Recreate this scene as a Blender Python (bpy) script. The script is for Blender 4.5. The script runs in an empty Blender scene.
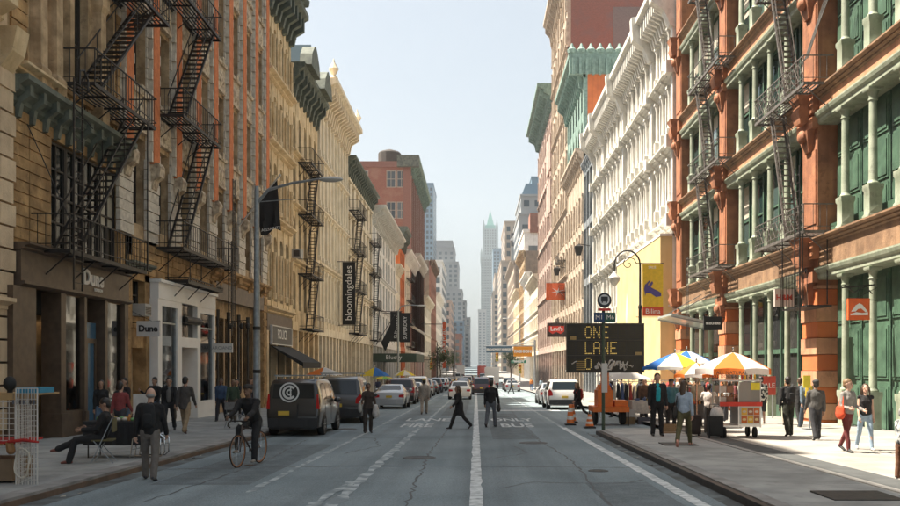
import bpy, bmesh, math, random
from mathutils import Vector, Matrix, Euler, noise
R = math.radians
rnd = random.Random(7)
scene = bpy.context.scene
COL = scene.collection

# ---------------------------------------------------------------- camera
cam_d = bpy.data.cameras.new('camera')
cam = bpy.data.objects.new('camera', cam_d); COL.objects.link(cam)
cam.location = (0, 0, 1.85); cam.rotation_euler = (R(90), 0, 0)
cam_d.sensor_width = 36; cam_d.lens = 35
cam_d.shift_x = -0.029; cam_d.shift_y = 0.1256
cam_d.clip_start = 0.2; cam_d.clip_end = 9000
scene.camera = cam

# ---------------------------------------------------------------- light
SUN_EL = 59.0
SUN_AZ = -81.0            # degrees clockwise from +Y: the sun stands over the left hand roofs, a little ahead
world = bpy.data.worlds.new('World'); scene.world = world; world.use_nodes = True
wn = world.node_tree
sky = wn.nodes.new('ShaderNodeTexSky'); sky.sky_type = 'NISHITA'; sky.sun_disc = False
sky.sun_elevation = R(SUN_EL); sky.sun_rotation = R(SUN_AZ)
sky.air_density = 1.0; sky.dust_density = 6.0; sky.ozone_density = 1.0; sky.altitude = 10
bg = wn.nodes['Background']; bg.inputs['Strength'].default_value = 0.071
veil = wn.nodes.new('ShaderNodeMix'); veil.data_type = 'RGBA'          # thin even overcast veil over the blue
veil.inputs['Factor'].default_value = .6; veil.inputs['B'].default_value = (2.5, 2.72, 2.72, 1)
wn.links.new(sky.outputs[0], veil.inputs['A']); wn.links.new(veil.outputs['Result'], bg.inputs['Color'])
sd = bpy.data.lights.new('sun', 'SUN'); sd.energy = 4.1; sd.angle = R(0.6); sd.color = (1.0, 0.91, 0.77)
sun = bpy.data.objects.new('sun', sd); COL.objects.link(sun)
to_sun = Vector((math.sin(R(SUN_AZ)) * math.cos(R(SUN_EL)), math.cos(R(SUN_AZ)) * math.cos(R(SUN_EL)), math.sin(R(SUN_EL))))
sun.rotation_euler = to_sun.to_track_quat('Z', 'Y').to_euler()
scene.view_settings.view_transform = 'Standard'; scene.view_settings.look = 'None'
scene.view_settings.exposure = 1.86; scene.view_settings.gamma = 1
scene.render.engine = 'CYCLES'
scene.cycles.use_denoising = True
scene.cycles.max_bounces = 9; scene.cycles.diffuse_bounces = 7
scene.cycles.volume_bounces = 1

# ---------------------------------------------------------------- tree helpers
W = {}
def empty(name, loc=(0, 0, 0), label=None, cat=None, group=None, kind=None):
    o = bpy.data.objects.new(name, None); COL.objects.link(o)
    o.location = loc; W[o.name] = Vector(loc); o.empty_display_size = .3
    return tag(o, label, cat, group, kind)
def tag(o, label=None, cat=None, group=None, kind=None):
    if label: o['label'] = label
    if cat: o['category'] = cat
    if group: o['group'] = group
    if kind: o['kind'] = kind
    return o
def worg(o):
    return W.get(o.name, Vector((0, 0, 0))) if o else Vector((0, 0, 0))
def inst(mesh, name, parent, loc, rot=(0, 0, 0), kind=None, scale=None):
    """an object that shares mesh data; loc is in world space of the unrotated parent"""
    o = bpy.data.objects.new(name, mesh); COL.objects.link(o)
    if parent:
        o.parent = parent; o.location = Vector(loc) - worg(parent)
    else:
        o.location = loc
    W[o.name] = Vector(loc)
    o.rotation_euler = rot
    if scale: o.scale = scale
    if kind: o['kind'] = kind
    return o
def sub(mesh, name, parent, loc=(0, 0, 0), rot=(0, 0, 0)):
    """child placed in the local space of its parent"""
    o = bpy.data.objects.new(name, mesh); COL.objects.link(o); o.parent = parent
    o.location = loc; o.rotation_euler = rot
    return o
def children(o):
    return list(o.children)
def copy_tree(o, parent=None):
    c = o.copy(); COL.objects.link(c); c.parent = parent
    W[c.name] = worg(o).copy()
    for ch in children(o): copy_tree(ch, c)
    return c

class MB:
    def __init__(s): s.v = []; s.f = []; s.xf = None
    def add(s, vs, fs):
        n = len(s.v)
        if s.xf is not None: vs = [s.xf @ Vector(v) for v in vs]
        s.v.extend([tuple(v) for v in vs]); s.f.extend([tuple(i + n for i in f) for f in fs])
    def box(s, x0, x1, y0, y1, z0, z1):
        if x0 > x1: x0, x1 = x1, x0
        if y0 > y1: y0, y1 = y1, y0
        if z0 > z1: z0, z1 = z1, z0
        s.add([(x0,y0,z0),(x1,y0,z0),(x1,y1,z0),(x0,y1,z0),(x0,y0,z1),(x1,y0,z1),(x1,y1,z1),(x0,y1,z1)],
              [(0,3,2,1),(4,5,6,7),(0,1,5,4),(1,2,6,5),(2,3,7,6),(3,0,4,7)])
    def prism(s, poly, fn, a, b):
        """poly: 2-d outline; fn(p, t) -> 3-d point for t in (a, b)"""
        n = len(poly)
        vs = [fn(p, a) for p in poly] + [fn(p, b) for p in poly]
        fs = [tuple(range(n - 1, -1, -1)), tuple(range(n, 2 * n))]
        fs += [(i, (i + 1) % n, n + (i + 1) % n, n + i) for i in range(n)]
        s.add(vs, fs)
    def rings(s, rings, cap=True, closed=True):
        n = len(rings[0]); vs = [p for r in rings for p in r]; fs = []
        for k in range(len(rings) - 1):
            for i in range(n if closed else n - 1):
                j = (i + 1) % n
                fs.append((k*n+i, k*n+j, (k+1)*n+j, (k+1)*n+i))
        if cap and closed:
            fs.append(tuple(range(n - 1, -1, -1))); fs.append(tuple(range((len(rings)-1)*n, len(rings)*n)))
        s.add(vs, fs)
    def bar(s, a, b, r, n=4, r2=None, twist=.785398):
        a = Vector(a); b = Vector(b); d = b - a
        if d.length < 1e-6: return
        d.normalize(); u = d.cross(Vector((0, 0, 1)))
        if u.length < .05: u = Vector((1, 0, 0))
        u.normalize(); w = d.cross(u); r2 = r if r2 is None else r2
        ca = [(math.cos(twist + i*2*math.pi/n), math.sin(twist + i*2*math.pi/n)) for i in range(n)]
        s.rings([[a + u*(c*r) + w*(q*r) for c, q in ca], [b + u*(c*r2) + w*(q*r2) for c, q in ca]])
    def tube(s, pts, r, n=6):
        pts = [Vector(p) for p in pts]; rs = []
        pu = None
        for i, p in enumerate(pts):
            d = (pts[min(i+1, len(pts)-1)] - pts[max(i-1, 0)]).normalized()
            u = pu - d * pu.dot(d) if pu is not None else d.cross(Vector((0, 0, 1)))
            if u.length < .05: u = d.cross(Vector((1, 0, 0)))
            u.normalize(); pu = u; w = d.cross(u)
            rr = r[i] if isinstance(r, (list, tuple)) else r
            rs.append([p + u*(math.cos(k*2*math.pi/n)*rr) + w*(math.sin(k*2*math.pi/n)*rr) for k in range(n)])
        s.rings(rs)
    def lathe(s, prof, c=(0, 0, 0), n=12):
        c = Vector(c)
        s.rings([[c + Vector((math.cos(k*2*math.pi/n)*r, math.sin(k*2*math.pi/n)*r, z)) for k in range(n)] for r, z in prof])
    def sq(s, prof, c=(0, 0, 0), k=1.0):
        """square lathe: prof of (half width, z); k scales depth"""
        c = Vector(c)
        s.rings([[c + Vector((a*r, b*r*k, z)) for a, b in ((-1,-1),(1,-1),(1,1),(-1,1))] for r, z in prof])
    def ell(s, c, r, n=10, m=7, rot=None):
        c = Vector(c); rs = []
        for j in range(m + 1):
            t = math.pi * (.02 + .96*j/m); z = -math.cos(t); q = math.sin(t)
            ring = []
            for i in range(n):
                p = Vector((math.cos(i*2*math.pi/n)*q*r[0], math.sin(i*2*math.pi/n)*q*r[1], z*r[2]))
                if rot: p = rot @ p
                ring.append(c + p)
            rs.append(ring)
        s.rings(rs)
    def quad(s, a, b, c, d): s.add([a, b, c, d], [(0, 1, 2, 3)])
    def mesh(s, name, mat, smooth=False, org=(0, 0, 0), recalc=True):
        me = bpy.data.meshes.new(name)
        o = Vector(org)
        me.from_pydata([(v[0]-o.x, v[1]-o.y, v[2]-o.z) for v in s.v], [], s.f)
        if recalc:
            bm = bmesh.new(); bm.from_mesh(me); bmesh.ops.recalc_face_normals(bm, faces=bm.faces); bm.to_mesh(me); bm.free()
        if mat: me.materials.append(mat)
        if smooth:
            me.polygons.foreach_set('use_smooth', [True] * len(me.polygons))
            if smooth != 'all':
                try: me.set_sharp_from_angle(angle=R(38))
                except Exception: pass
        me.update()
        return me
    def build(s, name, mat, parent=None, smooth=False, kind=None, recalc=True):
        if not s.v: return None
        org = worg(parent)
        o = bpy.data.objects.new(name, s.mesh(name, mat, smooth, org, recalc)); COL.objects.link(o)
        if parent: o.parent = parent
        W[o.name] = org
        if kind: o['kind'] = kind
        return o

# ---------------------------------------------------------------- materials
def mat(name, c1, c2=None, rough=.8, scale=3.0, bump=.0, bscale=None, metal=0, streak=0.0, spec=None, detail=5, rand=0.0, coat=0.0, lo=.35, hi=.65, chip=0.0, chipc=None, tracks=0.0):
    m = bpy.data.materials.new(name); m.use_nodes = True
    t = m.node_tree; p = t.nodes['Principled BSDF']
    p.inputs['Roughness'].default_value = rough; p.inputs['Metallic'].default_value = metal
    if spec is not None: p.inputs['Specular IOR Level'].default_value = spec
    if coat: p.inputs['Coat Weight'].default_value = coat; p.inputs['Coat Roughness'].default_value = .05
    c2 = c2 or tuple(x * .8 for x in c1)
    geo = t.nodes.new('ShaderNodeNewGeometry')
    n = t.nodes.new('ShaderNodeTexNoise'); n.inputs['Scale'].default_value = scale; n.inputs['Detail'].default_value = detail
    t.links.new(geo.outputs['Position'], n.inputs['Vector'])
    r = t.nodes.new('ShaderNodeMapRange'); r.inputs['From Min'].default_value = lo; r.inputs['From Max'].default_value = hi
    t.links.new(n.outputs['Fac'], r.inputs['Value'])
    mx = t.nodes.new('ShaderNodeMix'); mx.data_type = 'RGBA'
    mx.inputs['A'].default_value = (*c1, 1); mx.inputs['B'].default_value = (*c2, 1)
    t.links.new(r.outputs[0], mx.inputs['Factor'])
    out = mx.outputs['Result']
    if streak:
        mp = t.nodes.new('ShaderNodeMapping'); mp.inputs['Scale'].default_value = (2.2, 2.2, .13)
        t.links.new(geo.outputs['Position'], mp.inputs['Vector'])
        n2 = t.nodes.new('ShaderNodeTexNoise'); n2.inputs['Scale'].default_value = 1.6; n2.inputs['Detail'].default_value = 6
        t.links.new(mp.outputs[0], n2.inputs['Vector'])
        r2 = t.nodes.new('ShaderNodeMapRange'); r2.inputs['From Min'].default_value = .45; r2.inputs['From Max'].default_value = .75
        r2.inputs['To Max'].default_value = streak
        t.links.new(n2.outputs['Fac'], r2.inputs['Value'])
        m2 = t.nodes.new('ShaderNodeMix'); m2.data_type = 'RGBA'
        m2.inputs['B'].default_value = (c1[0]*.35, c1[1]*.33, c1[2]*.3, 1)
        t.links.new(r2.outputs[0], m2.inputs['Factor']); t.links.new(out, m2.inputs['A']); out = m2.outputs['Result']
    if chip:
        n5 = t.nodes.new('ShaderNodeTexNoise'); n5.inputs['Scale'].default_value = 3.1; n5.inputs['Detail'].default_value = 12; n5.inputs['Roughness'].default_value = .72
        t.links.new(geo.outputs['Position'], n5.inputs['Vector'])
        r5 = t.nodes.new('ShaderNodeMapRange'); r5.inputs['From Min'].default_value = .56; r5.inputs['From Max'].default_value = .62; r5.inputs['To Max'].default_value = chip
        t.links.new(n5.outputs['Fac'], r5.inputs['Value'])
        m5 = t.nodes.new('ShaderNodeMix'); m5.data_type = 'RGBA'; m5.inputs['B'].default_value = (*(chipc or tuple(x*.35 for x in c1)), 1)
        t.links.new(r5.outputs[0], m5.inputs['Factor']); t.links.new(out, m5.inputs['A']); out = m5.outputs['Result']
    if tracks:
        mp = t.nodes.new('ShaderNodeMapping'); mp.inputs['Scale'].default_value = (1.3, .035, 1)
        t.links.new(geo.outputs['Position'], mp.inputs['Vector'])
        n6 = t.nodes.new('ShaderNodeTexNoise'); n6.inputs['Scale'].default_value = 1.0; n6.inputs['Detail'].default_value = 5
        t.links.new(mp.outputs[0], n6.inputs['Vector'])
        r6 = t.nodes.new('ShaderNodeMapRange'); r6.inputs['From Min'].default_value = .35; r6.inputs['From Max'].default_value = .65; r6.inputs['To Min'].default_value = 1-tracks; r6.inputs['To Max'].default_value = 1+tracks
        t.links.new(n6.outputs['Fac'], r6.inputs['Value'])
        n7 = t.nodes.new('ShaderNodeTexNoise'); n7.inputs['Scale'].default_value = 38; n7.inputs['Detail'].default_value = 3
        t.links.new(geo.outputs['Position'], n7.inputs['Vector'])
        r7 = t.nodes.new('ShaderNodeMapRange'); r7.inputs['From Min'].default_value = .3; r7.inputs['From Max'].default_value = .7; r7.inputs['To Min'].default_value = .72; r7.inputs['To Max'].default_value = 1.28
        t.links.new(n7.outputs['Fac'], r7.inputs['Value'])
        mu_ = t.nodes.new('ShaderNodeMath'); mu_.operation = 'MULTIPLY'; t.links.new(r6.outputs[0], mu_.inputs[0]); t.links.new(r7.outputs[0], mu_.inputs[1])
        v6 = t.nodes.new('ShaderNodeVectorMath'); v6.operation = 'SCALE'; t.links.new(out, v6.inputs[0]); t.links.new(mu_.outputs[0], v6.inputs['Scale']); out = v6.outputs[0]
    if rand:
        oi = t.nodes.new('ShaderNodeObjectInfo'); rr = t.nodes.new('ShaderNodeMapRange')
        rr.inputs['To Min'].default_value = 1 - rand; rr.inputs['To Max'].default_value = 1 + rand
        t.links.new(oi.outputs['Random'], rr.inputs['Value'])
        vm = t.nodes.new('ShaderNodeVectorMath'); vm.operation = 'SCALE'
        t.links.new(out, vm.inputs[0]); t.links.new(rr.outputs[0], vm.inputs['Scale']); out = vm.outputs[0]
    t.links.new(out, p.inputs['Base Color'])
    if bump:
        b = t.nodes.new('ShaderNodeBump'); b.inputs['Strength'].default_value = bump; b.inputs['Distance'].default_value = .03
        n3 = t.nodes.new('ShaderNodeTexNoise'); n3.inputs['Scale'].default_value = bscale or scale * 5; n3.inputs['Detail'].default_value = 4
        t.links.new(geo.outputs['Position'], n3.inputs['Vector']); t.links.new(n3.outputs['Fac'], b.inputs['Height'])
        t.links.new(b.outputs[0], p.inputs['Normal'])
    return m
def plain(name, c, rough=.6, metal=0, emit=0):
    m = bpy.data.materials.new(name); m.use_nodes = True; p = m.node_tree.nodes['Principled BSDF']
    p.inputs['Base Color'].default_value = (*c, 1); p.inputs['Roughness'].default_value = rough; p.inputs['Metallic'].default_value = metal
    if emit: p.inputs['Emission Color'].default_value = (*c, 1); p.inputs['Emission Strength'].default_value = emit
    return m
def glass(name, c1, c2, rough=.06):
    """dark glazing that mirrors the street; each pane differs a little"""
    m = bpy.data.materials.new(name); m.use_nodes = True; t = m.node_tree; p = t.nodes['Principled BSDF']
    oi = t.nodes.new('ShaderNodeObjectInfo'); cr = t.nodes.new('ShaderNodeValToRGB')
    e = cr.color_ramp.elements; e[0].color = (*c1, 1); e[1].color = (*c2, 1); e[0].position = .45
    cr.color_ramp.interpolation = 'B_SPLINE'
    t.links.new(oi.outputs['Random'], cr.inputs[0]); t.links.new(cr.outputs[0], p.inputs['Base Color'])
    p.inputs['Roughness'].default_value = rough; p.inputs['IOR'].default_value = 1.42
    geo = t.nodes.new('ShaderNodeNewGeometry'); n = t.nodes.new('ShaderNodeTexNoise'); n.inputs['Scale'].default_value = .9; n.inputs['Detail'].default_value = 1
    t.links.new(geo.outputs['Position'], n.inputs['Vector'])
    b = t.nodes.new('ShaderNodeBump'); b.inputs['Strength'].default_value = .25; b.inputs['Distance'].default_value = .05
    t.links.new(n.outputs['Fac'], b.inputs['Height']); t.links.new(b.outputs[0], p.inputs['Normal'])
    return m
def brickmat(name, c1, c2, mortar, bw=.21, bh=.075, blotch=None):
    m = bpy.data.materials.new(name); m.use_nodes = True; t = m.node_tree; p = t.nodes['Principled BSDF']; p.inputs['Roughness'].default_value = .9
    geo = t.nodes.new('ShaderNodeNewGeometry'); sx = t.nodes.new('ShaderNodeSeparateXYZ'); t.links.new(geo.outputs['Position'], sx.inputs[0])
    ad = t.nodes.new('ShaderNodeMath'); t.links.new(sx.outputs[0], ad.inputs[0]); t.links.new(sx.outputs[1], ad.inputs[1])
    cx = t.nodes.new('ShaderNodeCombineXYZ'); t.links.new(ad.outputs[0], cx.inputs[0]); t.links.new(sx.outputs[2], cx.inputs[1])
    b = t.nodes.new('ShaderNodeTexBrick'); b.inputs['Scale'].default_value = 1; b.inputs['Brick Width'].default_value = bw; b.inputs['Row Height'].default_value = bh
    b.inputs['Mortar Size'].default_value = .008; b.inputs['Color1'].default_value = (*c1, 1); b.inputs['Color2'].default_value = (*c2, 1); b.inputs['Mortar'].default_value = (*mortar, 1)
    t.links.new(cx.outputs[0], b.inputs['Vector'])
    n = t.nodes.new('ShaderNodeTexNoise'); n.inputs['Scale'].default_value = .35; n.inputs['Detail'].default_value = 7; t.links.new(geo.outputs['Position'], n.inputs['Vector'])
    r = t.nodes.new('ShaderNodeMapRange'); r.inputs['From Min'].default_value = .5; r.inputs['From Max'].default_value = .62; r.inputs['To Max'].default_value = .75
    t.links.new(n.outputs['Fac'], r.inputs['Value'])
    mx = t.nodes.new('ShaderNodeMix'); mx.data_type = 'RGBA'; mx.inputs['B'].default_value = (*(blotch or mortar), 1)
    t.links.new(r.outputs[0], mx.inputs['Factor']); t.links.new(b.outputs['Color'], mx.inputs['A']); t.links.new(mx.outputs['Result'], p.inputs['Base Color'])
    return m

M = {}
M['asphalt'] = mat('asphalt', (.20,.245,.268), (.145,.185,.205), .8, .35, .5, 60, detail=9, tracks=.2)
M['patch'] = mat('asphalt_patch', (.14,.17,.186), (.10,.125,.138), .85, 3, .4, 60, tracks=.15)
M['paint'] = mat('road_paint', (.62,.65,.66), (.26,.29,.30), .7, 6, .2, 60, detail=9, lo=.42, hi=.68)
M['worn'] = mat('worn_road_paint', (.42,.47,.49), (.19,.23,.25), .75, 3.5, .2, 60, detail=12, lo=.4, hi=.56)
M['slab'] = mat('pavement_concrete', (.34,.345,.335), (.24,.245,.24), .85, 1.4, .25, 40, rand=.14, detail=8, chip=.3)
M['slabR'] = mat('pale_pavement_concrete', (.34,.32,.29), (.25,.235,.21), .85, 1.0, .25, 40, rand=.10, detail=8, chip=.22)
M['kerb'] = mat('kerb_stone', (.30,.29,.28), (.17,.165,.16), .8, 2, .3, 30)
M['steel'] = mat('kerb_steel', (.07,.06,.055), (.035,.03,.028), .45, 5, metal=.4)
M['gutterstrip'] = mat('worn_dark_asphalt', (.085,.09,.09), (.06,.063,.063), .9, 2, .4, 50)
M['tar'] = mat('tar_seam', (.05,.055,.06), (.035,.04,.043), .6, 6)
M['grime'] = mat('gutter_grime', (.075,.08,.08), (.14,.165,.175), .9, 2.5, lo=.4, hi=.6, detail=9)
M['blind'] = mat('cream_blind', (.5,.46,.38), (.42,.38,.3), .8, 3)
M['cast'] = mat('cast_iron_cover', (.06,.055,.05), (.03,.03,.03), .6, 9, metal=.3)
M['iron'] = mat('black_iron', (.02,.016,.014), (.011,.009,.008), .55, 12)
M['irongrey'] = mat('weathered_iron', (.15,.135,.12), (.07,.06,.055), .55, 7)
M['pole'] = mat('galvanised_steel', (.33,.36,.38), (.24,.26,.27), .45, 6, metal=.35)
M['glass'] = glass('window_glass', (.008,.009,.009), (.05,.047,.035), .12)
M['glassR'] = glass('green_window_glass', (.015,.03,.028), (.12,.17,.16))
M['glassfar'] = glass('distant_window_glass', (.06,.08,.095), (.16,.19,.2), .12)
M['shop'] = glass('shop_glass', (.02,.022,.025), (.07,.065,.055), .04)
def clearglass(name):
    m = bpy.data.materials.new(name); m.use_nodes = True; t = m.node_tree
    a = t.nodes.new('ShaderNodeBsdfTransparent'); a.inputs[0].default_value = (.82,.84,.82,1); b_ = t.nodes.new('ShaderNodeBsdfGlossy'); b_.inputs['Roughness'].default_value = .03
    fr = t.nodes.new('ShaderNodeFresnel'); fr.inputs['IOR'].default_value = 1.9; mx = t.nodes.new('ShaderNodeMixShader')
    t.links.new(fr.outputs[0], mx.inputs[0]); t.links.new(a.outputs[0], mx.inputs[1]); t.links.new(b_.outputs[0], mx.inputs[2]); t.links.new(mx.outputs[0], t.nodes['Material Output'].inputs[0])
    return m
M['clear'] = clearglass('clear_shop_glass')
M['bulb'] = plain('shop_spotlight', (1,.78,.5), .5, emit=14)
M['dark'] = plain('dark_interior', (.012,.011,.01), .9)
M['darkwood'] = mat('dark_painted_wood', (.12,.08,.052), (.08,.053,.036), .5, 5)
M['winframe'] = mat('dark_window_frame', (.05,.04,.033), (.03,.026,.022), .6, 8)
M['winwhite'] = mat('cream_window_frame', (.42,.39,.33), (.3,.27,.22), .6, 8)
M['stoneA'] = mat('beige_rusticated_stone', (.68,.53,.36), (.53,.40,.27), .85, 1.5, .4, 18, streak=.35, rand=.10)
M['stoneB'] = mat('brown_weathered_stone', (.54,.34,.155), (.25,.145,.06), .85, 1.8, .7, 9, streak=.6, chip=.6)
M['stoneC'] = mat('grey_buff_stone', (.62,.45,.275), (.34,.235,.13), .85, 2.2, .6, 10, streak=.5, chip=.5)
M['stoneD'] = mat('tan_ornate_stone', (.76,.60,.38), (.58,.43,.25), .8, 1.6, .5, 9, streak=.4, chip=.4)
M['carved'] = mat('carved_pale_stone', (.66,.55,.40), (.28,.21,.15), .8, 5, 1.0, 9)
M['orange'] = mat('orange_red_brick', (.68,.22,.08), (.52,.155,.055), .85, 4, .5, 40, streak=.2)
M['quoin'] = mat('pale_quoin', (.68,.62,.53), (.5,.44,.37), .8, 5, .3, 30)
M['verdi'] = mat('verdigris_copper', (.24,.35,.30), (.15,.23,.20), .7, 3, .4, 20, streak=.4)
M['dkgreen'] = mat('dark_green_cornice', (.15,.17,.14), (.08,.095,.08), .7, 3, .4, 20)
M['brownc'] = mat('brown_sheet_metal', (.20,.125,.075), (.11,.07,.045), .65, 3, .3, 20)
M['cream'] = mat('cream_painted_facade', (.82,.72,.55), (.70,.58,.42), .75, 1.2, .4, 12, streak=.4, chip=.35)
M['cream2'] = mat('pale_cream_facade', (.82,.75,.62), (.70,.63,.50), .75, 1.2, .3, 12, streak=.3)
M['offwhite'] = mat('off_white_facade', (.80,.79,.75), (.68,.66,.62), .7, 1.0, .3, 12, streak=.22)
M['white'] = mat('white_painted_iron', (.68,.66,.60), (.57,.54,.48), .6, 1.5, .2, 14, streak=.3, chip=.25)
M['whiteshop'] = mat('white_shopfront', (.82,.80,.77), (.76,.73,.7), .55, 2)
M['orangewall'] = mat('orange_stucco', (.62,.17,.05), (.48,.125,.04), .85, .8, .3, 12, streak=.3)
M['redstone'] = mat('terracotta_painted_iron', (.42,.175,.085), (.26,.105,.055), .75, 1.6, .35, 14, streak=.6, chip=.5)
M['salmon'] = mat('salmon_band', (.60,.30,.17), (.48,.23,.13), .75, 2, .3, 16, streak=.5, chip=.4)
M['palegreen'] = mat('pale_green_iron', (.36,.39,.30), (.24,.28,.20), .6, 2, .2, 16, streak=.45, chip=.45)
M['green'] = mat('green_painted_iron', (.08,.155,.10), (.045,.09,.06), .55, 2, .2, 16, streak=.4, chip=.4)
M['ledge'] = mat('tan_metal_ledge', (.33,.20,.115), (.19,.11,.065), .7, 2, .4, 14, streak=.5, chip=.5)
M['sandR'] = mat('sand_stone_front', (.52,.43,.33), (.37,.29,.22), .8, 1.4, .5, 9, streak=.4, chip=.4)
M['yellowwall'] = mat('yellow_painted_wall', (.60,.47,.24), (.52,.40,.19), .8, .7, .15, 20, streak=.1)
M['brickR'] = brickmat('red_brick_wall', (.27,.09,.065), (.20,.07,.05), (.26,.19,.16), blotch=(.20,.12,.11))
M['brickL'] = brickmat('brown_red_brick', (.30,.11,.075), (.22,.08,.055), (.3,.22,.18), blotch=(.34,.2,.15))
M['body'] = mat('plain_party_wall', (.26,.2,.15), (.18,.14,.11), .9, .8, .3, 10, streak=.3)
M['bodyred'] = mat('plain_red_party_wall', (.30,.14,.1), (.22,.1,.07), .9, .8, .3, 10, streak=.3)
M['roof'] = mat('roof_felt', (.1,.1,.1), (.07,.07,.07), .95, 2)
M['bluetower'] = mat('blue_grey_tower', (.16,.26,.34), (.12,.20,.28), .5, .02)
M['greytower'] = mat('grey_stone_tower', (.33,.34,.34), (.27,.28,.29), .85, .05)
M['spire'] = mat('pale_gothic_stone', (.27,.33,.34), (.22,.27,.28), .85, .05)
M['spiregreen'] = mat('pale_copper_roof', (.12,.32,.28), (.1,.26,.24), .8, .1)
M['tantower'] = mat('tan_stone_tower', (.45,.37,.30), (.38,.31,.25), .85, .05)
M['pinkstone'] = mat('pinkish_carved_stone', (.50,.38,.32), (.34,.25,.21), .85, 1.2, .7, 6)
def flat(key, c, rough=.7, metal=0):
    if key not in M: M[key] = mat(key, c, tuple(x*.85 for x in c), rough, 6, metal=metal)
    return M[key]

# ---------------------------------------------------------------- ground level along the street
def g(y):
    if y < 160: return -0.0126 * y
    if y < 700: return -2.016 + (y - 160) * 0.0058
    return 1.116
SL = -math.atan(0.0126)
XL, XR = -12.0, 13.0

def strip(name, x0, x1, ys, m, dz=0.0, kind='structure', parent=None, thick=None):
    b = MB()
    if thick is None:
        vs = []; fs = []
        for y in ys: vs += [(x0, y, g(y)+dz), (x1, y, g(y)+dz)]
        for i in range(len(ys)-1): fs.append((2*i, 2*i+1, 2*i+3, 2*i+2))
        b.add(vs, fs)
    else:
        b.rings([[(x0,y,g(y)+dz-thick),(x1,y,g(y)+dz-thick),(x1,y,g(y)+dz),(x0,y,g(y)+dz)] for y in ys])
    return b.build(name, m, parent, kind=kind)
# ---------------------------------------------------------------- ground, road, pavements
YS = [-60, -20, 0, 20, 40, 60, 90, 120, 160, 250, 400, 550, 700, 1200, 2500]
strip('ground', -2500, 2500, [-60, 0, 160, 700, 2500], mat('dull_ground', (.12,.115,.105), (.09,.085,.08), .95, .1), -.06)
strip('road', -6.6, 6.5, YS, M['asphalt'], 0.0)
sw_l = strip('pavement', XL-.5, -6.75, YS, M['kerb'], .115, thick=.4)
sw_r = strip('pavement', 6.5, XR+.5, YS, M['kerb'], .115, thick=.4)
YI = [-60, -20, 0, 20, 28.2]
isl = strip('bus_stop_island', 4.0, 6.48, YI, M['kerb'], .112, thick=.4)
# rounded tip of the island
b = MB(); pts = []
for k in range(9):
    a = math.pi * k / 8
    pts.append((5.24 + 1.24*math.cos(a), 28.2 + 1.6*math.sin(a)))
b.prism(pts, lambda p, t: (p[0], p[1], g(p[1]) + t), -.3, .112); b.build('island_tip', M['slab'], isl)
def slabs(parent, x0, x1, nx, y0, y1, ly, m, z=.13):
    lx = (x1-x0)/nx; bb = MB()
    bb.sq([(lx/2-.008, -.05), (lx/2-.008, .0), (lx/2-.02, .006)], k=(ly/lx))
    me = bb.mesh('paving_slab', m)
    y = y0
    while y < y1:
        for i in range(nx):
            inst(me, 'paving_slab', parent, (x0+lx*(i+.5), y+ly/2, g(y+ly/2)+z-.006+rnd.uniform(-.003,.003)), (SL+rnd.uniform(-.0012,.0012), rnd.uniform(-.0012,.0012), 0))
        y += ly
slabs(sw_l, -12.0, -6.95, 3, 10, 62, 1.7, M['slab'])
slabs(sw_r, 7.12, 13.0, 3, 10, 62, 1.95, M['slabR'])
slabs(isl, 4.22, 6.3, 1, 8, 28.2, 2.05, M['slab'], .127)
strip('kerb', -6.95, -6.6, YS[:9], M['kerb'], .132, thick=.35)
strip('kerb_edge', -6.6, -6.57, YS[:9], mat('rusty_kerb_edge', (.16,.10,.07), (.10,.07,.05), .7, 4), .09, thick=.3)
strip('kerb', 3.98, 4.2, YI, M['kerb'], .135, thick=.35)
strip('kerb_edge', 3.86, 3.98, YI, M['steel'], .118, thick=.35)
strip('kerb', 6.3, 6.46, YI[:5], mat('pale_kerb', (.3,.29,.27), (.22,.21,.2), .8, 3), .137, thick=.3)
strip('asphalt_strip', 6.46, 7.1, YI, M['gutterstrip'], .132, thick=.3)
strip('kerb', 6.5, 6.8, [29.9, 60, 90, 120, 160], M['kerb'], .134, thick=.35)
# painted lines
def line(x, w, y0, y1, m, dz=.004, jag=0.0, step=1.0, drift=0.0, seed=1):
    b = MB(); vs = []; fs = []; y = y0; n = 0; r = random.Random(seed)
    while y <= y1 + .01:
        j = jag * (noise.noise(Vector((y*.9, seed, 0))) + .6*noise.noise(Vector((y*3.1, seed, 5))))
        k = jag * noise.noise(Vector((y*1.7, seed+9, 0)))
        xx = x + drift*(y-y0)
        vs += [(xx-w/2+j, y, g(y)+dz), (xx+w/2+k, y, g(y)+dz)]; n += 1; y += step
    fs = [(2*i, 2*i+1, 2*i+3, 2*i+2) for i in range(n-1)]
    b.add(vs, fs); o = b.build('lane_line', m, None, kind='structure'); return o
line(0.0, .2, 8, 150, M['paint'], jag=.03, step=.5)
line(-2.05, .15, 8, 30, M['worn'], jag=.09, step=.2, seed=3)
line(-2.12, .1, 12, 30, M['worn'], .006, jag=.07, step=.3, seed=13)
line(-2.55, .13, 8, 15.5, M['worn'], .008, jag=.12, step=.2, seed=5, drift=.045)
line(-2.05, .12, 30, 120, M['worn'], jag=.06, step=.5, seed=4)
line(-3.64, .12, 14, 120, M['worn'], jag=.07, step=.5, seed=6)
line(3.28, .2, 8, 32, M['paint'], jag=.02, step=.5, seed=7, drift=-.004)
line(3.15, .14, 32, 130, M['worn'], jag=.05, step=.5, seed=8)
b = MB(); b.quad((-.1,47.6,g(47.6)+.006),(4.6,47.6,g(47.6)+.006),(4.6,48.8,g(48.8)+.006),(-.1,48.8,g(48.8)+.006)); b.build('stop_line', M['paint'], kind='structure')
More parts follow.
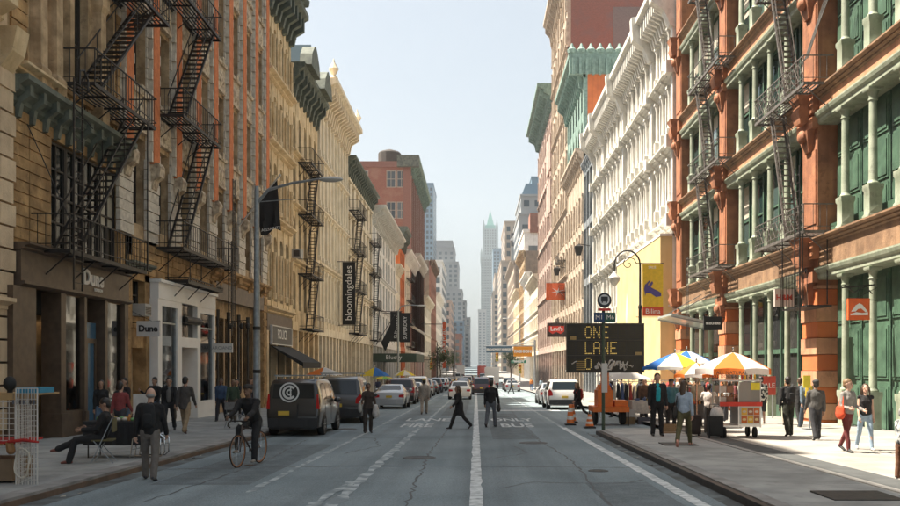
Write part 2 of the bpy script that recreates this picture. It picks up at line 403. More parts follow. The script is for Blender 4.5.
for i in range(9):
    b = MB(); x = -6+i*1.35; b.quad((x,86,g(86)+.006),(x+.6,86,g(86)+.006),(x+.6,89,g(89)+.006),(x,89,g(89)+.006)); b.build('crossing_stripe', M['paint'], kind='structure')
TEXTS = []
def text(body, size, name, m, loc, rot, parent=None, ext=.01, off=0.0, sx=1.0, sy=1.0, align='CENTER', font_space=1.0):
    cu = bpy.data.curves.new(name, 'FONT'); cu.body = body; cu.size = size; cu.extrude = ext; cu.offset = off
    cu.align_x = align; cu.align_y = 'CENTER'; cu.space_character = font_space; cu.resolution_u = 3
    cu.materials.append(m)
    o = bpy.data.objects.new(name, cu); COL.objects.link(o)
    o.location = Vector(loc) - worg(parent) if parent else loc
    if parent: o.parent = parent
    W[o.name] = Vector(loc)
    o.rotation_euler = rot; o.scale = (sx, sy, 1)
    TEXTS.append(o)
    return o
for body, x, y, w in (('LANE', -2.05, 37.6, 1.0), ('FIRE', -2.25, 33.2, .85), ('ONLY', 1.5, 37.6, .85), ('BUS', 1.55, 33.2, .95)):
    t = text(body, 1.0, 'road_lettering', M['paint'], (x, y, g(y)+.008), (SL, 0, 0), ext=.002, off=.02, sx=w*.78, sy=3.2); t['kind'] = 'structure'
# tar seams, gutter grime, litter
def seam(pts, w, seed):
    r = random.Random(seed); P = []
    for (x0, y0), (x1, y1) in zip(pts, pts[1:]):
        n = max(2, int(math.hypot(x1-x0, y1-y0)/.25))
        for i in range(n): P.append((x0+(x1-x0)*i/n+r.uniform(-.05,.05), y0+(y1-y0)*i/n+r.uniform(-.04,.04)))
    b = MB(); vs = []
    for i, (x, y) in enumerate(P):
        a, c = P[max(0,i-1)], P[min(len(P)-1,i+1)]; d = Vector((c[0]-a[0], c[1]-a[1])).normalized(); k = w*r.uniform(.5,1.2)/2
        vs += [(x-d.y*k, y+d.x*k, g(y)+.0035), (x+d.y*k, y-d.x*k, g(y)+.0035)]
    b.add(vs, [(2*i, 2*i+1, 2*i+3, 2*i+2) for i in range(len(P)-1)]); b.build('tar_seam', M['tar'], kind='structure')
for k, (p_, w_) in enumerate((([(-6.4,17.5),(-2,18.2),(3.6,17.8)],.05),([(-1.0,12),(-1.15,22),(-.9,34),(-1.2,60)],.045),([(1.9,12),(2.1,19),(1.7,30),(2.0,52)],.04),([(-6.3,27),(-3,26.5),(.6,27.3),(3.7,26.8)],.06),
    ([(-4.9,13),(-4.6,19),(-5.0,26)],.04),([(.4,14.5),(1.0,15.4),(2.4,15.1),(3.2,16)],.035),([(-3.2,21),(-2.6,23.5),(-3.1,26.5)],.04),([(-6,44),(-1,43.2),(4,44.1)],.07),([(.5,20),(1.3,21.4),(1.0,23.6)],.035))): seam(p_, w_, k)
strip('gutter', -6.57, -6.22, YS[:9], M['grime'], .002); strip('gutter', 3.6, 3.86, YI, M['grime'], .002)
rl_ = random.Random(12)
for k in range(16):
    x, y = (rl_.uniform(-6.5,-6.2) if k % 2 else rl_.uniform(3.65,3.84)), rl_.uniform(13, 30); s_ = rl_.uniform(.03,.07); a = rl_.uniform(0,3)
    b = MB(); b.add([(x+s_*math.cos(a+q)*(1 if q % 2 else .7), y+s_*math.sin(a+q), g(y)+.006+(.02 if q > 3 else 0)) for q in (0,1.4,3.0,4.5)], [(0,1,2,3)])
    o = b.build('litter', M['winwhite']); tag(o, 'scrap of pale paper litter in the ' + ('left' if k % 2 else 'right') + ' gutter', 'litter', 'paper scraps in the gutters')
# covers, patches
for x, y, r in ((-1.3, 20, .38), (1.6, 24.5, .4), (-4.6, 31, .38), (1.2, 41, .4), (2.4, 17.2, .2)):
    b = MB(); b.lathe([(r,-.05),(r,.008),(r*.9,.012),(r*.88,.008),(r*.5,.008),(r*.48,.012),(.02,.012)], (x,y,g(y)), 20); o = b.build('manhole_cover', M['cast'])
    tag(o, 'round iron manhole cover ' + {20:'left of the centre line, nearest the camera',24.5:'right of the centre line below the bus lettering',31:'in the kerb lane ahead of the cyclist',41:'behind the man crossing the road',17.2:'small one in the right lane by the island'}[y], 'manhole cover', 'manhole covers in the road')
for x0, x1, y0, y1 in ((-5.6,-3.9,15,24), (.5,1.9,26,44), (-1.7,-.5,42,70), (1.9,3,12.5,15.4), (-5.9,-4.6,27,30)):
    b = MB(); b.quad((x0,y0,g(y0)+.002),(x1,y0,g(y0)+.002),(x1,y1,g(y1)+.002),(x0,y1,g(y1)+.002)); b.build('asphalt_patch', M['patch'], kind='structure')
for x0, x1, y0, y1 in ((5.0,6.0,12.2,13.1), (4.75,5.6,22,22.8)):
    b = MB(); b.box(x0,x1,y0,y1,g(y0)+.05,g(y0)+.139); o = b.build('utility_cover', M['cast'])
    for k in range(7):
        pass
    tag(o, 'rusty steel utility hatch set in the island, ' + ('nearest the camera' if y0 < 15 else 'near the walking woman'), 'utility cover')

# ---------------------------------------------------------------- facade helpers
class Side:
    def __init__(s, x0, sg): s.x0 = x0; s.sg = sg; s.rz = R(90) if sg > 0 else R(-90)
    def X(s, d): return s.x0 + s.sg * d
    def box(s, mb, s0, s1, d0, d1, z0, z1): mb.box(s.X(d0), s.X(d1), s0, s1, z0, z1)
    def prof(s, mb, prof, s0, s1): mb.prism(prof, lambda p, t: (s.X(p[0]), t, p[1]), s0, s1)
    def face(s, mb, poly, d0, d1): mb.prism(poly, lambda p, t: (s.X(t), p[0], p[1]), d0, d1)
    def trot(s): return (R(90), 0, s.rz)
Lf, Rf = Side(XL, 1), Side(XR, -1)
def cprof(z0, z1, out, d=0.0, steps=3):
    """classical cornice outline growing outwards to the top"""
    pts = [(d-.3, z0), (d, z0)]; h = z1 - z0
    for i in range(steps):
        a = (i+1)/steps
        pts += [(d + out*(a**1.4), z0 + h*(i+.45)/steps), (d + out*(a**1.4), z0 + h*(i+.92)/steps)]
    pts += [(d + out, z1), (d-.3, z1)]
    return pts
def arch(mb, F, s0, s1, zs, zt, d0, d1, n=8):
    """masonry filling the corners above a round head: springing zs, flat top zt"""
    c = (s0+s1)/2; r = (s1-s0)/2
    pts = [(c - r*math.cos(math.pi*i/n), zs + min(r, zt-zs-.02)*math.sin(math.pi*i/n)) for i in range(n+1)]
    for i in range(n):
        F.face(mb, [pts[i], pts[i+1], (pts[i+1][0], zt), (pts[i][0], zt)], d0, d1)
WIN = {}
def window(parent, F, s, z, w, h, d=-.28, nx=1, nz=2, fm='winframe', gm='glass', t=.07):
    key = (round(w,2), round(h,2), nx, nz, fm, gm, t)
    if key not in WIN:
        b = MB(); y0, y1 = -.04, .05
        b.box(-w/2, -w/2+t, y0, y1, 0, h); b.box(w/2-t, w/2, y0, y1, 0, h)
        b.box(-w/2+t, w/2-t, y0, y1, 0, t); b.box(-w/2+t, w/2-t, y0, y1, h-t, h)
        for i in range(1, nx): x = -w/2 + w*i/nx; b.box(x-t*.4, x+t*.4, y0+.01, y1, t, h-t)
        for k in range(1, nz): zz = h*k/nz; b.box(-w/2+t, w/2-t, y0+.015, y1, zz-t*.4, zz+t*.4)
        p = MB(); p.quad((-w/2+t*.5, .03, t*.5), (w/2-t*.5, .03, t*.5), (w/2-t*.5, .03, h-t*.5), (-w/2+t*.5, .03, h-t*.5))
        WIN[key] = (b.mesh('window', M[fm]), p.mesh('pane', M[gm]))
    fm_, pm_ = WIN[key]
    o = inst(fm_, 'window', parent, (F.X(d), s, z), (0, 0, F.rz))
    sub(pm_, 'pane', o)
    q_ = rnd.random()
    if q_ < .38 and h > 1.8 and gm != 'glassfar':
        f_ = (.25,.45,.6)[int(q_*7.8) % 3]; k2 = ('blind', round(w,2), round(h,2), f_)
        if k2 not in WIN:
            b = MB(); b.quad((-w/2+t, .026, h*(1-f_)), (w/2-t, .026, h*(1-f_)), (w/2-t, .026, h-t), (-w/2+t, .026, h-t)); WIN[k2] = b.mesh('blind', M['blind'])
        sub(WIN[k2], 'blind', o)
    return o
def building(F, name, label, s0, s1, H, bm='body', depth=16, front=-.5, cat='building', group=None, roofh=0):
    m = (s0+s1)/2
    root = empty(name, (F.X(0), m, g(m)), label, cat, group)
    b = MB(); F.box(b, s0+.02, s1-.02, -depth, front, g(s1)-1.5, H); b.build('core', M[bm], root)
    return root
def grid(root, F, s0, s1, opens, levels, z0, z1, wm, d0=-.5, d1=0.0, round_head=False, win=True, nx=1, nz=2, fm='winframe', gm='glass', wd=-.28, sill=None, hood=None, skip=()):
    """wall of piers and spandrels round the openings, plus a window in each opening"""
    b = MB(); e = [s0] + [x for o in opens for x in o] + [s1]
    for i in range(0, len(e), 2):
        if e[i+1] - e[i] > .01: F.box(b, e[i], e[i+1], d0, d1, z0, z1)
    zz = [z0] + [z for l in levels for z in l] + [z1]
    for (a, c) in opens:
        for k in range(0, len(zz), 2):
            if zz[k+1]-zz[k] > .01: F.box(b, a, c, d0, d1-.04, zz[k], zz[k+1])
        if round_head:
            for l in levels: arch(b, F, a, c, l[1]-(c-a)/2, l[1]-.001, d0+.1, d1-.04)
    b.build('wall', M[wm], root)
    sb = hb = None
    for li, l in enumerate(levels):
        for oi, (a, c) in enumerate(opens):
            if (oi, li) in skip: continue
            if win: window(root, F, (a+c)/2, l[0], c-a-.02, l[1]-l[0]-.02, wd, nx, nz, fm, gm)
            if sill:
                k = ('sill', round(c-a,2), sill)
                if k not in WIN:
                    q = MB(); q.box(-(c-a)/2-.1, (c-a)/2+.1, -.14, .1, -.16, -.01); WIN[k] = q.mesh('window_sill', M[sill])
                inst(WIN[k], 'window_sill', root, (F.X(d1), (a+c)/2, l[0]), (0,0,F.rz))
            if hood:
                k = ('hood', round(c-a,2), hood)
                if k not in WIN:
                    q = MB(); w = (c-a)/2
                    q.prism([(-w-.14,0),(w+.14,0),(w+.2,.14),(w+.2,.2),(-w-.2,.2),(-w-.14,.14)], lambda p,t: (p[0], t, p[1]), -.2, .1)
                    WIN[k] = q.mesh('window_hood', M[hood])
                inst(WIN[k], 'window_hood', root, (F.X(d1), (a+c)/2, l[1]+.04), (0,0,F.rz))
def bays(s0, n, pitch, w):
    return [(s0 + pitch*(i+.5) - w/2, s0 + pitch*(i+.5) + w/2) for i in range(n)]
def cornice(root, F, s0, s1, z0, z1, out, m, d=0.0, brackets=None, bm=None, bw=.2, bh=None, name='cornice', steps=3):
    b = MB(); F.prof(b, cprof(z0, z1, out, d, steps), s0, s1); b.build(name, M[m], root)
    if brackets:
        n = max(2, int((s1-s0)/brackets)); q = MB(); bh = bh or (z1-z0)*1.2; o = out*.82
        for i in range(n):
            s = s0 + (s1-s0)*(i+.5)/n
            F.prof(q, [(d-.02, z0-bh*.35), (d+o*.3, z0-bh*.3), (d+o*.45, z0+bh*.1), (d+o, z0+bh*.3), (d+o, z1-.25*(z1-z0)), (d-.02, z1-.25*(z1-z0))], s-bw/2, s+bw/2)
        q.build('bracket', M[bm or m], root, kind='stuff')
def col_mesh(h, r=.14, m='palegreen', n=10, ped=.9):
    b = MB()
    b.sq([(r*1.75,0),(r*1.75,ped*.12),(r*1.45,ped*.18),(r*1.45,ped*.8),(r*1.7,ped*.88),(r*1.7,ped)])
    b.lathe([(r*1.35,ped),(r*1.4,ped+.05),(r*1.05,ped+.12),(r,ped+.16),(r*.88,h-.42),(r*1.1,h-.40),(r*1.1,h-.36),(r*.9,h-.34),(r*.95,h-.26),(r*1.35,h-.12)], n=n)
    b.sq([(r*1.45,h-.12),(r*1.7,h-.07),(r*1.7,h)])
    return b.mesh('column', M[m], smooth=True)
# ================================================================ LEFT SIDE
# --- rusticated corner building
r0 = building(Lf, 'stone_building', 'beige stone building of big rusticated blocks at the near end of the shaded side', -22, 22.42, 31.5, 'stoneA')
b = MB(); Lf.box(b, -22, 22.4, -.5, 0, 4.4, 31); b.build('wall', M['stoneA'], r0)
bb = MB(); bb.sq([(.5,-.26),(.5,.23),(.46,.27)], k=.16); qs = bb.mesh('stone_block', M['stoneA'])
bs = MB(); bs.box(-.37,.37,-.10,.10,-.26,.26); qs2 = bs.mesh('stone_block', M['stoneA'])
z = .5
k = 0
while z < 13:
    if not (10.2 < z < 10.9):
        for s in (20.95, 21.95):
            inst(qs2, 'stone_block', r0, (Lf.X(.1), s+(.12 if k % 2 else 0), z), (0,0,Lf.rz))
    z += .575; k += 1
cornice(r0, Lf, -10, 21.7, 10.3, 11.25, .9, 'stoneD', .1, brackets=1.2, bw=.5, bh=1.0)
cornice(r0, Lf, -10, 22.0, 3.2, 3.55, .35, 'stoneA', .1, steps=2)
b = MB(); Lf.box(b, 18, 21.1, 0, .25, .3, 3.1); b.build('window_surround', M['stoneD'], r0)
b = MB(); Lf.box(b, 19.2, 22.3, -.4, .12, -1, .45); b.build('plinth', M['stoneB'], r0)
b = MB(); Lf.box(b, 22.02, 22.38, -.4, .35, -1, 3.9); b.build('dark_pilaster', M['darkwood'], r0)
b = MB(); Lf.prof(b, [(0,8.6),(.12,8.7),(.2,9.3),(.5,9.7),(.62,10.3),(0,10.3)], 21.7, 22.3); b.build('console_bracket', M['stoneD'], r0)

# --- brown stone building with the Dune shop
r1 = building(Lf, 'brownstone_building', 'brown weathered stone building with dark shop front and fire escape, near end', 22.35, 29.75, 30.8, 'stoneB')
cornice(r1, Lf, 22.45, 24.6, 9.36, 9.7, .5, 'stoneD', 0, name='string_course')
b = MB(); Lf.box(b, 22.4, 24.7, -.5, 0, 4.9, 8.7); Lf.box(b, 29.35, 29.75, -.5, 0, 4.9, 8.7); Lf.box(b, 24.7, 29.35, -.5, 0, 8.3, 8.7); Lf.box(b, 24.7, 29.35, -.5, 0, 4.9, 5.2)
b.build('wall', M['stoneB'], r1)
for s in (25.25, 26.4, 27.55, 28.75):
    window(r1, Lf, s, 5.22, 1.12, 3.05, -.15, 2, 4)
grid(r1, Lf, 22.4, 29.75, [(25.0, 25.9), (26.15, 27.05), (28.1, 28.95)], [(9.95, 13.4), (14.9, 18.1), (19.4, 22.3)], 9.3, 30.5, 'stoneC', sill='stoneB', nz=2)
cornice(r1, Lf, 22.4, 29.6, 8.6, 9.35, .55, 'dkgreen', 0, brackets=.7, bw=.16)
cornice(r1, Lf, 24.6, 27.4, 13.7, 14.3, .5, 'stoneD', 0, brackets=.6)
cornice(r1, Lf, 22.4, 29.7, 18.6, 19.1, .4, 'stoneD', 0)
cornice(r1, Lf, 22.4, 29.7, 29.8, 31.0, 1.0, 'brownc', 0, brackets=.8)
b = MB(); Lf.face(b, [(24.5,14.3),(26.0,15.2),(27.5,14.3)], -.1, .35); b.build('pediment', M['stoneD'], r1)
for s in (23.7, 24.6, 27.5):      # engaged stone piers and blocks
    b = MB(); b.sq([(.26,9.4),(.26,9.9),(.19,10),(.18,12.9),(.26,13.1),(.26,13.4)], (Lf.X(.12), s, 0)); b.build('pilaster', M['stoneC'], r1)
b = MB()
z = 9.5
while z < 13.4:
    for s0_, s1_ in ((22.5, 23.3), (29.1, 29.72)): Lf.box(b, s0_, s1_, -.05, .05 + .02*rnd.random(), z, z+.30)
    z += .34
z = 5.2
while z < 8.3:
    for s0_, s1_ in ((22.5, 23.4), (23.44, 24.6), (29.37, 29.73)): Lf.box(b, s0_, s1_, -.05, .035 + .03*rnd.random(), z, z+.27)
    z += .31
z = -.2
while z < 5.3:
    Lf.box(b, 29.86, 30.25, -.05, .06 + .03*rnd.random(), z, z+.33); z += .37
b.build('stone_courses', M['stoneB'], r1, kind='stuff')
# shop front of the near building
sf = MB(); Lf.box(sf, 22.5, 29.5, -.25, .30, 4.05, 4.85); Lf.prof(sf, cprof(4.85, 5.05, .25, .30, 2), 22.45, 29.55); Lf.prof(sf, cprof(3.92, 4.05, .12, .30, 1), 22.45, 29.55)
sf.build('fascia', M['darkwood'], r1)
for s0_, s1_ in ((22.5, 23.35), (24.75, 25.05), (26.25, 26.4), (27.7, 27.88), (29.25, 29.55)):
    b = MB(); Lf.box(b, s0_, s1_, -.3, .26, -.6, 3.95); Lf.box(b, s0_-.03, s1_+.03, -.3, .31, -.6, .5); b.build('shopfront_post', M['darkwood'], r1)
b = MB(); Lf.box(b, 22.5, 29.5, -3.5, -.3, 3.3, 4.0); Lf.box(b, 22.5, 29.5, -3.5, -3.3, -.5, 3.4); Lf.box(b, 22.5, 22.7, -3.5, -.3, -.5, 3.4); Lf.box(b, 29.3, 29.5, -3.5, -.3, -.5, 3.4); b.build('shop_interior', M['dark'], r1)
for s0_, s1_, z0_ in ((25.05, 26.25, .55), (27.88, 29.25, .55)):
    b = MB(); Lf.box(b, s0_, s1_, -.1, .2, -.5, z0_); b.build('stall_riser', M['darkwood'], r1)
    w = s1_-s0_; q = MB(); q.box(-w/2, w/2, 0, .02, 0, 3.3)
    inst(q.mesh('shop_window', M['clear']), 'shop_window', r1, (Lf.X(.12), (s0_+s1_)/2, z0_+.04), (0,0,Lf.rz))
b = MB(); Lf.box(b, 23.4, 24.7, -.9, -.85, -.4, 3.9); b.build('door', M['darkwood'], r1)
b = MB(); Lf.box(b, 23.5, 24.0, -.84, -.8, 1.6, 2.5); b.build('notice_board', flat('noticeboard', (.5,.42,.36)), r1)
b = MB(); Lf.box(b, 26.45, 27.65, -.06, -.02, -.4, 3.2); dr = b.build('door', flat('bluepanel', (.07,.16,.26), .25), r1)
b = MB(); Lf.box(b, 26.5, 27.6, -.02, .03, 2.55, 2.7); Lf.box(b, 26.9, 26.97, -.02, .03, .1, 2.55); Lf.box(b, 27.5, 27.6, -.02, .03, .1, 2.55); b.build('door_frame', M['darkwood'], dr)
def display(root, s0_, s1_, d0_, cols, seed, zf=.6):
    """goods, shelves, a dress form and warm spotlights behind a shop pane"""
    r = random.Random(seed)
    for zz in (zf+.55, zf+1.3, zf+2.05):
        b = MB(); Lf.box(b, s0_+.06, s1_-.06, d0_-.3, d0_, zz-.03, zz); b.build('display_shelf', M['winwhite'], root)
        a = s0_+.14
        while a < s1_-.2:
            w = r.uniform(.1,.2); h = r.uniform(.14,.42); c_ = cols[r.randrange(len(cols))]; b = MB()
            if r.random() < .5: Lf.box(b, a, a+w, d0_-.22, d0_-.04, zz+.003, zz+h)
            else: b.sq([(w*.5,zz),(w*.55,zz+h*.4),(w*.25,zz+h*.8),(w*.1,zz+h)], (Lf.X(d0_-.13), a+w/2, 0))
            b.build('display_item', flat('item_%d_%d_%d' % tuple(int(v*99) for v in c_), c_), root); a += w+r.uniform(.05,.14)
    c = (s0_+s1_)/2+.1
    b = MB(); b.lathe([(.02,zf-.1),(.02,zf+.5),(.13,zf+.6),(.15,zf+.8),(.1,zf+.98),(.15,zf+1.2),(.16,zf+1.32),(.05,zf+1.42),(.045,zf+1.5),(.08,zf+1.56),(.085,zf+1.66),(.03,zf+1.74)], (Lf.X(d0_+.12), c, 0), 10); b.build('dress_form', flat('item_%d_%d_%d' % tuple(int(v*99) for v in cols[seed % len(cols)]), cols[seed % len(cols)]), root, True)
    for k in range(3):
        b = MB(); b.ell((Lf.X(d0_), s0_+(s1_-s0_)*(k+.5)/3, zf+2.85), (.035,.035,.05), 8, 6); b.build('spotlight', M['bulb'], root)
CL1 = [(.6,.3,.15),(.65,.5,.3),(.15,.3,.4),(.55,.12,.08),(.7,.65,.55),(.1,.08,.07)]
display(r1, 25.05, 26.25, -.13, CL1, 3); display(r1, 27.88, 29.25, -.13, CL1, 4)
# dark doorway bay with stone around
grid(r1, Lf, 29.75, 32.15, [(30.55, 31.7)], [(3.6, 5.2)], 3.2, 6.4, 'stoneB', nx=2, nz=2)
b = MB(); Lf.box(b, 29.75, 30.45, -.5, 0, -1, 3.2); Lf.box(b, 31.85, 32.15, -.5, 0, -1, 3.2); Lf.box(b, 30.45, 31.85, -.5, -.1, 2.5, 3.2); b.build('wall', M['stoneB'], r1)
b = MB(); Lf.box(b, 30.45, 31.85, -.95, -.9, -1, 2.5); b.build('door', M['darkwood'], r1)
cornice(r1, Lf, 30.0, 32.1, 5.25, 5.5, .3, 'dkgreen', 0, steps=2)
def sign_thing(name, label, loc, cat='sign', group=None): return empty(name, loc, label, cat, group)
ac = sign_thing('air_conditioner', 'boxy window air conditioner under the dark window beside the white shop', (Lf.X(.1), 31.1, 3.6), 'air conditioner')
b = MB(); Lf.box(b, 30.8, 31.4, -.1, .35, 3.62, 4.05); b.build('case', flat('acwhite', (.45,.43,.4)), ac)
b = MB(); [Lf.box(b, 30.85, 31.35, .35, .365, 3.68+i*.05, 3.70+i*.05) for i in range(6)]; b.build('grille', M['winframe'], ac)

sg = sign_thing('shop_sign', 'white Dune lettering on the dark fascia below the fire escape', (Lf.X(.31), 27.4, 4.1))
b = MB(); Lf.box(b, 25.6, 27.7, .302, .312, 4.1, 4.15); b.build('rail', M['darkwood'], sg)
WH = plain('white_letters', (.75,.72,.68), .5)
text('Dune', .62, 'lettering', WH, (Lf.X(.33), 26.7, 4.5), Lf.trot(), sg, ext=.02, off=.022)
text('LONDON', .13, 'lettering', WH, (Lf.X(.33), 27.05, 4.18), Lf.trot(), sg, ext=.01, off=.003)
def blade(label, F, s, d0, d1, z0, z1, body, fg, bgm, size, th=.12, sx=1.0, bar=True, off=.01, name='hanging_sign', group=None, ax=None):
    """sign board at right angles to the facade, read from the street ahead"""
    sg = sign_thing(name, label, (F.X(d0), s, z0), group=group)
    x0, x1 = sorted((F.X(d0), F.X(d1)))
    b = MB(); b.box(x0, x1, s-th/2, s+th/2, z0, z1); b.build('board', bgm, sg)
    if bar:
        b = MB(); b.bar((F.X(-.05), s, z1-.06), (F.X(d1), s, z1-.06+.07), .02); b.bar((F.X(-.05), s, z1+.35), (F.X(d1*.7), s, z1), .012); b.build('bracket', M['iron'], sg)
    if body:
        text(body, size, 'lettering', fg, ((x0+x1)/2, s-th/2-.006, (z0+z1)/2), (R(90),0,0), sg, ext=.004, off=off, sx=sx)
    return sg
BK = plain('black_letters', (.02,.02,.02), .6)
blade('white Dune board hung over the dark doorway beside the white shop', Lf, 30.6, .15, .95, 2.88, 3.42, 'Dune', BK, plain('sign_white', (.62,.6,.58), .5), .3, off=.012)
blade('white MARCIANO board hung past the white shop front', Lf, 39.0, .1, 1.15, 2.45, 2.85, 'MARCIANO', plain('grey_letters', (.2,.2,.2), .6), plain('sign_pale', (.66,.64,.6), .5), .2, th=.1, off=0)
# --- white shop front
r2 = building(Lf, 'pilastered_building', 'tall grey stone building with orange brick pilasters and a white shop front', 29.77, 49.75, 30.8, 'stoneC')
SP = [29.8 + 2.46*k for k in range(9)]
ops = [(SP[k]+.53, SP[k+1]-.53) for k in range(8)]
levs = [(6.9, 10.0), (11.7, 14.5), (16.1, 19.3), (20.9, 23.7), (25.4, 28.8)]
grid(r2, Lf, 29.8, 49.7, ops, levs, 6.3, 30.4, 'stoneC', nz=2, wd=-.36)
pz = MB(); pz.box(-.3,.3,-.24,.05,0,21); pm = pz.mesh('brick_pilaster', M['orange'])
for k, s in enumerate(SP):
    inst(pm, 'brick_pilaster', r2, (Lf.X(0), s, 9.25), (0,0,Lf.rz))
q = MB(); cs = MB()
for s in SP:
    z = 9.3; k = 0
    while z < 30:
        w = .05 if k % 2 else .13
        for sgn in (-1, 1):
            a = s + sgn*.3; Lf.box(q, a, a+sgn*w, -.02, .215, z, z+.36)
            Lf.box(q, a+sgn*(w+.015), s+sgn*.52, -.02, .045 + .03*rnd.random(), z+.01, z+.355)
        z += .375; k += 1
    z = 6.4
    while z < 9.0:
        Lf.box(q, s-.6, s+.6, -.02, .07+.06*rnd.random(), z, z+.34); z += .37
q.build('quoin_blocks', M['quoin'], r2, kind='stuff')
cm = MB()
cm.prism([(-.02,0),(.16,.05),(.22,.35),(.42,.5),(.46,.85),(.38,1.0),(-.02,1.0)], lambda p,t:(t,-p[0],p[1]), -.24, .24); cmm = cm.mesh('console_bracket', M['carved'])
for s in SP: inst(cmm, 'console_bracket', r2, (Lf.X(0), s, 8.3), (0,0,Lf.rz))
sp_ = MB(); sp_.box(-.7,.7,-.1,.1,0,1.25); sp_.box(-.72,.72,-.2,.1,1.25,1.42); sp_.box(-.64,.64,-.16,.1,-.02,.12)
sp_.ell((0,-.1,.62),(.3,.08,.36)); sp_.ell((-.36,-.1,.62),(.14,.06,.22)); sp_.ell((.36,-.1,.62),(.14,.06,.22))
sp_.prism([(-.1,-.05),(.1,-.05),(.16,.25),(-.16,.25)], lambda p,t:(p[0],t,p[1]+1.35), -.24, .1)
spm = sp_.mesh('carved_spandrel', M['carved'])
for k in range(8):
    for z in (10.15, 14.62, 19.45, 23.85):
        if z == 10.15 or True: inst(spm, 'carved_spandrel', r2, (Lf.X(-.02), (SP[k]+SP[k+1])/2, z+.05), (0,0,Lf.rz))
cornice(r2, Lf, 29.8, 49.7, 30.0, 31.0, .9, 'stoneD', 0, brackets=.8)
# dentilled stone cornice over the ground floor
cornice(r2, Lf, 39.4, 49.7, 5.75, 6.35, .45, 'stoneB', 0, brackets=2.46, bw=.5, bh=.5)
b = MB(); Lf.box(b, 29.9, 39.5, -.5, 0, 4.9, 6.4); b.build('wall', M['stoneB'], r2)
z = 5.15; q = MB()
while z < 6.3:
    s = 30 + rnd.random()*.5
    while s < 39.3:
        l = rnd.uniform(.5,.9); Lf.box(q, s, min(s+l, 39.4), -.02, .04+.05*rnd.random(), z, z+.26); s += l+.03
    z += .29
q.build('rough_blocks', M['stoneB'], r2, kind='stuff')
b = MB(); Lf.box(b, 32.2, 39.25, 0, .32, 4.35, 4.95); Lf.box(b, 32.15, 39.3, 0, .42, 4.95, 5.06)
for a, c in ((32.2,32.62),(34.3,34.8),(36.75,37.15),(39.0,39.25)): Lf.box(b, a, c, -.4, .30, -1, 4.35)
Lf.box(b, 32.62, 34.3, -.1, .3, 4.1, 4.35); Lf.box(b, 37.15, 39.0, -.1, .3, 4.1, 4.35)
Lf.box(b, 32.62, 34.3, -.1, .3, -1, .35); Lf.box(b, 37.15, 39.0, -.1, .3, -1, .35); Lf.box(b, 34.8, 36.75, -.1, .3, 2.6, 3.0)
Lf.box(b, 34.8, 34.9, -1.3, -.4, -1, 2.6); Lf.box(b, 36.65, 36.75, -1.3, -.4, -1, 2.6); Lf.box(b, 34.8, 36.75, -1.35, -1.3, -1, 3)
b.build('shopfront', M['whiteshop'], r2)
for s0_, s1_ in ((32.62,34.3),(37.15,39.0)):
    w = s1_-s0_; q = MB(); q.box(-w/2, w/2, 0, .02, 0, 3.75)
    inst(q.mesh('shop_window', M['clear']), 'shop_window', r2, (Lf.X(.18), (s0_+s1_)/2, .35), (0,0,Lf.rz))
    q = MB()
    q.box(-w/2,-w/2+.07,-.04,.04,0,3.75); q.box(w/2-.07,w/2,-.04,.04,0,3.75); q.box(-w/2+.07,w/2-.07,-.04,.04,3.1,3.16); inst(q.mesh('glazing_bar', M['pole']), 'glazing_bar', r2, (Lf.X(.2), (s0_+s1_)/2, .35), (0,0,Lf.rz))
display(r2, 32.62, 34.3, -.12, [(.6,.55,.5),(.2,.3,.4),(.6,.3,.1),(.7,.66,.6)], 5, .75); display(r2, 37.15, 39.0, -.12, [(.65,.3,.08),(.3,.45,.5),(.7,.66,.6),(.5,.4,.3)], 7, .75)
b = MB(); Lf.box(b, 34.8, 36.75, .05, .1, 3.0, 4.35); b.build('transom_panel', M['shop'], r2)
b = MB(); Lf.box(b, 34.85, 36.7, .3, .42, 3.55, 3.85); b.build('name_board', M['winframe'], r2)
b = MB(); b.bar((Lf.X(.42),34.85,3.7),(Lf.X(.42),36.7,3.7),.12,10); b.build('roller', M['winframe'], r2)
b = MB(); Lf.box(b, 34.95, 36.6, -1.25, -1.2, -1, 2.4); b.build('door', M['shop'], r2)
b = MB(); Lf.box(b, 39.3, 40.0, -.4, .05, -1, 5.75); Lf.box(b, 49.0, 49.75, -.4, .05, -1, 5.75); b.build('pier', M['stoneB'], r2)
q = MB(); z = -.3
while z < 5.6:
    Lf.box(q, 39.33, 39.97, .0, .10+.05*rnd.random(), z, z+.36); Lf.box(q, 49.03, 49.7, .0, .10+.05*rnd.random(), z, z+.36); z += .4
q.build('rough_blocks', M['stoneB'], r2, kind='stuff')
b = MB(); Lf.box(b, 40.0, 49.0, -.2, .12, 4.95, 5.75); b.build('fascia', M['darkwood'], r2)
b = MB(); Lf.box(b, 40, 49, -.75, -.6, -1, 5.0); b.build('shopfront_back', M['darkwood'], r2)
for k in range(8):
    s0_ = 40.1+k*1.11
    q = MB(); q.box(-.48,.48,0,.03,0,3.6); 
    key=('bsw',); 
    if key not in WIN: WIN[key] = q.mesh('shop_window', M['shop'])
    inst(WIN[key], 'shop_window', r2, (Lf.X(-.5), s0_+.55, .6), (0,0,Lf.rz))
clm = MB(); clm.lathe([(.1,0),(.1,.5),(.06,.6),(.055,4.5),(.1,4.7),(.1,5.0)], n=8); clmm = clm.mesh('iron_column', M['winframe'], True)
for s in (40.8, 42.6, 44.4, 46.2, 48.0): inst(clmm, 'iron_column', r2, (Lf.X(-.05), s, g(s)-.0))

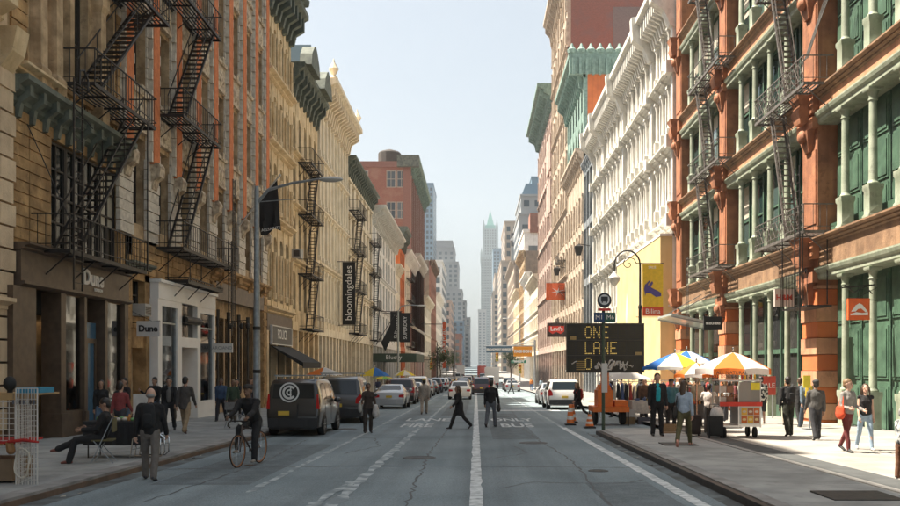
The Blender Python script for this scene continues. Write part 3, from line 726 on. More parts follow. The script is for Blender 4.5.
# --- tan arched building
r3 = building(Lf, 'arched_building', 'tan building with tiers of arched windows and a dark scrolled cornice', 49.78, 56.7, 24.6, 'stoneD')
o3 = bays(50.0, 4, 1.62, .95)
grid(r3, Lf, 49.78, 56.7, o3, [(5.7, 9.6), (10.9, 14.0), (15.2, 18.0), (19.2, 22.0)], 5.0, 24.0, 'stoneD', round_head=True, wd=-.3)
cm3 = MB(); cm3.lathe([(.16,0),(.16,.25),(.11,.3),(.10,1.9),(.17,2.1),(.17,2.2)], n=8); c3 = cm3.mesh('engaged_column', M['stoneD'], True)
for lz in (5.8, 10.9, 15.2, 19.2):
    for k in range(5): inst(c3, 'engaged_column', r3, (Lf.X(.08), 50.0+k*1.62, lz), (0,0,0), scale=(1,1,1.25 if lz < 6 else 1))
for z in (4.9, 10.2, 14.55, 18.6): cornice(r3, Lf, 49.8, 56.7, z, z+.4, .42, 'stoneD', 0, steps=2)
cornice(r3, Lf, 49.8, 56.8, 22.9, 24.6, 1.15, 'dkgreen', 0, brackets=1.0, bw=.32, bh=1.5)
for s in (51.5, 55.3):
    b = MB(); b.lathe([(.25,0),(.3,.3),(.12,.5),(.35,.9),(.1,1.3),(.02,1.5)], (Lf.X(1.2), s, 24.6), 8); b.build('finial', M['dkgreen'], r3)
b = MB(); Lf.face(b, [(52.2,24.5),(52.5,25.4),(53.2,25.9),(53.9,25.4),(54.2,24.5)], .9, 1.5); b.build('scrolled_crest', M['dkgreen'], r3)
b = MB(); Lf.box(b, 49.9, 56.6, -.4, .1, 3.9, 4.9); b.build('fascia', M['darkwood'], r3)
for a in (49.8, 52.0, 54.3, 56.3):
    b = MB(); Lf.box(b, a, a+.4, -.4, .12, -1.5, 3.9); b.build('pier', M['stoneD'], r3)
for a in (50.25, 52.45, 54.75):
    q = MB(); q.box(-.8,.8,0,.03,0,2.9); inst(q.mesh('shop_window', M['shop']), 'shop_window', r3, (Lf.X(-.2), a+.8, .3), (0,0,Lf.rz))
sg = sign_thing('fascia_sign', 'framed dark name board above the black awning', (Lf.X(.15), 53.3, 3.1))
b = MB(); Lf.box(b, 50.6, 56.0, .12, .2, 3.15, 4.2); b.build('board', flat('greyboard', (.12,.115,.11)), sg)
b = MB()
for z in (3.1, 4.18): Lf.box(b, 50.55, 56.05, .1, .24, z, z+.06)
for s in (50.55, 55.99): Lf.box(b, s, s+.06, .1, .24, 3.16, 4.18)
b.build('frame', plain('frame_white', (.6,.58,.55)), sg)
text('POLICE', .8, 'lettering', WH, (Lf.X(.21), 53.3, 3.72), Lf.trot(), sg, ext=.006)
aw = sign_thing('awning', 'black sloping shop awning below the framed name board', (Lf.X(.1), 53.5, 2.0), 'awning')
b = MB(); Lf.prof(b, [(.13,3.05),(.13,3.0),(2.0,2.0),(2.0,2.06)], 50.6, 56.3); b.build('canvas', flat('blackcanvas', (.018,.017,.017), .8), aw)
b = MB(); Lf.box(b, 50.6, 56.3, 1.97, 2.0, 1.72, 2.0); b.build('valance', M['blackcanvas'], aw)
b = MB(); Lf.face(b, [(50.6, 0), (50.6, 0.01), (50.63, .01)], 0, 0.01); 
b = MB(); b.prism([(.13,3.0),(2.0,2.0),(2.0,1.8)], lambda p,t:(Lf.X(p[0]), t, p[1]), 50.6, 50.63); b.build('side_cheek', M['blackcanvas'], aw)

def generic(F, name, label, s0, s1, H, wm, n, levels, cz, cm, cout=1.0, bm='body', w=.5, gl='glass', nx=1, nz=2, fm='winframe', rh=False, ledges=(), hood=None, sill=None, shopm='winframe', gz=4.2, depth=16, group=None, pil=None, win=True, brk=None):
    r = building(F, name, label, s0, s1, H, bm, depth, group=group)
    p = (s1-s0-.3)/n
    grid(r, F, s0, s1, bays(s0+.15, n, p, p*w), levels, gz+.6, H-.2, wm, nx=nx, nz=nz, gm=gl, fm=fm, round_head=rh, hood=hood, sill=sill)
    for z in ledges: cornice(r, F, s0, s1, z, z+.35, .35, wm, 0, steps=2)
    cornice(r, F, s0, s1, cz, H+.1, cout, cm, 0, brackets=brk or max(.8, p*.5), bw=.25)
    b = MB(); F.box(b, s0, s1, -.4, .1, gz, gz+.6); b.build('fascia', M[wm], r)
    m = max(2, n); q = (s1-s0)/m
    for k in range(m+1):
        b = MB(); F.box(b, max(s0, s0+k*q-.2), min(s1, s0+k*q+.2), -.4, .08, g(s1)-.5, gz); b.build('pier', M[wm], r)
    key = ('gsw', round(q,1), shopm)
    if key not in WIN:
        x = MB(); x.box(-q/2+.25, q/2-.25, 0, .03, 0, 3.3); WIN[key] = x.mesh('shop_window', M['shop'])
    for k in range(m): inst(WIN[key], 'shop_window', r, (F.X(-.3), s0+(k+.5)*q, g(s1)+.5), (0,0,F.rz))
    if pil:
        x = MB(); hh = levels[0][1]-levels[0][0]+.3
        x.sq([(.2,0),(.2,.3),(.14,.34),(.13,hh-.35),(.2,hh-.2),(.2,hh)], k=.8); pmz = x.mesh('pilaster', M[pil])
        for l in levels:
            for k in range(n+1): inst(pmz, 'pilaster', r, (F.X(.04), min(max(s0+.15+k*p, s0+.2), s1-.2), l[0]-.1), (0,0,0))
    return r
r4 = generic(Lf, 'ornate_building', 'cream building with narrow arched windows, iron balconies and a green cornice', 56.72, 66.2, 21.5, 'stoneD', 5,
        [(5.6,8.2),(9.2,11.8),(12.9,15.2),(16.3,18.6)], 20.1, 'dkgreen', .9, 'stoneD', rh=True, ledges=(8.5,12.2,15.6), brk=1.1)
for s in (58.5, 63.5):
    b = MB(); Lf.face(b, [(s-1.6,21.5),(s-1.3,22.3),(s-.5,23.0),(s,23.2),(s+.5,23.0),(s+1.3,22.3),(s+1.6,21.5)], .5, 1.3); b.build('rounded_pediment', M['dkgreen'], r4)
b = MB(); Lf.box(b, 65.6, 66.25, -16, -.1, 21.3, 24.2); b.build('chimney_wall', M['brickL'], r4)
r5 = generic(Lf, 'column_building', 'pale cream building with close set columns and a bracketed cornice', 66.24, 81.0, 23.6, 'cream', 9,
        [(5.4,9.0),(10.0,13.2),(14.2,17.2),(18.0,20.8)], 21.9, 'cream', 1.5, 'body', rh=True, ledges=(9.3,13.5,17.35), pil='cream2', brk=.8, w=.46)
for s in (67, 80.2):
    b = MB(); b.lathe([(.3,0),(.35,.3),(.15,.5),(.4,1.0),(.1,1.5),(.02,1.8)], (Lf.X(1.1), s, 23.6), 8); b.build('finial', M['cream'], r5)
b = MB(); Lf.box(b, 66.3, 69.3, -9, -8.96, 23.7, 26.2); Lf.box(b, 66.3, 66.34, -9, -.5, 23.7, 26.2); b.build('roof_glass_screen', M['bluetower'], r5)
r6 = generic(Lf, 'balconied_building', 'tan building with small iron balconies and a dark cornice', 81.04, 101, 21.3, 'cream', 7,
        [(5.4,8.2),(9.4,12.2),(13.4,16),(16.9,19.2)], 20.2, 'dkgreen', .9, 'body', ledges=(8.8,12.7), hood='cream', brk=1.0)
r7 = generic(Lf, 'white_building', 'off white building with heavy white cornice next to the orange wall', 101.04, 130, 20.4, 'offwhite', 8,
        [(5.2,8.2),(9.2,12.2),(13,15.8),(16.3,18.2)], 18.9, 'white', 1.6, 'body', ledges=(8.6,12.5), brk=1.2)
r8 = generic(Lf, 'orange_walled_building', 'narrow building with a bright orange side wall and green cap', 138, 147, 23.8, 'orangewall', 3,
        [(5,8),(9,12),(13,16),(17,20)], 21.5, 'dkgreen', 1.2, 'orangewall', brk=1.2)
r8b = generic(Lf, 'cream_building', 'low cream building between the white building and the orange wall', 130.04, 137.9, 17, 'cream2', 3, [(5,8),(9,12),(13,15)], 16, 'cream2', .8, 'body')
# brick building with windows on its end wall, rising behind
r9 = building(Lf, 'brick_building', 'tall red brick block with paired windows on its end wall and green cornice', 160, 203, 39, 'brickL', depth=17, front=0)
for wx in (-14.6, -21.5):
    for wz in (35, 29.3, 23.8, 18.3):
        for dx in (-.95, .95):
            w_ = window(r9, Lf, 0, 0, 1.7, 3.1, 0, 2, 2, 'winwhite', 'glassfar', .14)
            w_.location = Vector((wx+dx, 159.98, wz-.5)) - worg(r9); w_.rotation_euler = (0, 0, 0)
b = MB(); b.box(-29, XL+.1, 159.9, 160, 38.2, 39.3); b.box(-13.4, XL+.12, 159.9, 160, 3, 38.2); b.build('coping', flat('copingL', (.26,.13,.1)), r9)
cornice(r9, Lf, 160, 203, 38.0, 40.4, 1.6, 'verdi', 0, brackets=3)
b = MB(); b.box(-14.4, -10.4, 159.2, 160.2, 38.2, 40.3); b.build('cornice_return', M['dkgreen'], r9)
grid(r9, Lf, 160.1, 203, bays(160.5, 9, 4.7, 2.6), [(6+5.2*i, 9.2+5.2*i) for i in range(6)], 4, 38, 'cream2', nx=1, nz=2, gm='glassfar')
wt = empty('water_tank', (-16.6, 168, 39), 'dark rooftop water tank on top of the red brick block', 'water tank')
b = MB(); b.lathe([(2.2,40.2),(2.2,42.6),(1.9,42.9),(.1,43.5)], (-16.6,168,0), 14); b.build('tank', flat('tankwood', (.07,.06,.055), .9), wt)
b = MB(); [b.bar((-16.6+a*1.8,168+c*1.8,39),(-16.6+a*1.6,168+c*1.6,40.3),.15) for a in (-1,1) for c in (-1,1)]; b.build('stand', M['iron'], wt)
G_L = 'smaller buildings further down the left side'
specs = [(147.2, 172, 21.5, 'cream2', 'offwhite', 6), (172.2, 200, 24, 'offwhite', 'white', 6), (200.2, 232, 18, 'cream2', 'cream2', 6), (232.2, 262, 30, 'bodyred', 'brownc', 6), (262.2, 305, 24, 'offwhite', 'offwhite', 7)]
labs = ['cream building right past the orange wall', 'off white building under the red brick block', 'low cream building with a grey white neighbour', 'reddish building with brown cornice down the left side', 'long pale building far down the left side']
for (a, c, H, wm, cm_, n), lb in zip(specs, labs):
    nl = int((H-5)/4.2)
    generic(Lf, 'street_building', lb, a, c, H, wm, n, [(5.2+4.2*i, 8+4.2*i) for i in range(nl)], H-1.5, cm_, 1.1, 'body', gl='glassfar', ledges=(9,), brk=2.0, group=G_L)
# ================================================================ RIGHT SIDE
# --- terracotta and green cast iron building
q1 = building(Rf, 'cast_iron_building', 'terracotta red and green cast iron building with tall columns and fire escapes', 9, 56.4, 27.5, 'green', front=-.9)
PIERS = [(12.5,14), (23.2,24.4), (33.0,34.5), (45.0,46.3), (54.9,56.3)]
LZ = [5.1, 10.95, 16.1, 21.4, 26.4]            # underside of the lintels
FZ = [6.65, 12.15, 17.35, 22.5]                # top of the ledges (floor levels)
for i, (a, c) in enumerate(PIERS):
    b = MB(); Rf.box(b, a, c, -.9, .12, 4.9, 27.4)
    for z in FZ: Rf.box(b, a+.12, c-.12, .12, .16, z+.6, z+3.4)
    b.build('pier', M['redstone'], q1)
    b = MB()
    for lz, fz in zip(LZ, FZ):
        Rf.box(b, a-.06, c+.06, .1, .34, lz-.1, lz+.3); Rf.box(b, a-.1, c+.1, .1, .34, fz-.75, fz-.1)
        b.sq([(.3,fz-1.0),(.42,fz-.6),(.34,fz-.3),(.48,fz+.08)], (Rf.X(.3), (a+c)/2, 0))
        b.ell((Rf.X(.42), (a+c)/2, lz-.28), (.18,.3,.26)); b.sq([(.12,lz-.9),(.2,lz-.5),(.28,lz-.12)], (Rf.X(.15), (a+c)/2, 0), 1.8)
    b.build('pier_ornament', M['redstone'], q1, smooth=True, kind='stuff')
    z = -.8; k = 0
    while z < 4.9:
        h = .62
        b = MB(); Rf.box(b, a-.04*(k%2), c+.04*(k%2), -.9, .13+.05*(k%2), z, min(z+h-.02, 4.9)); b.build('pier_block', M['salmon' if k%2 else 'orangewall'], q1); z += h; k += 1
colm = [col_mesh(LZ[0]+.6, .13, ped=1.5)] + [col_mesh(LZ[i]-FZ[i-1]+.02, .145, ped=1.15) for i in range(1, 4)]
colg = [col_mesh(LZ[0]+.6, .13, 'palegreen', ped=1.5)]
def bayset(s0, s1, n, kinds):
    p = (s1-s0)/n
    for lv in range(4):
        zf = -.5 if lv == 0 else FZ[lv-1]
        zl = LZ[lv]
        for k in range(1, n):
            inst(colm[lv], 'column', q1, (Rf.X(-.02), s0+k*p, g(s1)-.05 if lv == 0 else zf), (0,0,0), scale=(1,1,(zl-g(s1)+.05)/(LZ[0]+.6)) if lv == 0 else None)
        for k in range(n):
            c = s0+(k+.5)*p; w = p-.1; h = zl-zf
            kd = kinds[lv] if isinstance(kinds, (list, tuple)) else kinds
            if kd == 'panel':
                key = ('gp', round(w,2), round(h,2))
                if key not in WIN:
                    b = MB(); b.box(-w/2, w/2, 0, .1, 0, h)
                    for z0_, z1_ in ((.15,h*.3),(h*.34,h*.66),(h*.70,h-.15)):
                        for sx_ in (-1, 1):
                            x0_, x1_ = sorted((sx_*.06, sx_*(w/2-.08)))
                            b.prism([(x0_,z0_),(x1_,z0_),(x1_,z1_),(x0_,z1_)], lambda p_,t: (p_[0]*(1-0.0*t)+0, t, p_[1]), -.045, 0)
                            b.box(x0_+.09, x1_-.09, -.075, -.045, z0_+.1, z1_-.1)
                    WIN[key] = b.mesh('shutter_panel', M['green'])
                inst(WIN[key], 'shutter_panel', q1, (Rf.X(-.62), c, zf), (0,0,Rf.rz))
            elif kd == 'dark':
                key = ('gd', round(w,2), round(h,2))
                if key not in WIN:
                    b = MB(); b.box(-w/2, w/2, 0, .03, 0, h); WIN[key] = b.mesh('shop_window', M['shop'])
                    b = MB(); b.box(-w/2,-w/2+.12,-.1,.04,0,h); b.box(w/2-.12,w/2,-.1,.04,0,h); b.box(-w/2+.12,w/2-.12,-.1,.04,2.9,3.1); b.box(-w/2+.12,w/2-.12,-.1,.04,0,.6); WIN[key+('f',)] = b.mesh('shop_frame', M['green'])
                o = inst(WIN[key+('f',)], 'shop_frame', q1, (Rf.X(-.6), c, zf), (0,0,Rf.rz)); sub(WIN[key], 'shop_window', o)
            else:
                window(q1, Rf, c, zf+.55, w-.25, h-.6, -.5, 1, 2, 'green', 'glassR', .11)
    b = MB()
    for lv in range(1, 4): Rf.box(b, s0, s1, -.65, -.35, FZ[lv-1]-.1, FZ[lv-1]+.55)
    b.build('sill_panel', M['green'], q1)
    for lz, fz in zip(LZ, FZ):
        b = MB(); Rf.prof(b, [(-.9,lz),(.1,lz),(.14,lz+.06),(.14,lz+.2),(.22,lz+.27),(.26,lz+.38),(.26,lz+.44),(-.9,lz+.44)], s0, s1); b.build('lintel', M['palegreen'], q1)
        b = MB(); Rf.box(b, s0, s1, -.9, .10, lz+.44, fz-.3); b.build('frieze', M['salmon' if fz > 7 else 'ledge'], q1)
        b = MB(); Rf.prof(b, cprof(fz-.3, fz+.03, .28, .1), s0, s1); b.build('ledge', M['ledge'], q1)
bayset(24.4, 33.0, 4, ['panel']*4) if False else None
bayset(24.4, 33.0, 4, ['panel','panel','panel','panel'])
bayset(14.0, 23.2, 4, 'panel')
bayset(34.5, 45.0, 5, ['dark','window','window','window'])
bayset(46.3, 54.9, 4, ['dark','window','window','window'])
# --- white building
q2 = building(Rf, 'white_iron_building', 'long white cast iron building with rows of columns and a deep white cornice', 56.45, 95.2, 26.6, 'offwhite', front=-.5)
n2 = 20; p2 = (95.2-56.45)/n2
lv2 = [(6.6,10.3),(12.2,15.5),(17.1,20.3),(21.7,24.2)]
grid(q2, Rf, 56.45, 95.2, bays(56.45, n2, p2, 1.02), lv2, 5.6, 26, 'white', nz=2, fm='winwhite', wd=-.38)
for z, h in ((5.2,.6),(10.9,.55),(16.0,.55),(20.8,.5)): cornice(q2, Rf, 56.45, 95.2, z, z+h, .6, 'white', 0, steps=3, brackets=p2, bw=.22)
cornice(q2, Rf, 56.45, 95.2, 24.9, 26.9, 1.5, 'white', 0, brackets=.65, bw=.26, bh=1.5)
x = MB(); x.sq([(.22,0),(.22,.6),(.17,.66)]); x.lathe([(.15,.66),(.15,.75),(.125,.8),(.11,2.6),(.16,2.75),(.2,2.95)], n=8); x.sq([(.22,2.95),(.22,3.1)]); c2 = x.mesh('column', M['white'], True)
for l in lv2:
    for k in range(n2+1): inst(c2, 'column', q2, (Rf.X(.1), min(max(56.45+k*p2, 56.75), 94.9), l[0]-.1), (0,0,0), scale=(1,1,(l[1]-l[0]+.3)/3.1))
for s in (56.75, 63.5, 75.8, 87.5, 94.8):      # stronger piers
    x = MB(); Rf.box(x, s-.3, s+.3, 0, .32, 5.6, 24.9)
    for z in (11.2, 16.3, 21.1): Rf.box(x, s-.38, s+.38, 0, .75, z-.3, z+.5)
    x.build('pier', M['white'], q2)
    x = MB(); Rf.prof(x, [(0,23.6),(.5,23.9),(.9,24.8),(1.7,25.4),(1.8,27.0),(.2,27.3)], s-.38, s+.38); x.build('cornice_console', M['white'], q2)
for k in range(8):
    s = 74.2 + k*2.65
    x = MB(); Rf.box(x, s, s+.5, -.4, .2, -1.8, 5.2); x.build('pier', M['white'], q2)
    x = MB(); x.box(-1.05,1.05,0,.03,0,3.6); 
    key=('q2sw',)
    if key not in WIN: WIN[key] = x.mesh('shop_window', M['shop'])
    inst(WIN[key], 'shop_window', q2, (Rf.X(-.3), s+1.6, -.4), (0,0,Rf.rz))
yb = empty('yellow_annex', (Rf.X(1.1), 65, g(65)), 'projecting yellow painted wall box in front of the white iron building', 'wall')
b = MB(); Rf.box(b, 56.5, 73.9, -.02, 1.1, -2, 10.25); b.build('wall', M['yellowwall'], yb)
b = MB(); Rf.box(b, 56.45, 73.95, -.02, 1.14, 10.25, 10.4); b.build('coping', M['offwhite'], yb)
mu = empty('mural_figure', (Rf.X(1.12), 69.3, 2.0), 'faded pale painted figure poster on the yellow wall', 'poster')
pm_ = [(68.3,2.1),(69.9,2.1),(69.9,3.2),(69.5,5.0),(69.6,5.9),(69.4,6.7),(69.25,7.2),(69.1,7.6),(68.9,7.2),(68.7,6.7),(68.6,5.9),(68.7,5.0),(68.4,3.4)]
b = MB(); Rf.face(b, pm_, 1.1, 1.104); b.build('print', flat('paleprint', (.68,.63,.55)), mu)
b = MB(); Rf.face(b, [(68.75,2.2),(69.05,2.2),(69.2,4.4),(69.1,5.9),(68.95,5.9)], 1.106, 1.108); b.build('print_shade', flat('brownprint', (.45,.27,.18)), mu)
b = MB(); Rf.face(b, [(69.4,2.2),(69.6,2.2),(69.5,4.5),(69.35,5.5)], 1.106, 1.108); b.build('print_shade', M['brownprint'], mu)
# --- glass fronted building between
q3 = generic(Rf, 'glazed_building', 'narrow grey metal and glass fronted building beside the white one', 95.25, 105.9, 26, 'pole', 4, [(5.4,11.4),(12.2,18.2),(19,24.6)], 25.2, 'pole', .4, 'offwhite', w=.86, nx=2, nz=3)
q4 = generic(Rf, 'green_copper_building', 'building with green copper facade and cornice and an orange side wall', 105.95, 124.5, 28.2, 'sandR', 6, [(5.5+4.6*i, 8.8+4.6*i) for i in range(4)], 26.4, 'sandR', 1.0, 'orangewall', rh=True, brk=1.4, pil='sandR')
b = MB(); Rf.box(b, 105.97, 124.48, -16, -.5, 28.2, 39.6); b.build('upper_core', M['orangewall'], q4)
grid(q4, Rf, 105.95, 124.5, bays(106.1, 6, 3.06, 1.5), [(29,31.8),(33,35.8)], 28.3, 38, 'verdi', round_head=True)
cornice(q4, Rf, 105.95, 124.5, 36.8, 39.7, 1.8, 'verdi', 0, brackets=1.4)
b = MB(); b.box(Rf.X(1.7), XR+4.6, 105.6, 106.4, 37.2, 39.9); b.build('cornice_return', M['verdi'], q4)
for k in range(6):
    b = MB(); b.lathe([(.5,39.7),(.6,40.1),(.3,40.4),(.1,40.9)], (Rf.X(1.4-k*1.15), 105.9, 0), 8); b.build('finial', M['verdi'], q4)
# verdigris return has its own small brackets
q = MB()
for k in range(8): q.box(XR+4.2-k*.8, XR+4.5-k*.8, 105.3, 105.7, 37.0, 39.0)
q.build('bracket', M['verdi'], q4, kind='stuff')
q5 = generic(Rf, 'tall_brick_building', 'tallest red brick building with blank side wall and ornate beige front', 124.6, 149, 60, 'sandR', 6, [(5.5+4.7*i, 8.9+4.7*i) for i in range(11)], 57, 'sandR', 1.6, 'brickR', rh=True, ledges=(14.5,24,38,47), pil='sandR', depth=28)
for (x0_, x1_, z0_, z1_) in ((19.5,23.5,46,53),(23,27,38,42),(28,33,45,49)):
    b = MB(); b.box(x0_, x1_, 124.56, 124.6, z0_, z1_); b.build('rendered_patch', flat('greyrender', (.2,.17,.16), .9), q5)
q6 = generic(Rf, 'pink_stone_building', 'pinkish carved stone tower block under a wide green cornice', 149.1, 182, 50, 'pinkstone', 7, [(5.5+5.1*i, 9+5.1*i) for i in range(8)], 47.2, 'verdi', 2.6, 'pinkstone', rh=True, ledges=(14,24,34), brk=1.6, pil='pinkstone')
for z0_, z1_ in ((35.8,41.8),(28.4,34)):
    for s in (151.2, 156):
        b = MB(); Rf.box(b, s-1.4, s+1.4, 0, .35, z0_, z1_); b.build('carved_panel', M['pinkstone'], q6)
G_R = 'smaller buildings further down the sunlit side'
specs = [(182.2, 210, 21, 'cream2', 'cream2', 6), (210.2, 236, 24.5, 'offwhite', 'offwhite', 6), (236.2, 262, 33, 'stoneC', 'stoneC', 6), (262.2, 300, 25, 'cream', 'cream', 7), (300.2, 360, 38, 'tantower', 'tantower', 8)]
labs = ['cream building past the pinkish stone tower', 'off white building two past the pinkish stone tower', 'greyish building far down the sunlit side', 'tan cream building far down the sunlit side', 'brown tan block furthest down the sunlit side']
for (a, c, H, wm, cm_, n), lb in zip(specs, labs):
    nl = int((H-5)/4.2)
    generic(Rf, 'street_building', lb, a, c, H, wm, n, [(5.2+4.2*i, 8+4.2*i) for i in range(nl)], H-1.6, cm_, 1.3, 'body', gl='glassfar', ledges=(9,13.2), brk=2.0, pil=wm, group=G_R)

# ================================================================ FAR CITY
def tower(name, label, x0, x1, y0, y1, tiers, m, fl=3.8, bw=4.0, wfrac=.5, cat='tower', wm='glassfar'):
    """tiers: (inset, top height); windows on the faces that look towards the street and the camera"""
    z0 = g(y0) - 3; r = empty(name, ((x0+x1)/2, y0, z0), label, cat); base = z0
    wn_ = MB()
    for ins, H in tiers:
        b = MB(); b.box(x0+ins, x1-ins, y0+ins, y1-ins, base, H); b.box(x0+ins-.3, x1-ins+.3, y0+ins-.3, y1-ins+.3, H, H+.8); b.build('tier', M[m], r)
        z = base + 3
        while z + fl*.7 < H:
            n = max(1, int((x1-x0-2*ins)/bw)); p = (x1-x0-2*ins)/n
            for k in range(n):
                a = x0+ins+p*(k+.5); wn_.quad((a-p*wfrac/2, y0+ins-.06, z), (a+p*wfrac/2, y0+ins-.06, z), (a+p*wfrac/2, y0+ins-.06, z+fl*.58), (a-p*wfrac/2, y0+ins-.06, z+fl*.58))
            xs = x1-ins+.06 if x1 < 0 else x0+ins-.06
            n = max(1, min(24, int((y1-y0-2*ins)/bw))); p = (y1-y0-2*ins)/n
            for k in range(n):
                a = y0+ins+p*(k+.5); wn_.quad((xs, a-p*wfrac/2, z), (xs, a+p*wfrac/2, z), (xs, a+p*wfrac/2, z+fl*.58), (xs, a-p*wfrac/2, z+fl*.58))
            z += fl
        base = H
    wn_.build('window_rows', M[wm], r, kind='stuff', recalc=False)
    return r
def U(u, y): return (u-476)*y/875
def Z(v, y): return 1.85 + (366-v)*y/875
def tw(name, label, u0, u1, y, tiers, m, dep=40, **k):
    return tower(name, label, U(u0,y), U(u1,y), y, y+dep, [(a*y/875, Z(v,y)) for a, v in tiers], m, **k)
tw('glass_tower', 'slab sided blue grey glass tower on the left skyline', 414, 433, 620, [(0,184)], 'bluetower', 50, bw=2.6, wfrac=.6)
tw('stepped_tower', 'grey stepped stone tower right of the blue glass tower', 418, 462, 700, [(0,290),(4,262),(8,247),(10,240)], 'greytower', 60)
tw('stepped_tower', 'smaller pale stepped tower below the grey stepped tower', 440, 469, 760, [(0,330),(3,301),(7,292)], 'greytower', 60)
tw('office_block', 'light grey banded office block above the left hand roofs', 398, 442, 330, [(0,262)], 'offwhite', 50, bw=3.2)
tw('apartment_block', 'pinkish block with rows of windows in the left hand distance', 425, 451, 420, [(0,302)], 'pinkstone', 60, bw=3.4)
tw('apartment_block', 'narrow reddish block near the end of the left row', 436, 461, 520, [(0,335)], 'bodyred', 60)
tw('distant_block', 'dark thin block at the end of the left row', 446, 464, 640, [(0,322)], 'bluetower', 60)
tw('distant_block', 'pale low block closing the left row', 455, 470, 820, [(0,318)], 'greytower', 80)
# the pale gothic skyscraper with the green pointed roof
sy = 1400; sx0 = U(490.3, sy); pxs = sy/875
gt = empty('gothic_skyscraper', (sx0, sy, -2), 'pale gothic skyscraper with a green pointed spire at the end of the street', 'skyscraper')
b = MB(); b.box(sx0-9.6*pxs, sx0+9.6*pxs, sy, sy+45, -4, Z(256,sy)); b.build('shaft', M['spire'], gt)
b = MB(); b.box(sx0-7.2*pxs, sx0+7.2*pxs, sy+4, sy+34, Z(256,sy), Z(228,sy)); b.build('upper_shaft', M['spire'], gt)
b = MB(); b.sq([(5.2*pxs,Z(228,sy)),(5.2*pxs,Z(224,sy)),(3.8*pxs,Z(224,sy)),(.9*pxs,Z(212,sy)),(.1,Z(208,sy))], (sx0, sy+19, 0)); b.build('roof', M['spiregreen'], gt)
for a in (-1, 1):
    for yy in (4, 34):
        b = MB(); b.sq([(1.2*pxs,Z(256,sy)),(1.2*pxs,Z(226,sy)),(.2,Z(219,sy))], (sx0+a*6.6*pxs, sy+yy, 0)); b.build('corner_turret', M['spiregreen'] if False else M['spire'], gt)
        b = MB(); b.sq([(1.0*pxs,Z(262,sy)),(1.0*pxs,Z(252,sy)),(.2,Z(247,sy))], (sx0+a*9*pxs, sy+yy*1.1, 0)); b.build('corner_turret', M['spire'], gt)
b = MB()
for k in range(-3, 4):
    x = sx0+k*2.5*pxs
    for j in range(46):
        z = 6+j*4.1
        if z > Z(260,sy): break
        b.quad((x-1.1,sy-.1,z),(x+1.1,sy-.1,z),(x+1.1,sy-.1,z+2.6),(x-1.1,sy-.1,z+2.6))
    b.box(x-1.9-.3, x-1.9+.3, sy-.8, sy, 0, Z(257,sy))
for k in range(-2, 3):
    x = sx0+k*2.5*pxs
    for j in range(10): z = Z(254,sy)+j*4.1; b.quad((x-1.1,sy+3.9,z),(x+1.1,sy+3.9,z),(x+1.1,sy+3.9,z+2.6),(x-1.1,sy+3.9,z+2.6))
b.build('window_rows', M['glassfar'], gt, kind='stuff', recalc=False)
tw('office_tower', 'teal glass tower just right of the gothic skyscraper', 493, 507, 1000, [(0,249)], 'bluetower', 60)
tw('distant_block', 'pale low block at the foot of the gothic skyscraper', 478, 486, 1200, [(0,310)], 'greytower', 80)
tw('distant_block', 'tan distant block beside the gothic skyscraper', 493, 512, 620, [(0,292),(2,274)], 'tantower', 80)
tw('brick_tower', 'brownish tower carrying the 401 board', 501, 530, 400, [(0,262),(4,222)], 'tantower', 60, bw=3)
tw('office_tower', 'grey tower with slate roof on the right skyline', 519, 545, 300, [(0,215),(2,196)], 'greytower', 40, bw=3)
b = MB(); yy=300; b.prism([(U(521,yy),Z(196,yy)),(U(543,yy),Z(196,yy)),(U(538,yy),Z(183,yy)),(U(526,yy),Z(183,yy))], lambda p,t:(p[0],t,p[1]), yy+1, yy+38); o = b.build('mansard_roof', M['bluetower'])
tag(o, 'slate grey mansard roof on the right skyline tower', 'roof')
tw('glass_tower', 'thin dark blue tower rising behind the right hand roofs', 531.5, 544, 420, [(0,178)], 'bluetower', 40, bw=2.5)
tw('distant_block', 'off white block with a brown box on its roof', 524, 560, 240, [(0,232)], 'offwhite', 30, bw=4)
b = MB(); yy=239; b.box(U(530,yy),U(542,yy),yy,yy+8,Z(232,yy),Z(213,yy)); o = b.build('rooftop_box', M['bodyred']); tag(o, 'brown rooftop box on the off white block', 'rooftop room')
bd = sign_thing('rooftop_sign', 'black and white 401 rooftop board on the brownish tower', (U(517,396), 396, Z(244,396)))
yy = 396; b = MB(); b.box(U(511,yy), U(524.5,yy), yy, yy+1, Z(246,yy), Z(233,yy)); b.build('board', flat('boardblack', (.03,.035,.045)), bd)
text('401', 4.6, 'lettering', WH, (U(517.7,yy), yy-.1, Z(239.3,yy)), (R(90),0,0), bd, off=.12)
b = MB(); b.box(U(511,yy), U(524.5,yy), yy, yy+.8, Z(262,yy), Z(247,yy)); b.build('lower_board', M['greytower'], bd)
# ================================================================ FIRE ESCAPES
def fe_stair(root, F, s0, z0, s1, z1, d, w, m, rail=True, name='stair'):
    """open stair rising from (s0, z0) to (s1, z1), w wide, centred at distance d from the wall"""
    b = MB()
    for dd in (d-w/2, d+w/2):
        b.bar((F.X(dd), s0, z0), (F.X(dd), s1, z1), .055)
        if rail:
            b.bar((F.X(dd), s0, z0+.85), (F.X(dd), s1, z1+.85), .022)
            for k in (0, .33, .66, 1): b.bar((F.X(dd), s0+(s1-s0)*k, z0+(z1-z0)*k), (F.X(dd), s0+(s1-s0)*k, z0+(z1-z0)*k+.85), .015)
    st = b.build(name, M[m], root)
    n = max(6, int((z1-z0)/.24)); key = ('tread', w, m)
    if key not in WIN:
        t = MB(); t.box(-w/2, w/2, -.1, .1, -.012, .012); WIN[key] = t.mesh('tread', M[m])
    for k in range(1, n):
        a = k/n; inst(WIN[key], 'tread', st, (F.X(d), s0+(s1-s0)*a, z0+(z1-z0)*a))
    return st
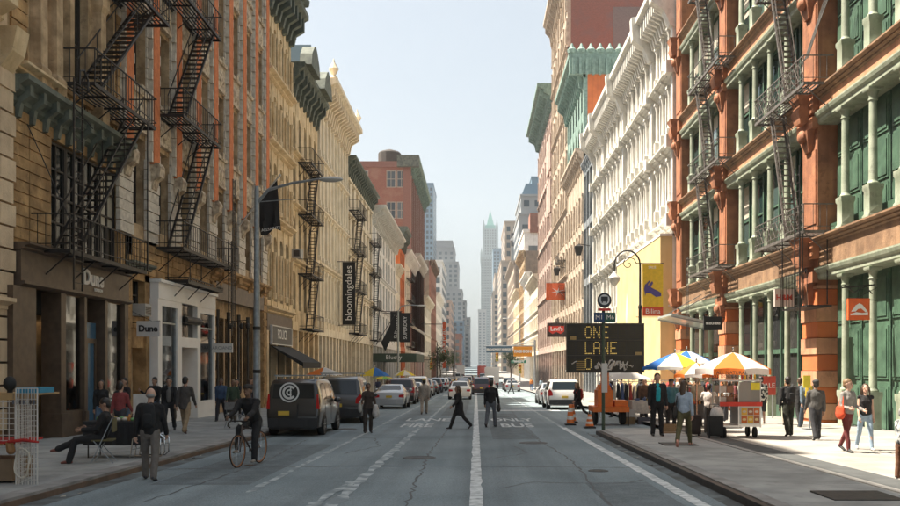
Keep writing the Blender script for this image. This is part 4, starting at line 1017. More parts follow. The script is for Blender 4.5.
def fe_ladder(root, F, s, d, z0, z1, m, w=.42, ax='s'):
    b = MB()
    for a in (-w/2, w/2):
        p = (F.X(d), s+a) if ax == 's' else (F.X(d+a), s)
        b.bar((*p, z0), (*p, z1), .028)
    z = z0+.2
    while z < z1:
        if ax == 's': b.bar((F.X(d), s-w/2, z), (F.X(d), s+w/2, z), .014)
        else: b.bar((F.X(d-w/2), s, z), (F.X(d+w/2), s, z), .014)
        z += .3
    return b.build('ladder', M[m], root)
def fe_platform(root, F, s0, s1, z, dep, m, deco=False, hole=None, h=.95, post=1.2, bal=.2):
    b = MB()
    for a, c in ((s0, s0+.06), (s1-.06, s1)): F.box(b, a, c, 0, dep, z-.1, z)
    F.box(b, s0+.06, s1-.06, dep-.06, dep, z-.12, z); F.box(b, s0+.06, s1-.06, .05, .1, z-.1, z)
    n = max(4, int(dep/.13))
    for i in range(1, n): F.box(b, s0+.06, s1-.06, dep*i/n-.025, dep*i/n+.025, z-.035, z-.005)
    k = s0+1.2
    while k < s1-.5: F.box(b, k, k+.05, .1, dep-.06, z-.09, z-.04); k += 1.2
    b.build('platform', M[m], root)
    b = MB()
    for zz, r in ((z+h, .026), (z+h*.15, .016)):
        b.bar((F.X(dep), s0, zz), (F.X(dep), s1, zz), r)
        for s in (s0, s1): b.bar((F.X(0), s, zz), (F.X(dep), s, zz), r)
    if deco: b.bar((F.X(dep), s0, z+h*.8), (F.X(dep), s1, z+h*.8), .014)
    k = s0; i = 0
    while k <= s1+.01:
        b.bar((F.X(dep), k, z), (F.X(dep), k, z+h), .02 if i % 5 == 0 else .011)
        if deco and k+bal*2 <= s1 and i % 2 == 0:
            b.bar((F.X(dep), k, z+h*.15), (F.X(dep), k+bal*2, z+h*.8), .014); b.bar((F.X(dep), k+bal*2, z+h*.15), (F.X(dep), k, z+h*.8), .014)
        k += bal; i += 1
    for s in (s0, s1):
        for j in range(1, int(dep/bal)): b.bar((F.X(j*bal), s, z), (F.X(j*bal), s, z+h), .011)
    b.build('railing', M[m], root)
    q = MB(); k = s0+.3
    while k < s1:
        q.bar((F.X(.02), k, z-.9), (F.X(dep*.85), k, z-.08), .022); q.bar((F.X(.02), k, z-.95), (F.X(.02), k, z-.05), .02); k += max(1.6, (s1-s0-.6)/3)
    q.build('bracket', M[m], root)
def fe(name, label, F, s, group=None): return empty(name, (F.X(.5), s, 5), label, 'fire escape', group)
# near left
f = fe('fire_escape', 'black fire escape with steep stairs above the dark shop front, closest to the camera', Lf, 25)
fe_platform(f, Lf, 23.5, 29.0, 5.0, 1.1, 'iron', bal=.22)
fe_platform(f, Lf, 24.9, 29.7, 9.95, 1.15, 'iron', bal=.22)
fe_platform(f, Lf, 27.6, 31.0, 13.95, 1.15, 'iron', bal=.22)
fe_stair(f, Lf, 24.3, 5.05, 29.1, 9.95, .62, .7, 'iron')
fe_stair(f, Lf, 25.7, 10.0, 29.9, 13.95, .62, .7, 'iron')
fe_stair(f, Lf, 28.4, 14.0, 30.8, 18.6, .62, .7, 'iron')
fe_ladder(f, Lf, 23.75, 1.2, 3.9, 9.6, 'iron', .5)
b = MB(); b.tube([(Lf.X(1.2),23.85,9.5),(Lf.X(1.2),23.85,9.9),(Lf.X(1.2),24.1,10.0),(Lf.X(1.2),24.35,9.8),(Lf.X(1.2),24.35,9.5)], .03); b.build('gooseneck', M['iron'], f)
b = MB(); b.bar((Lf.X(1.1),24.9,8.6),(Lf.X(.1),24.7,9.8),.02); b.bar((Lf.X(1.15),28.9,5.0),(Lf.X(1.15),28.9,9.9),.025); b.bar((Lf.X(1.0),23.6,5.9),(Lf.X(0),23.3,8.4),.018); b.build('tie_rod', M['iron'], f, kind='stuff')
# second left
f = fe('fire_escape', 'black fire escape with long diagonal stairs on the orange pilastered building', Lf, 34)
for z, a, c in ((6.3, 32.6, 40.2), (11.25, 32.6, 37.5), (15.85, 32.6, 37.5), (20.6, 32.6, 37.5)): fe_platform(f, Lf, a, c, z, 1.1, 'iron', bal=.2)
for z, z1 in ((6.35, 11.25), (11.3, 15.85), (15.9, 20.6), (20.65, 25.2)): fe_stair(f, Lf, 33.3, z, 36.9, z1, .6, .65, 'iron')
fe_platform(f, Lf, 33.6, 38.2, 5.15, .95, 'iron', h=.1)
fe_ladder(f, Lf, 38.6, 1.15, 3.2, 7.4, 'iron', .45); fe_ladder(f, Lf, 39.2, 1.15, 3.6, 10.2, 'iron', .3)
b = MB()
for a in (33.8, 37.9):
    for d_ in (.1, .95): b.bar((Lf.X(d_), a, 5.1), (Lf.X(d_), a, 6.3), .022)
b.build('hanger', M['iron'], f)
# further left: stacked balconies with ladders
def balcony_stack(label, F, s0, s1, zs, m='iron', dep=.95, stair=True, deco=False, group=None):
    f = fe('fire_escape', label, F, (s0+s1)/2, group)
    for z in zs: fe_platform(f, F, s0, s1, z, dep, m, bal=.3, deco=deco)
    if stair:
        for a, c in zip(zs, zs[1:]): fe_stair(f, F, s0+(s1-s0)*.25, a, s0+(s1-s0)*.7, c, dep*.6, .5, m)
    return f
balcony_stack('fire escape of four wide landings below the green cornice of the ornate building', Lf, 58.9, 63.6, [4.4, 8.1, 12.1, 15.6], stair=True)
balcony_stack('small black balconies left of the bloomingdales banner building end', Lf, 82.5, 88.5, [5.0, 9.1, 12.9, 16.6])
balcony_stack('small black balconies further along towards the white cornice', Lf, 98, 102.6, [4.8, 8.4, 12.2, 15.8])
balcony_stack('thin fire escape on the far cream building past the orange wall', Lf, 150, 158, [5.2, 9.2, 13.2, 17], stair=False)
# right
f = fe('fire_escape', 'weathered iron fire escape with patterned railings on the nearer terracotta pier', Rf, 33)
for z in (6.8, 12.2, 17.4, 22.6): fe_platform(f, Rf, 31.8, 37.4, z, 1.1, 'irongrey', deco=True, bal=.25)
for a, c in ((6.85, 12.2), (12.25, 17.4), (17.45, 22.6)): fe_stair(f, Rf, 34.3, a, 36.1, c, .6, .5, 'irongrey', rail=True)
fe_ladder(f, Rf, 32.3, 1.15, 3.6, 9.2, 'iron', .5)
b = MB(); 
for a in (31.9, 34.0): b.bar((Rf.X(1.1), a, 4.1), (Rf.X(1.1), a, 6.8), .025); b.bar((Rf.X(.2), a, 4.1), (Rf.X(.2), a, 6.8), .025)
b.build('hanger', M['iron'], f)
b = MB(); Rf.box(b, 31.6, 34.2, .15, 1.05, 4.0, 4.06); b.build('lower_landing', M['iron'], f)
b = MB(); k = 31.6
while k < 34.3: b.bar((Rf.X(1.05), k, 4.0), (Rf.X(1.05), k, 5.3), .013); k += .3
b.bar((Rf.X(1.05),31.6,5.3),(Rf.X(1.05),34.2,5.3),.022); b.build('lower_railing', M['iron'], f)
b = MB()
for k in range(4): b.tube([(Rf.X(.9), 31.9+k*.12, 13.1), (Rf.X(.6), 31.7+k*.1, 14.2), (Rf.X(.2), 31.2+k*.2, 15.6)], .018, 4)
b.build('loose_rods', M['irongrey'], f)
f = fe('fire_escape', 'weathered iron fire escape with plain railings on the further terracotta pier', Rf, 47)
for z in (6.9, 12.2, 17.2, 22.4): fe_platform(f, Rf, 43.2, 49.4, z, 1.05, 'irongrey', bal=.25)
for a, c in ((6.95, 12.2), (12.25, 17.2), (17.25, 22.4)): fe_stair(f, Rf, 46.4, a, 48.4, c, .6, .5, 'irongrey')
fe_ladder(f, Rf, 49.3, 1.1, 3.5, 8, 'irongrey', .4)
balcony_stack('small iron balconies on the tall brick building with the orange flags', Rf, 127, 133, [8, 12.6, 17.3], stair=False)

# ================================================================ SIGNS, FLAGS, LAMPS
OR = flat('flag_orange', (.75,.13,.03), .6); WT = plain('sign_letter_white', (.8,.78,.75), .5)
# lamp post with the black flag on the left
lp = empty('street_lamp', (-7.62, 30.4, g(30.4)+.13), 'tall grey steel street lamp with long arm beside the cyclist', 'street lamp')
b = MB(); zb = g(30.4)+.1
b.lathe([(.22,zb),(.22,zb+.25),(.13,zb+.4),(.12,zb+3),(.085,7.9),(.07,8.1)], (-7.62,30.4,0), 10); b.build('pole', M['pole'], lp, True)
b = MB(); b.tube([(-7.62,30.4,7.5),(-7.2,30.3,7.95),(-6.3,30.1,8.15),(-5.3,29.9,8.25)], [.06,.055,.045,.035]); b.bar((-7.62,30.4,7.55),(-6.2,30.1,7.6),.018); b.build('arm', M['pole'], lp, True)
b = MB(); b.ell((-4.95,29.85,8.22), (.42,.16,.1), 10, 6); b.build('lamp_head', flat('lamphead', (.5,.5,.48), .4), lp, True)
for z in (1.6, 3.1):
    b = MB(); b.lathe([(.14,z),(.14,z+.12)], (-7.62,30.4,0), 10); b.build('band', M['iron'], lp)
# black flag on a pole from the facade
fg = empty('shop_flag', (Lf.X(.1), 44, 8.7), 'black cloth flag with small white lettering on a slanted pole behind the street lamp', 'flag')
b = MB(); b.bar((Lf.X(.0),44,8.8),(Lf.X(2.1),44,11.4),.04,6); b.ell((Lf.X(2.13),44,11.44),(.07,.07,.07)); b.build('flag_pole', flat('flagpole', (.5,.48,.44)), fg)
rows = []
for i in range(11):
    a = i/10; x = Lf.X(.95+1.05*a); zt = 9.95+1.25*a; zl = 8.45+.28*a - .1*math.sin(a*7)
    rows.append([(x + .22*j/8*(1-a*.2), 44+(.10*math.sin(a*10+j*.5)+.05*math.sin(a*23+j))*j/8, zt+(zl-zt)*j/8) for j in range(9)])
b = MB(); vs = [p for r_ in rows for p in r_]; fs = [(i*9+j, i*9+j+1, (i+1)*9+j+1, (i+1)*9+j) for i in range(10) for j in range(8)]
b.add(vs, fs); b.add([(p[0], p[1]+.012, p[2]) for p in vs], fs); b.build('cloth', M['blackcanvas'], fg, True)
text('ALLSAINTS', .2, 'lettering', WT, (Lf.X(1.72), 43.83, 8.72), (R(90), R(-9), 0), fg, ext=.004)
# bloomingdales banner
bn = empty('vertical_banner', (Lf.X(.2), 75, 9), 'tall black vertical banner with white bloomingdales lettering', 'banner')
b = MB(); b.box(Lf.X(.55), Lf.X(1.65), 74.95, 75.05, 5.4, 10.75); b.build('cloth', M['blackcanvas'], bn)
b = MB(); b.bar((Lf.X(0),75,10.8),(Lf.X(1.75),75,10.8),.04); b.bar((Lf.X(0),75,5.35),(Lf.X(1.75),75,5.35),.04); b.build('bracket', M['iron'], bn)
text('bloomingdales', .82, 'lettering', WT, (Lf.X(1.1), 74.93, 8.1), (R(90), R(-90), 0), bn, ext=.004)
for k, s in enumerate((109, 112.5)):
    o = empty('vertical_banner', (Lf.X(.2), s, 6), 'black vertical banner hanging above the green awning, ' + ('nearer of the pair' if k == 0 else 'further of the pair'), 'banner')
    b = MB(); b.box(Lf.X(1.3+.9*k), Lf.X(2.7+.9*k), s, s+.08, 4.9, 8.6); b.build('cloth', M['blackcanvas'], o)
    b = MB(); b.bar((Lf.X(0),s,8.65),(Lf.X(2.8+.9*k),s,8.65),.05); b.build('bracket', M['iron'], o)
    text('SUPERDRY', .62, 'lettering', WT, (Lf.X(2.0+.9*k), s-.02, 6.75), (R(90), R(-90), 0), o, ext=.004)
o = empty('shop_flag', (Lf.X(.2), 104, 5), 'dark drooping triangular flag in front of the orange wall', 'flag')
b = MB(); b.bar((Lf.X(0),104,4.2),(Lf.X(2.6),104,8.4),.05); b.build('flag_pole', M['iron'], o)
b = MB(); b.prism([(Lf.X(.7),4.6),(Lf.X(2.5),8.2),(Lf.X(2.5),6.3),(Lf.X(1.2),3.6)], lambda p,t:(p[0],t,p[1]), 104, 104.05); b.build('cloth', M['blackcanvas'], o)
o = empty('awning', (Lf.X(0), 108, 3.2), 'dark green flat awning with pale lettering over a far left shop', 'awning')
b = MB(); b.box(Lf.X(0), Lf.X(5.1), 101, 116, 2.35, 3.3); b.build('canopy', flat('awngreen', (.05,.075,.05)), o)
for s in (101.3, 115.7):
    b = MB(); b.bar((Lf.X(4.9), s, g(s)), (Lf.X(4.9), s, 2.4), .05); b.build('post', M['iron'], o)
text('Bluefly', .7, 'lettering', WT, (Lf.X(2.5), 100.97, 2.85), (R(90),0,0), o)
o = empty('hanging_sign', (Lf.X(0), 128, 6), 'vertical orange panel sign far down the left side', 'sign')
b = MB(); b.box(U(442.5,190), U(446,190), 190, 190.6, Z(368,190), Z(322,190)); b.build('board', OR, o)
b = MB(); b.bar((XL, 190.3, Z(324,190)), (U(444,190), 190.3, Z(324,190)), .1); b.bar((XL, 190.3, Z(360,190)), (U(444,190), 190.3, Z(360,190)), .1); b.build('bracket', M['iron'], o)
text('SUPERMAC', 1.9, 'lettering', WT, (U(444.2,190), 189.95, Z(344,190)), (R(90), R(-90), 0), o, sx=.9)
# small lamps and awning bits on the left walls
o = empty('wall_lamp', (Lf.X(.1), 41, 3.8), 'black wall bracket with hanging lamps beside the MARCIANO board', 'lamp')
b = MB(); b.bar((Lf.X(0),41,3.9),(Lf.X(1.3),41,4.0),.025); 
for d_ in (.5,1.0,1.3): b.ell((Lf.X(d_),41,3.72),(.1,.1,.14))
b.build('bracket', M['iron'], o)
o = empty('air_conditioner', (Lf.X(.1), 57.3, 8.9), 'pale air conditioner sticking out beside the ornate cream building', 'air conditioner')
b = MB(); Lf.box(b, 57.0, 57.7, 0, .6, 8.9, 9.5); b.build('case', M['acwhite'], o)
b = MB(); Lf.box(b, 56.97, 57.0, .1, .5, 9.0, 9.4); b.build('grille', M['winframe'], o)

# right hand signs
def flagR(label, s, d0, d1, z0, z1, m, body, size, star=False, **k):
    o = empty('hanging_sign', (Rf.X(0), s, z0), label, 'sign'); x0, x1 = sorted((Rf.X(d0), Rf.X(d1)))
    n = 8; vs = []; fs = []
    for i in range(n+1):
        x = x0+(x1-x0)*i/n; dy = .05*(z1-z0)*math.sin(i*1.1)
        vs += [(x, s+dy, z0), (x, s+dy, z1), (x, s+dy+.04, z1), (x, s+dy+.04, z0)]
    b = MB(); b.rings([vs[i*4:i*4+4] for i in range(n+1)]); b.build('cloth', m, o)
    b = MB(); b.bar((Rf.X(-.05), s, z1+.05), (Rf.X(d1), s, z1+.05), .03); b.build('bracket', M['iron'], o)
    if body: text(body, size, 'lettering', WT, ((x0+x1)/2, s-.07*(z1-z0), (z0+z1)/2), (R(90),0,0), o, ext=.01, off=.02*size, **k)
    if star:
        q = MB(); cx, cz = (x0+x1)/2, (z0+z1)/2; rr = (z1-z0)*.3
        for a in range(6): t_ = a*math.pi/3+.3; q.bar((cx, s-.14, cz), (cx+rr*1.5*math.cos(t_), s-.14, cz+rr*math.sin(t_)), rr*.14, r2=.01)
        q.build('emblem', WT, o)
    return o
ys = 128
flagR('orange flag with a white starburst on the sunlit side', ys, 13-U(569,ys), 13-U(546,ys), Z(300,ys), Z(283,ys), OR, None, 1, star=True)
ys = 112
flagR("dark board with red Levi's emblem beside the message board", ys, 13-U(566,ys), 13-U(547,ys), Z(337,ys), Z(323,ys), flat('leviboard', (.04,.025,.02)), None, 1)
o = empty('hanging_sign', (U(556,111.5), 111.5, Z(335,111.5)), "red batwing panel reading Levi's on the dark board", 'sign')
b = MB(); ya = 111.4
b.prism([(U(549,ya),Z(326,ya)),(U(564,ya),Z(326,ya)),(U(564,ya),Z(331.5,ya)),(U(560.5,ya),Z(334,ya)),(U(556.5,ya),Z(331.8,ya)),(U(552.5,ya),Z(334,ya)),(U(549,ya),Z(331.5,ya))], lambda p,t:(p[0],t,p[1]), ya, ya+.1); b.build('board', flat('levired', (.7,.04,.02)), o)
text("Levi's", .72, 'lettering', WT, (U(556.5,ya), ya-.05, Z(329,ya)), (R(90),0,0), o, ext=.01, off=.02)
# H&M board, orange mountain logo board
o = blade('pale H&M board hung under the terracotta lintel', Rf, 35.3, .2, .97, 4.25, 4.95, 'H&M', flat('hmred', (.55,.06,.03)), plain('sign_offwhite', (.62,.56,.5), .5), .32, off=.008)
o = blade('square orange board with a white wave and mountain emblem', Rf, 28.5, .2, .9, 3.35, 4.05, None, None, OR, .3, off=.01)
q = MB(); cx = Rf.X(.55); yv = 28.43
q.prism([(cx-.26,3.62),(cx-.12,3.82),(cx+.0,3.89),(cx+.1,3.84),(cx+.27,3.62),(cx+.2,3.60),(cx+.06,3.72),(cx-.05,3.70),(cx-.12,3.62)], lambda p,t:(p[0],t,p[1]), yv-.01, yv)
q.prism([(cx-.28,3.54),(cx-.1,3.60),(cx+.1,3.57),(cx+.28,3.60),(cx+.28,3.50),(cx-.28,3.50)], lambda p,t:(p[0],t,p[1]), yv-.01, yv); q.build('emblem', WT, o)
b = MB(); b.bar((Rf.X(0),28.5,4.5),(Rf.X(1.1),28.5,4.4),.03); b.tube([(Rf.X(.1),28.5,4.2),(Rf.X(.3),28.5,4.45),(Rf.X(.7),28.5,4.25),(Rf.X(1.0),28.5,4.5)], .02); b.build('scroll_bracket', M['iron'], o)
o = blade('small black SKECHERS board under the glass canopy', Rf, 45.2, .3, 1.25, 3.7, 4.4, 'SKECHERS', WT, M['blackcanvas'], .16)
cn = empty('glass_canopy', (Rf.X(0), 51, 4.0), 'thin steel and glass entrance canopy at the yellow wall corner', 'canopy')
b = MB(); Rf.prof(b, [(0,4.0),(2.6,4.55),(2.6,4.65),(0,4.1)], 46.5, 50.2); b.build('roof_panel', flat('canopyglass', (.45,.5,.48), .2), cn)
b = MB()
for s in (46.6, 50.1): b.bar((Rf.X(0), s, 6.0), (Rf.X(2.4), s, 4.6), .03); b.bar((Rf.X(0), s, 3.95), (Rf.X(2.6), s, 4.5), .05)
b.build('frame', M['pole'], cn)
# yellow banner with the sandal
sb_ = empty('advert_banner', (Rf.X(1.2), 60.3, 6), 'yellow street banner with a purple sandal and a red strip', 'banner')
yy = 52.0
def P2(u, v, y=52.0): return (U(u,y), Z(v,y))
b = MB(); (x0,z0),(x1,z1) = P2(642.5,316), P2(663,264); b.box(x0,x1,yy,yy+.05,z0,z1); b.build('cloth', flat('bannergold', (.82,.50,.03)), sb_)
b = MB(); (x0,z0),(x1,z1) = P2(642.5,316), P2(663,307); b.box(x0-.003,x1+.003,yy-.012,yy+.06,z0,z1); b.build('strip', flat('bannerred', (.7,.09,.03)), sb_)
text('Bilina', .42, 'lettering', WT, ((x0+x1)/2, yy-.02, (z0+z1)/2), (R(90),0,0), sb_, ext=.004)
x_, z_ = P2(652, 267.5); text('SALE', .22, 'lettering', WT, (x_, yy-.02, z_), (R(90),0,0), sb_, ext=.004)
q = MB()
def PS(l): return [P2(u,v) for u,v in l]
q.prism(PS([(644,289),(645,284),(648,285),(652,288),(658,291),(661,293),(661,296),(656,297),(650,293),(646,293),(645,296),(644.5,292)]), lambda p,t:(p[0],t,p[1]), yy-.015, yy)
q.prism(PS([(648,286),(652,281),(653,283),(650,288)]), lambda p,t:(p[0],t,p[1]), yy-.02, yy-.004); q.prism(PS([(645,285),(649,280.5),(650,281.5),(646,287)]), lambda p,t:(p[0],t,p[1]), yy-.02, yy-.004)
q.build('sandal_print', flat('sandal', (.09,.06,.25)), sb_)
b = MB(); b.bar((U(636,yy),yy+.03,Z(263,yy)),(U(664,yy),yy+.03,Z(263,yy)),.025); b.bar((U(636,yy),yy+.03,Z(317,yy)),(U(664,yy),yy+.03,Z(317,yy)),.025); b.build('bracket', M['iron'], sb_)
# ornate lamp post
def crook(name, label, x, y, ht, out=1.5, sc=1.0):
    o = empty(name, (x, y, g(y)), label, 'street lamp'); zb = g(y)
    b = MB(); b.lathe([(.3*sc,zb),(.3*sc,zb+.3),(.2*sc,zb+.5),(.22*sc,zb+1.1),(.12*sc,zb+1.3),(.09*sc,ht*.6),(.13*sc,ht*.6+.15),(.075*sc,ht*.6+.3),(.06*sc,ht-.7)], (x,y,0), 10); b.build('pole', M['iron'], o, True)
    pts = [(x, y, ht-.8)]
    for k in range(13):
        a = math.pi*(1 - k/10.0) - .0; pts.append((x-out/2 + out/2*math.cos(math.pi-a), y, ht-.75+out*.55*math.sin(a) if a > 0 else ht-.75+out*.55*math.sin(a)))
    b = MB(); b.tube([(x - (out/2)*(1-math.cos(math.pi*k/10)), y, ht-.8+out*.55*math.sin(math.pi*k/10)) for k in range(11)] + [(x-out, y, ht-1.2)], .05*sc)
    cx, cz = x-out*.45, ht-.75
    b.tube([(cx+(.42-.035*k)*out*.75*math.cos(k*.7), y, cz+(.42-.035*k)*out*.75*math.sin(k*.7)) for k in range(12)], .025*sc); b.build('crook', M['iron'], o, True)
    b = MB(); b.lathe([(.04*sc,ht-1.2),(.12*sc,ht-1.3),(.34*sc,ht-1.55),(.3*sc,ht-1.75),(.12*sc,ht-2.0),(.02,ht-2.05)], (x-out,y,0), 12); b.build('lantern', flat('lanternglass', (.6,.57,.5), .3), o, True)
crook('ornate_street_lamp', 'black ornate street lamp with scrolled crook beside the yellow banner', U(640,51), 51, Z(251,51), 1.5)
crook('ornate_street_lamp', 'small black crook street lamp down the left side past the awning', U(437,150), 150, Z(338,150), -1.6)
# further cobra lamps
def cobra(label, x, y, ht, out):
    o = empty('street_lamp', (x, y, g(y)), label, 'street lamp')
    b = MB(); b.lathe([(.16,g(y)),(.11,g(y)+1),(.08,ht-.5)], (x,y,0), 8); b.build('pole', M['pole'], o, True)
    b = MB(); b.tube([(x,y,ht-.6),(x+out*.15,y,ht-.1),(x+out*.5,y,ht),(x+out,y,ht-.05)], .05); b.build('arm', M['pole'], o, True)
    b = MB(); b.ell((x+out*1.1,y,ht-.08),(.4,.16,.1)); b.build('lamp_head', M['lamphead'], o, True)
cobra('grey street lamp past the parked cars in front of the orange wall', U(398,77), 77, Z(305,77), 1.9)
cobra('grey street lamp far down the left pavement', U(455,170), 170, Z(325,170), 2.2)
cobra('grey street lamp far down the right pavement', U(520,150), 150, Z(318,150), -2.4)
for s, z, lb in ((100, 15, 'black box lantern on the sunlit wall nearest the grey glazed building'), (127, 15.5, 'black box lantern further along the sunlit wall')):
    o = empty('wall_lantern', (Rf.X(0), s, z), lb, 'lantern')
    b = MB(); b.bar((Rf.X(0),s,z+.6),(Rf.X(1.3),s,z+.8),.05); b.build('bracket', M['iron'], o)
    b = MB(); b.sq([(.26,z-.5),(.45,z+.35),(.45,z+.5),(.1,z+.75)], (Rf.X(1.3), s, 0)); b.build('case', M['iron'], o)
# bus stop pole
bp = empty('bus_stop_sign', (4.62, 28.6, g(28.6)), 'green bus stop pole with round route sign in front of the message board', 'bus stop')
zb = g(28.6)+.1; b = MB(); b.lathe([(.055,zb),(.055,Z(309,28.6))], (4.62-.46,28.6,0), 8)
bp.location = (4.18, 28.6, zb); W[bp.name] = Vector((4.18, 28.6, zb)); b.build('pole', flat('polegreen', (.06,.09,.06), .5), bp, True)
x0 = 4.18; zc = Z(300.5,28.6)
b = MB(); b.prism([(x0+.23*math.cos(a*.3927), zc+.25*math.sin(a*.3927)) for a in range(16)], lambda p,t:(p[0],t,p[1]), 28.5, 28.54); b.build('round_sign', flat('signdark', (.03,.04,.05)), bp)
b = MB(); b.prism([(x0+.17*math.cos(a*.3927), zc+.02+.17*math.sin(a*.3927)) for a in range(16)], lambda p,t:(p[0],t,p[1]), 28.49, 28.5); b.build('sign_disc', plain('signpale', (.6,.65,.68)), bp)
b = MB(); b.box(x0-.11,x0+.11,28.47,28.49,zc-.04,zc+.12); b.box(x0-.09,x0-.05,28.47,28.49,zc-.08,zc-.045); b.box(x0+.05,x0+.09,28.47,28.49,zc-.08,zc-.045); b.build('bus_emblem', M['signdark'], bp)
b = MB(); b.box(x0-.2,x0+.2,28.48,28.53,zc-.34,zc-.26); b.build('red_strip', flat('stripred', (.6,.05,.04)), bp)
for i, c_ in enumerate(((.03,.07,.16),(.03,.12,.10))):
    b = MB(); a = x0-.34+i*.36; b.box(a,a+.34,28.5,28.53,zc-.72,zc-.4); b.build('route_plate', flat('plate%d' % i, c_), bp)
    text('M1' if i == 0 else 'M6', .2, 'lettering', WT, (a+.17, 28.49, zc-.56), (R(90),0,0), bp, ext=.002)
b = MB(); b.box(x0-.09,x0+.09,28.45,28.55,zb+1.25,zb+2.2); b.build('timetable_case', plain('caseWhite', (.6,.6,.57)), bp)
# variable message board on its trailer
YB = 33.5
vm = empty('message_board', (U(605,YB), YB, g(YB)), 'big dark electronic road message board with amber ONE LANE dots and graffiti', 'road sign')
def B(u, v): return (U(u,YB), Z(v,YB))
(x0,z0),(x1,z1) = B(567,371.5), B(643,324.5)
b = MB(); b.box(x0,x1,YB,YB+.25,z0,z1); b.build('housing', flat('vmshousing', (.035,.03,.025), .5), vm)
b = MB()
for (a,c,e,f_) in ((x0-.04,x1+.04,z1,z1+.05),(x0-.04,x1+.04,z0-.05,z0),(x0-.04,x0,z0,z1),(x1,x1+.04,z0,z1),(x0,x1,z0+(z1-z0)*.335,z0+(z1-z0)*.35),(x0,x1,z0+(z1-z0)*.66,z0+(z1-z0)*.675)): b.box(a,c,YB-.05,YB,e,f_)
b.build('frame', flat('vmsframe', (.09,.08,.06)), vm)
FONT = {'O':'01110 10001 10001 10001 10001 10001 01110','N':'10001 11001 11001 10101 10011 10011 10001','E':'11111 10000 10000 11110 10000 10000 11111','L':'10000 10000 10000 10000 10000 10000 11111','A':'01110 10001 10001 11111 10001 10001 10001','R':'11110 10001 10001 11110 10100 10010 10001',
 'I':'01110 00100 00100 00100 00100 00100 01110'}
amber = plain('amber_dots', (.8,.55,.14), .5, emit=.1); dim = flat('unlit_dots', (.06,.05,.025))
on = MB(); off_ = MB(); pw = (x1-x0)/9.0; dx_ = pw/6.2; rowh = (z1-z0)/3; dz_ = rowh/8.6
for r_, word in enumerate(('  ONE   ', '  LANE  ', '  ONLY  ')):
    for c_ in range(9):
        ch = word[c_] if c_ < len(word) else ' '
        bm_ = FONT.get(ch, ' '.join(['00000']*7)).split()
        if r_ == 2 and ch not in 'O ': bm_ = ['00000']*7
        for j in range(7):
            for i in range(5):
                cx = x0+pw*c_+dx_*(i+1.1); cz = z1-rowh*r_-dz_*(j+1.3); s_ = dx_*.36
                (on if bm_[j][i] == '1' else off_).quad((cx-s_,YB-.012,cz-s_),(cx+s_,YB-.012,cz-s_),(cx+s_,YB-.012,cz+s_),(cx-s_,YB-.012,cz+s_))
on.build('lit_dots', amber, vm, kind='stuff', recalc=False); off_.build('unlit_dots', dim, vm, kind='stuff', recalc=False)
q = MB(); r_ = random.Random(5)
def scrawl(u0, u1, v0, v1, n, w):
    p = [(u0+(u1-u0)*(i/n)+r_.uniform(-1.5,1.5), v0+(v1-v0)*r_.random()) for i in range(n+1)]
    q.tube([(B(u,v)[0], YB-.03, B(u,v)[1]) for u,v in p], w, 4)
scrawl(594,612,359,369,12,.035); scrawl(597,616,361,370,9,.05); scrawl(609,627,361,371,12,.035); scrawl(616,629,359,366,6,.03); scrawl(571,578,361,364,4,.02); scrawl(626,633,364,368,5,.02)
q.build('graffiti', plain('graffiti_white', (.6,.55,.5)), vm)
gz_ = MB(); (a,z_),(c,zz) = B(576,370), B(585,360)
for k in range(5): gz_.box(a, c, YB-.02, YB-.013, z_+(zz-z_)*(k/5), z_+(zz-z_)*(k/5+.1))
(a,z_),(c,zz) = B(570,340), B(576,336); gz_.box(a,c,YB-.02,YB-.013,z_,zz); (a,z_),(c,zz) = B(635,355), B(642,352); gz_.box(a,c,YB-.02,YB-.013,z_,zz)
gz_.build('sticker', flat('stickeryellow', (.4,.27,.1)), vm)
zg = g(YB)
b = MB(); b.box(U(601,YB),U(609,YB),YB+.02,YB+.2,zg+.7,z0); b.build('mast', flat('trailerorange', (.75,.17,.02), .45), vm)
b = MB(); b.box(U(592,YB),U(628,YB),YB-.3,YB+1.1,zg+.52,zg+.72); b.box(U(597,YB),U(612,YB),YB-.2,YB+.8,zg+.73,zg+1.35); b.box(U(614,YB),U(627,YB),YB-.2,YB+.8,zg+.73,zg+.95); b.prism([(U(598,YB),zg+1.36),(U(611,YB),zg+1.36),(U(609,YB),zg+1.55),(U(600,YB),zg+1.55)], lambda p,t:(p[0],t,p[1]), YB-.15, YB+.7); b.build('trailer', M['trailerorange'], vm)
wl = MB(); wl.lathe([(.05,-.1),(.3,-.1),(.33,-.06),(.33,.06),(.3,.1),(.05,.1)], n=14); wlm = wl.mesh('wheel', flat('rubber', (.02,.02,.02), .8), True)
for u in (596, 624): inst(wlm, 'wheel', vm, (U(u,YB), YB+.4, zg+.33), (0, R(90), 0))
b = MB()
for u in (593, 627):
    for yo in (-.25, 1.05): b.bar((U(u,YB),YB+yo,zg),(U(u,YB),YB+yo,zg+.55),.035)
b.build('jack', M['iron'], vm)
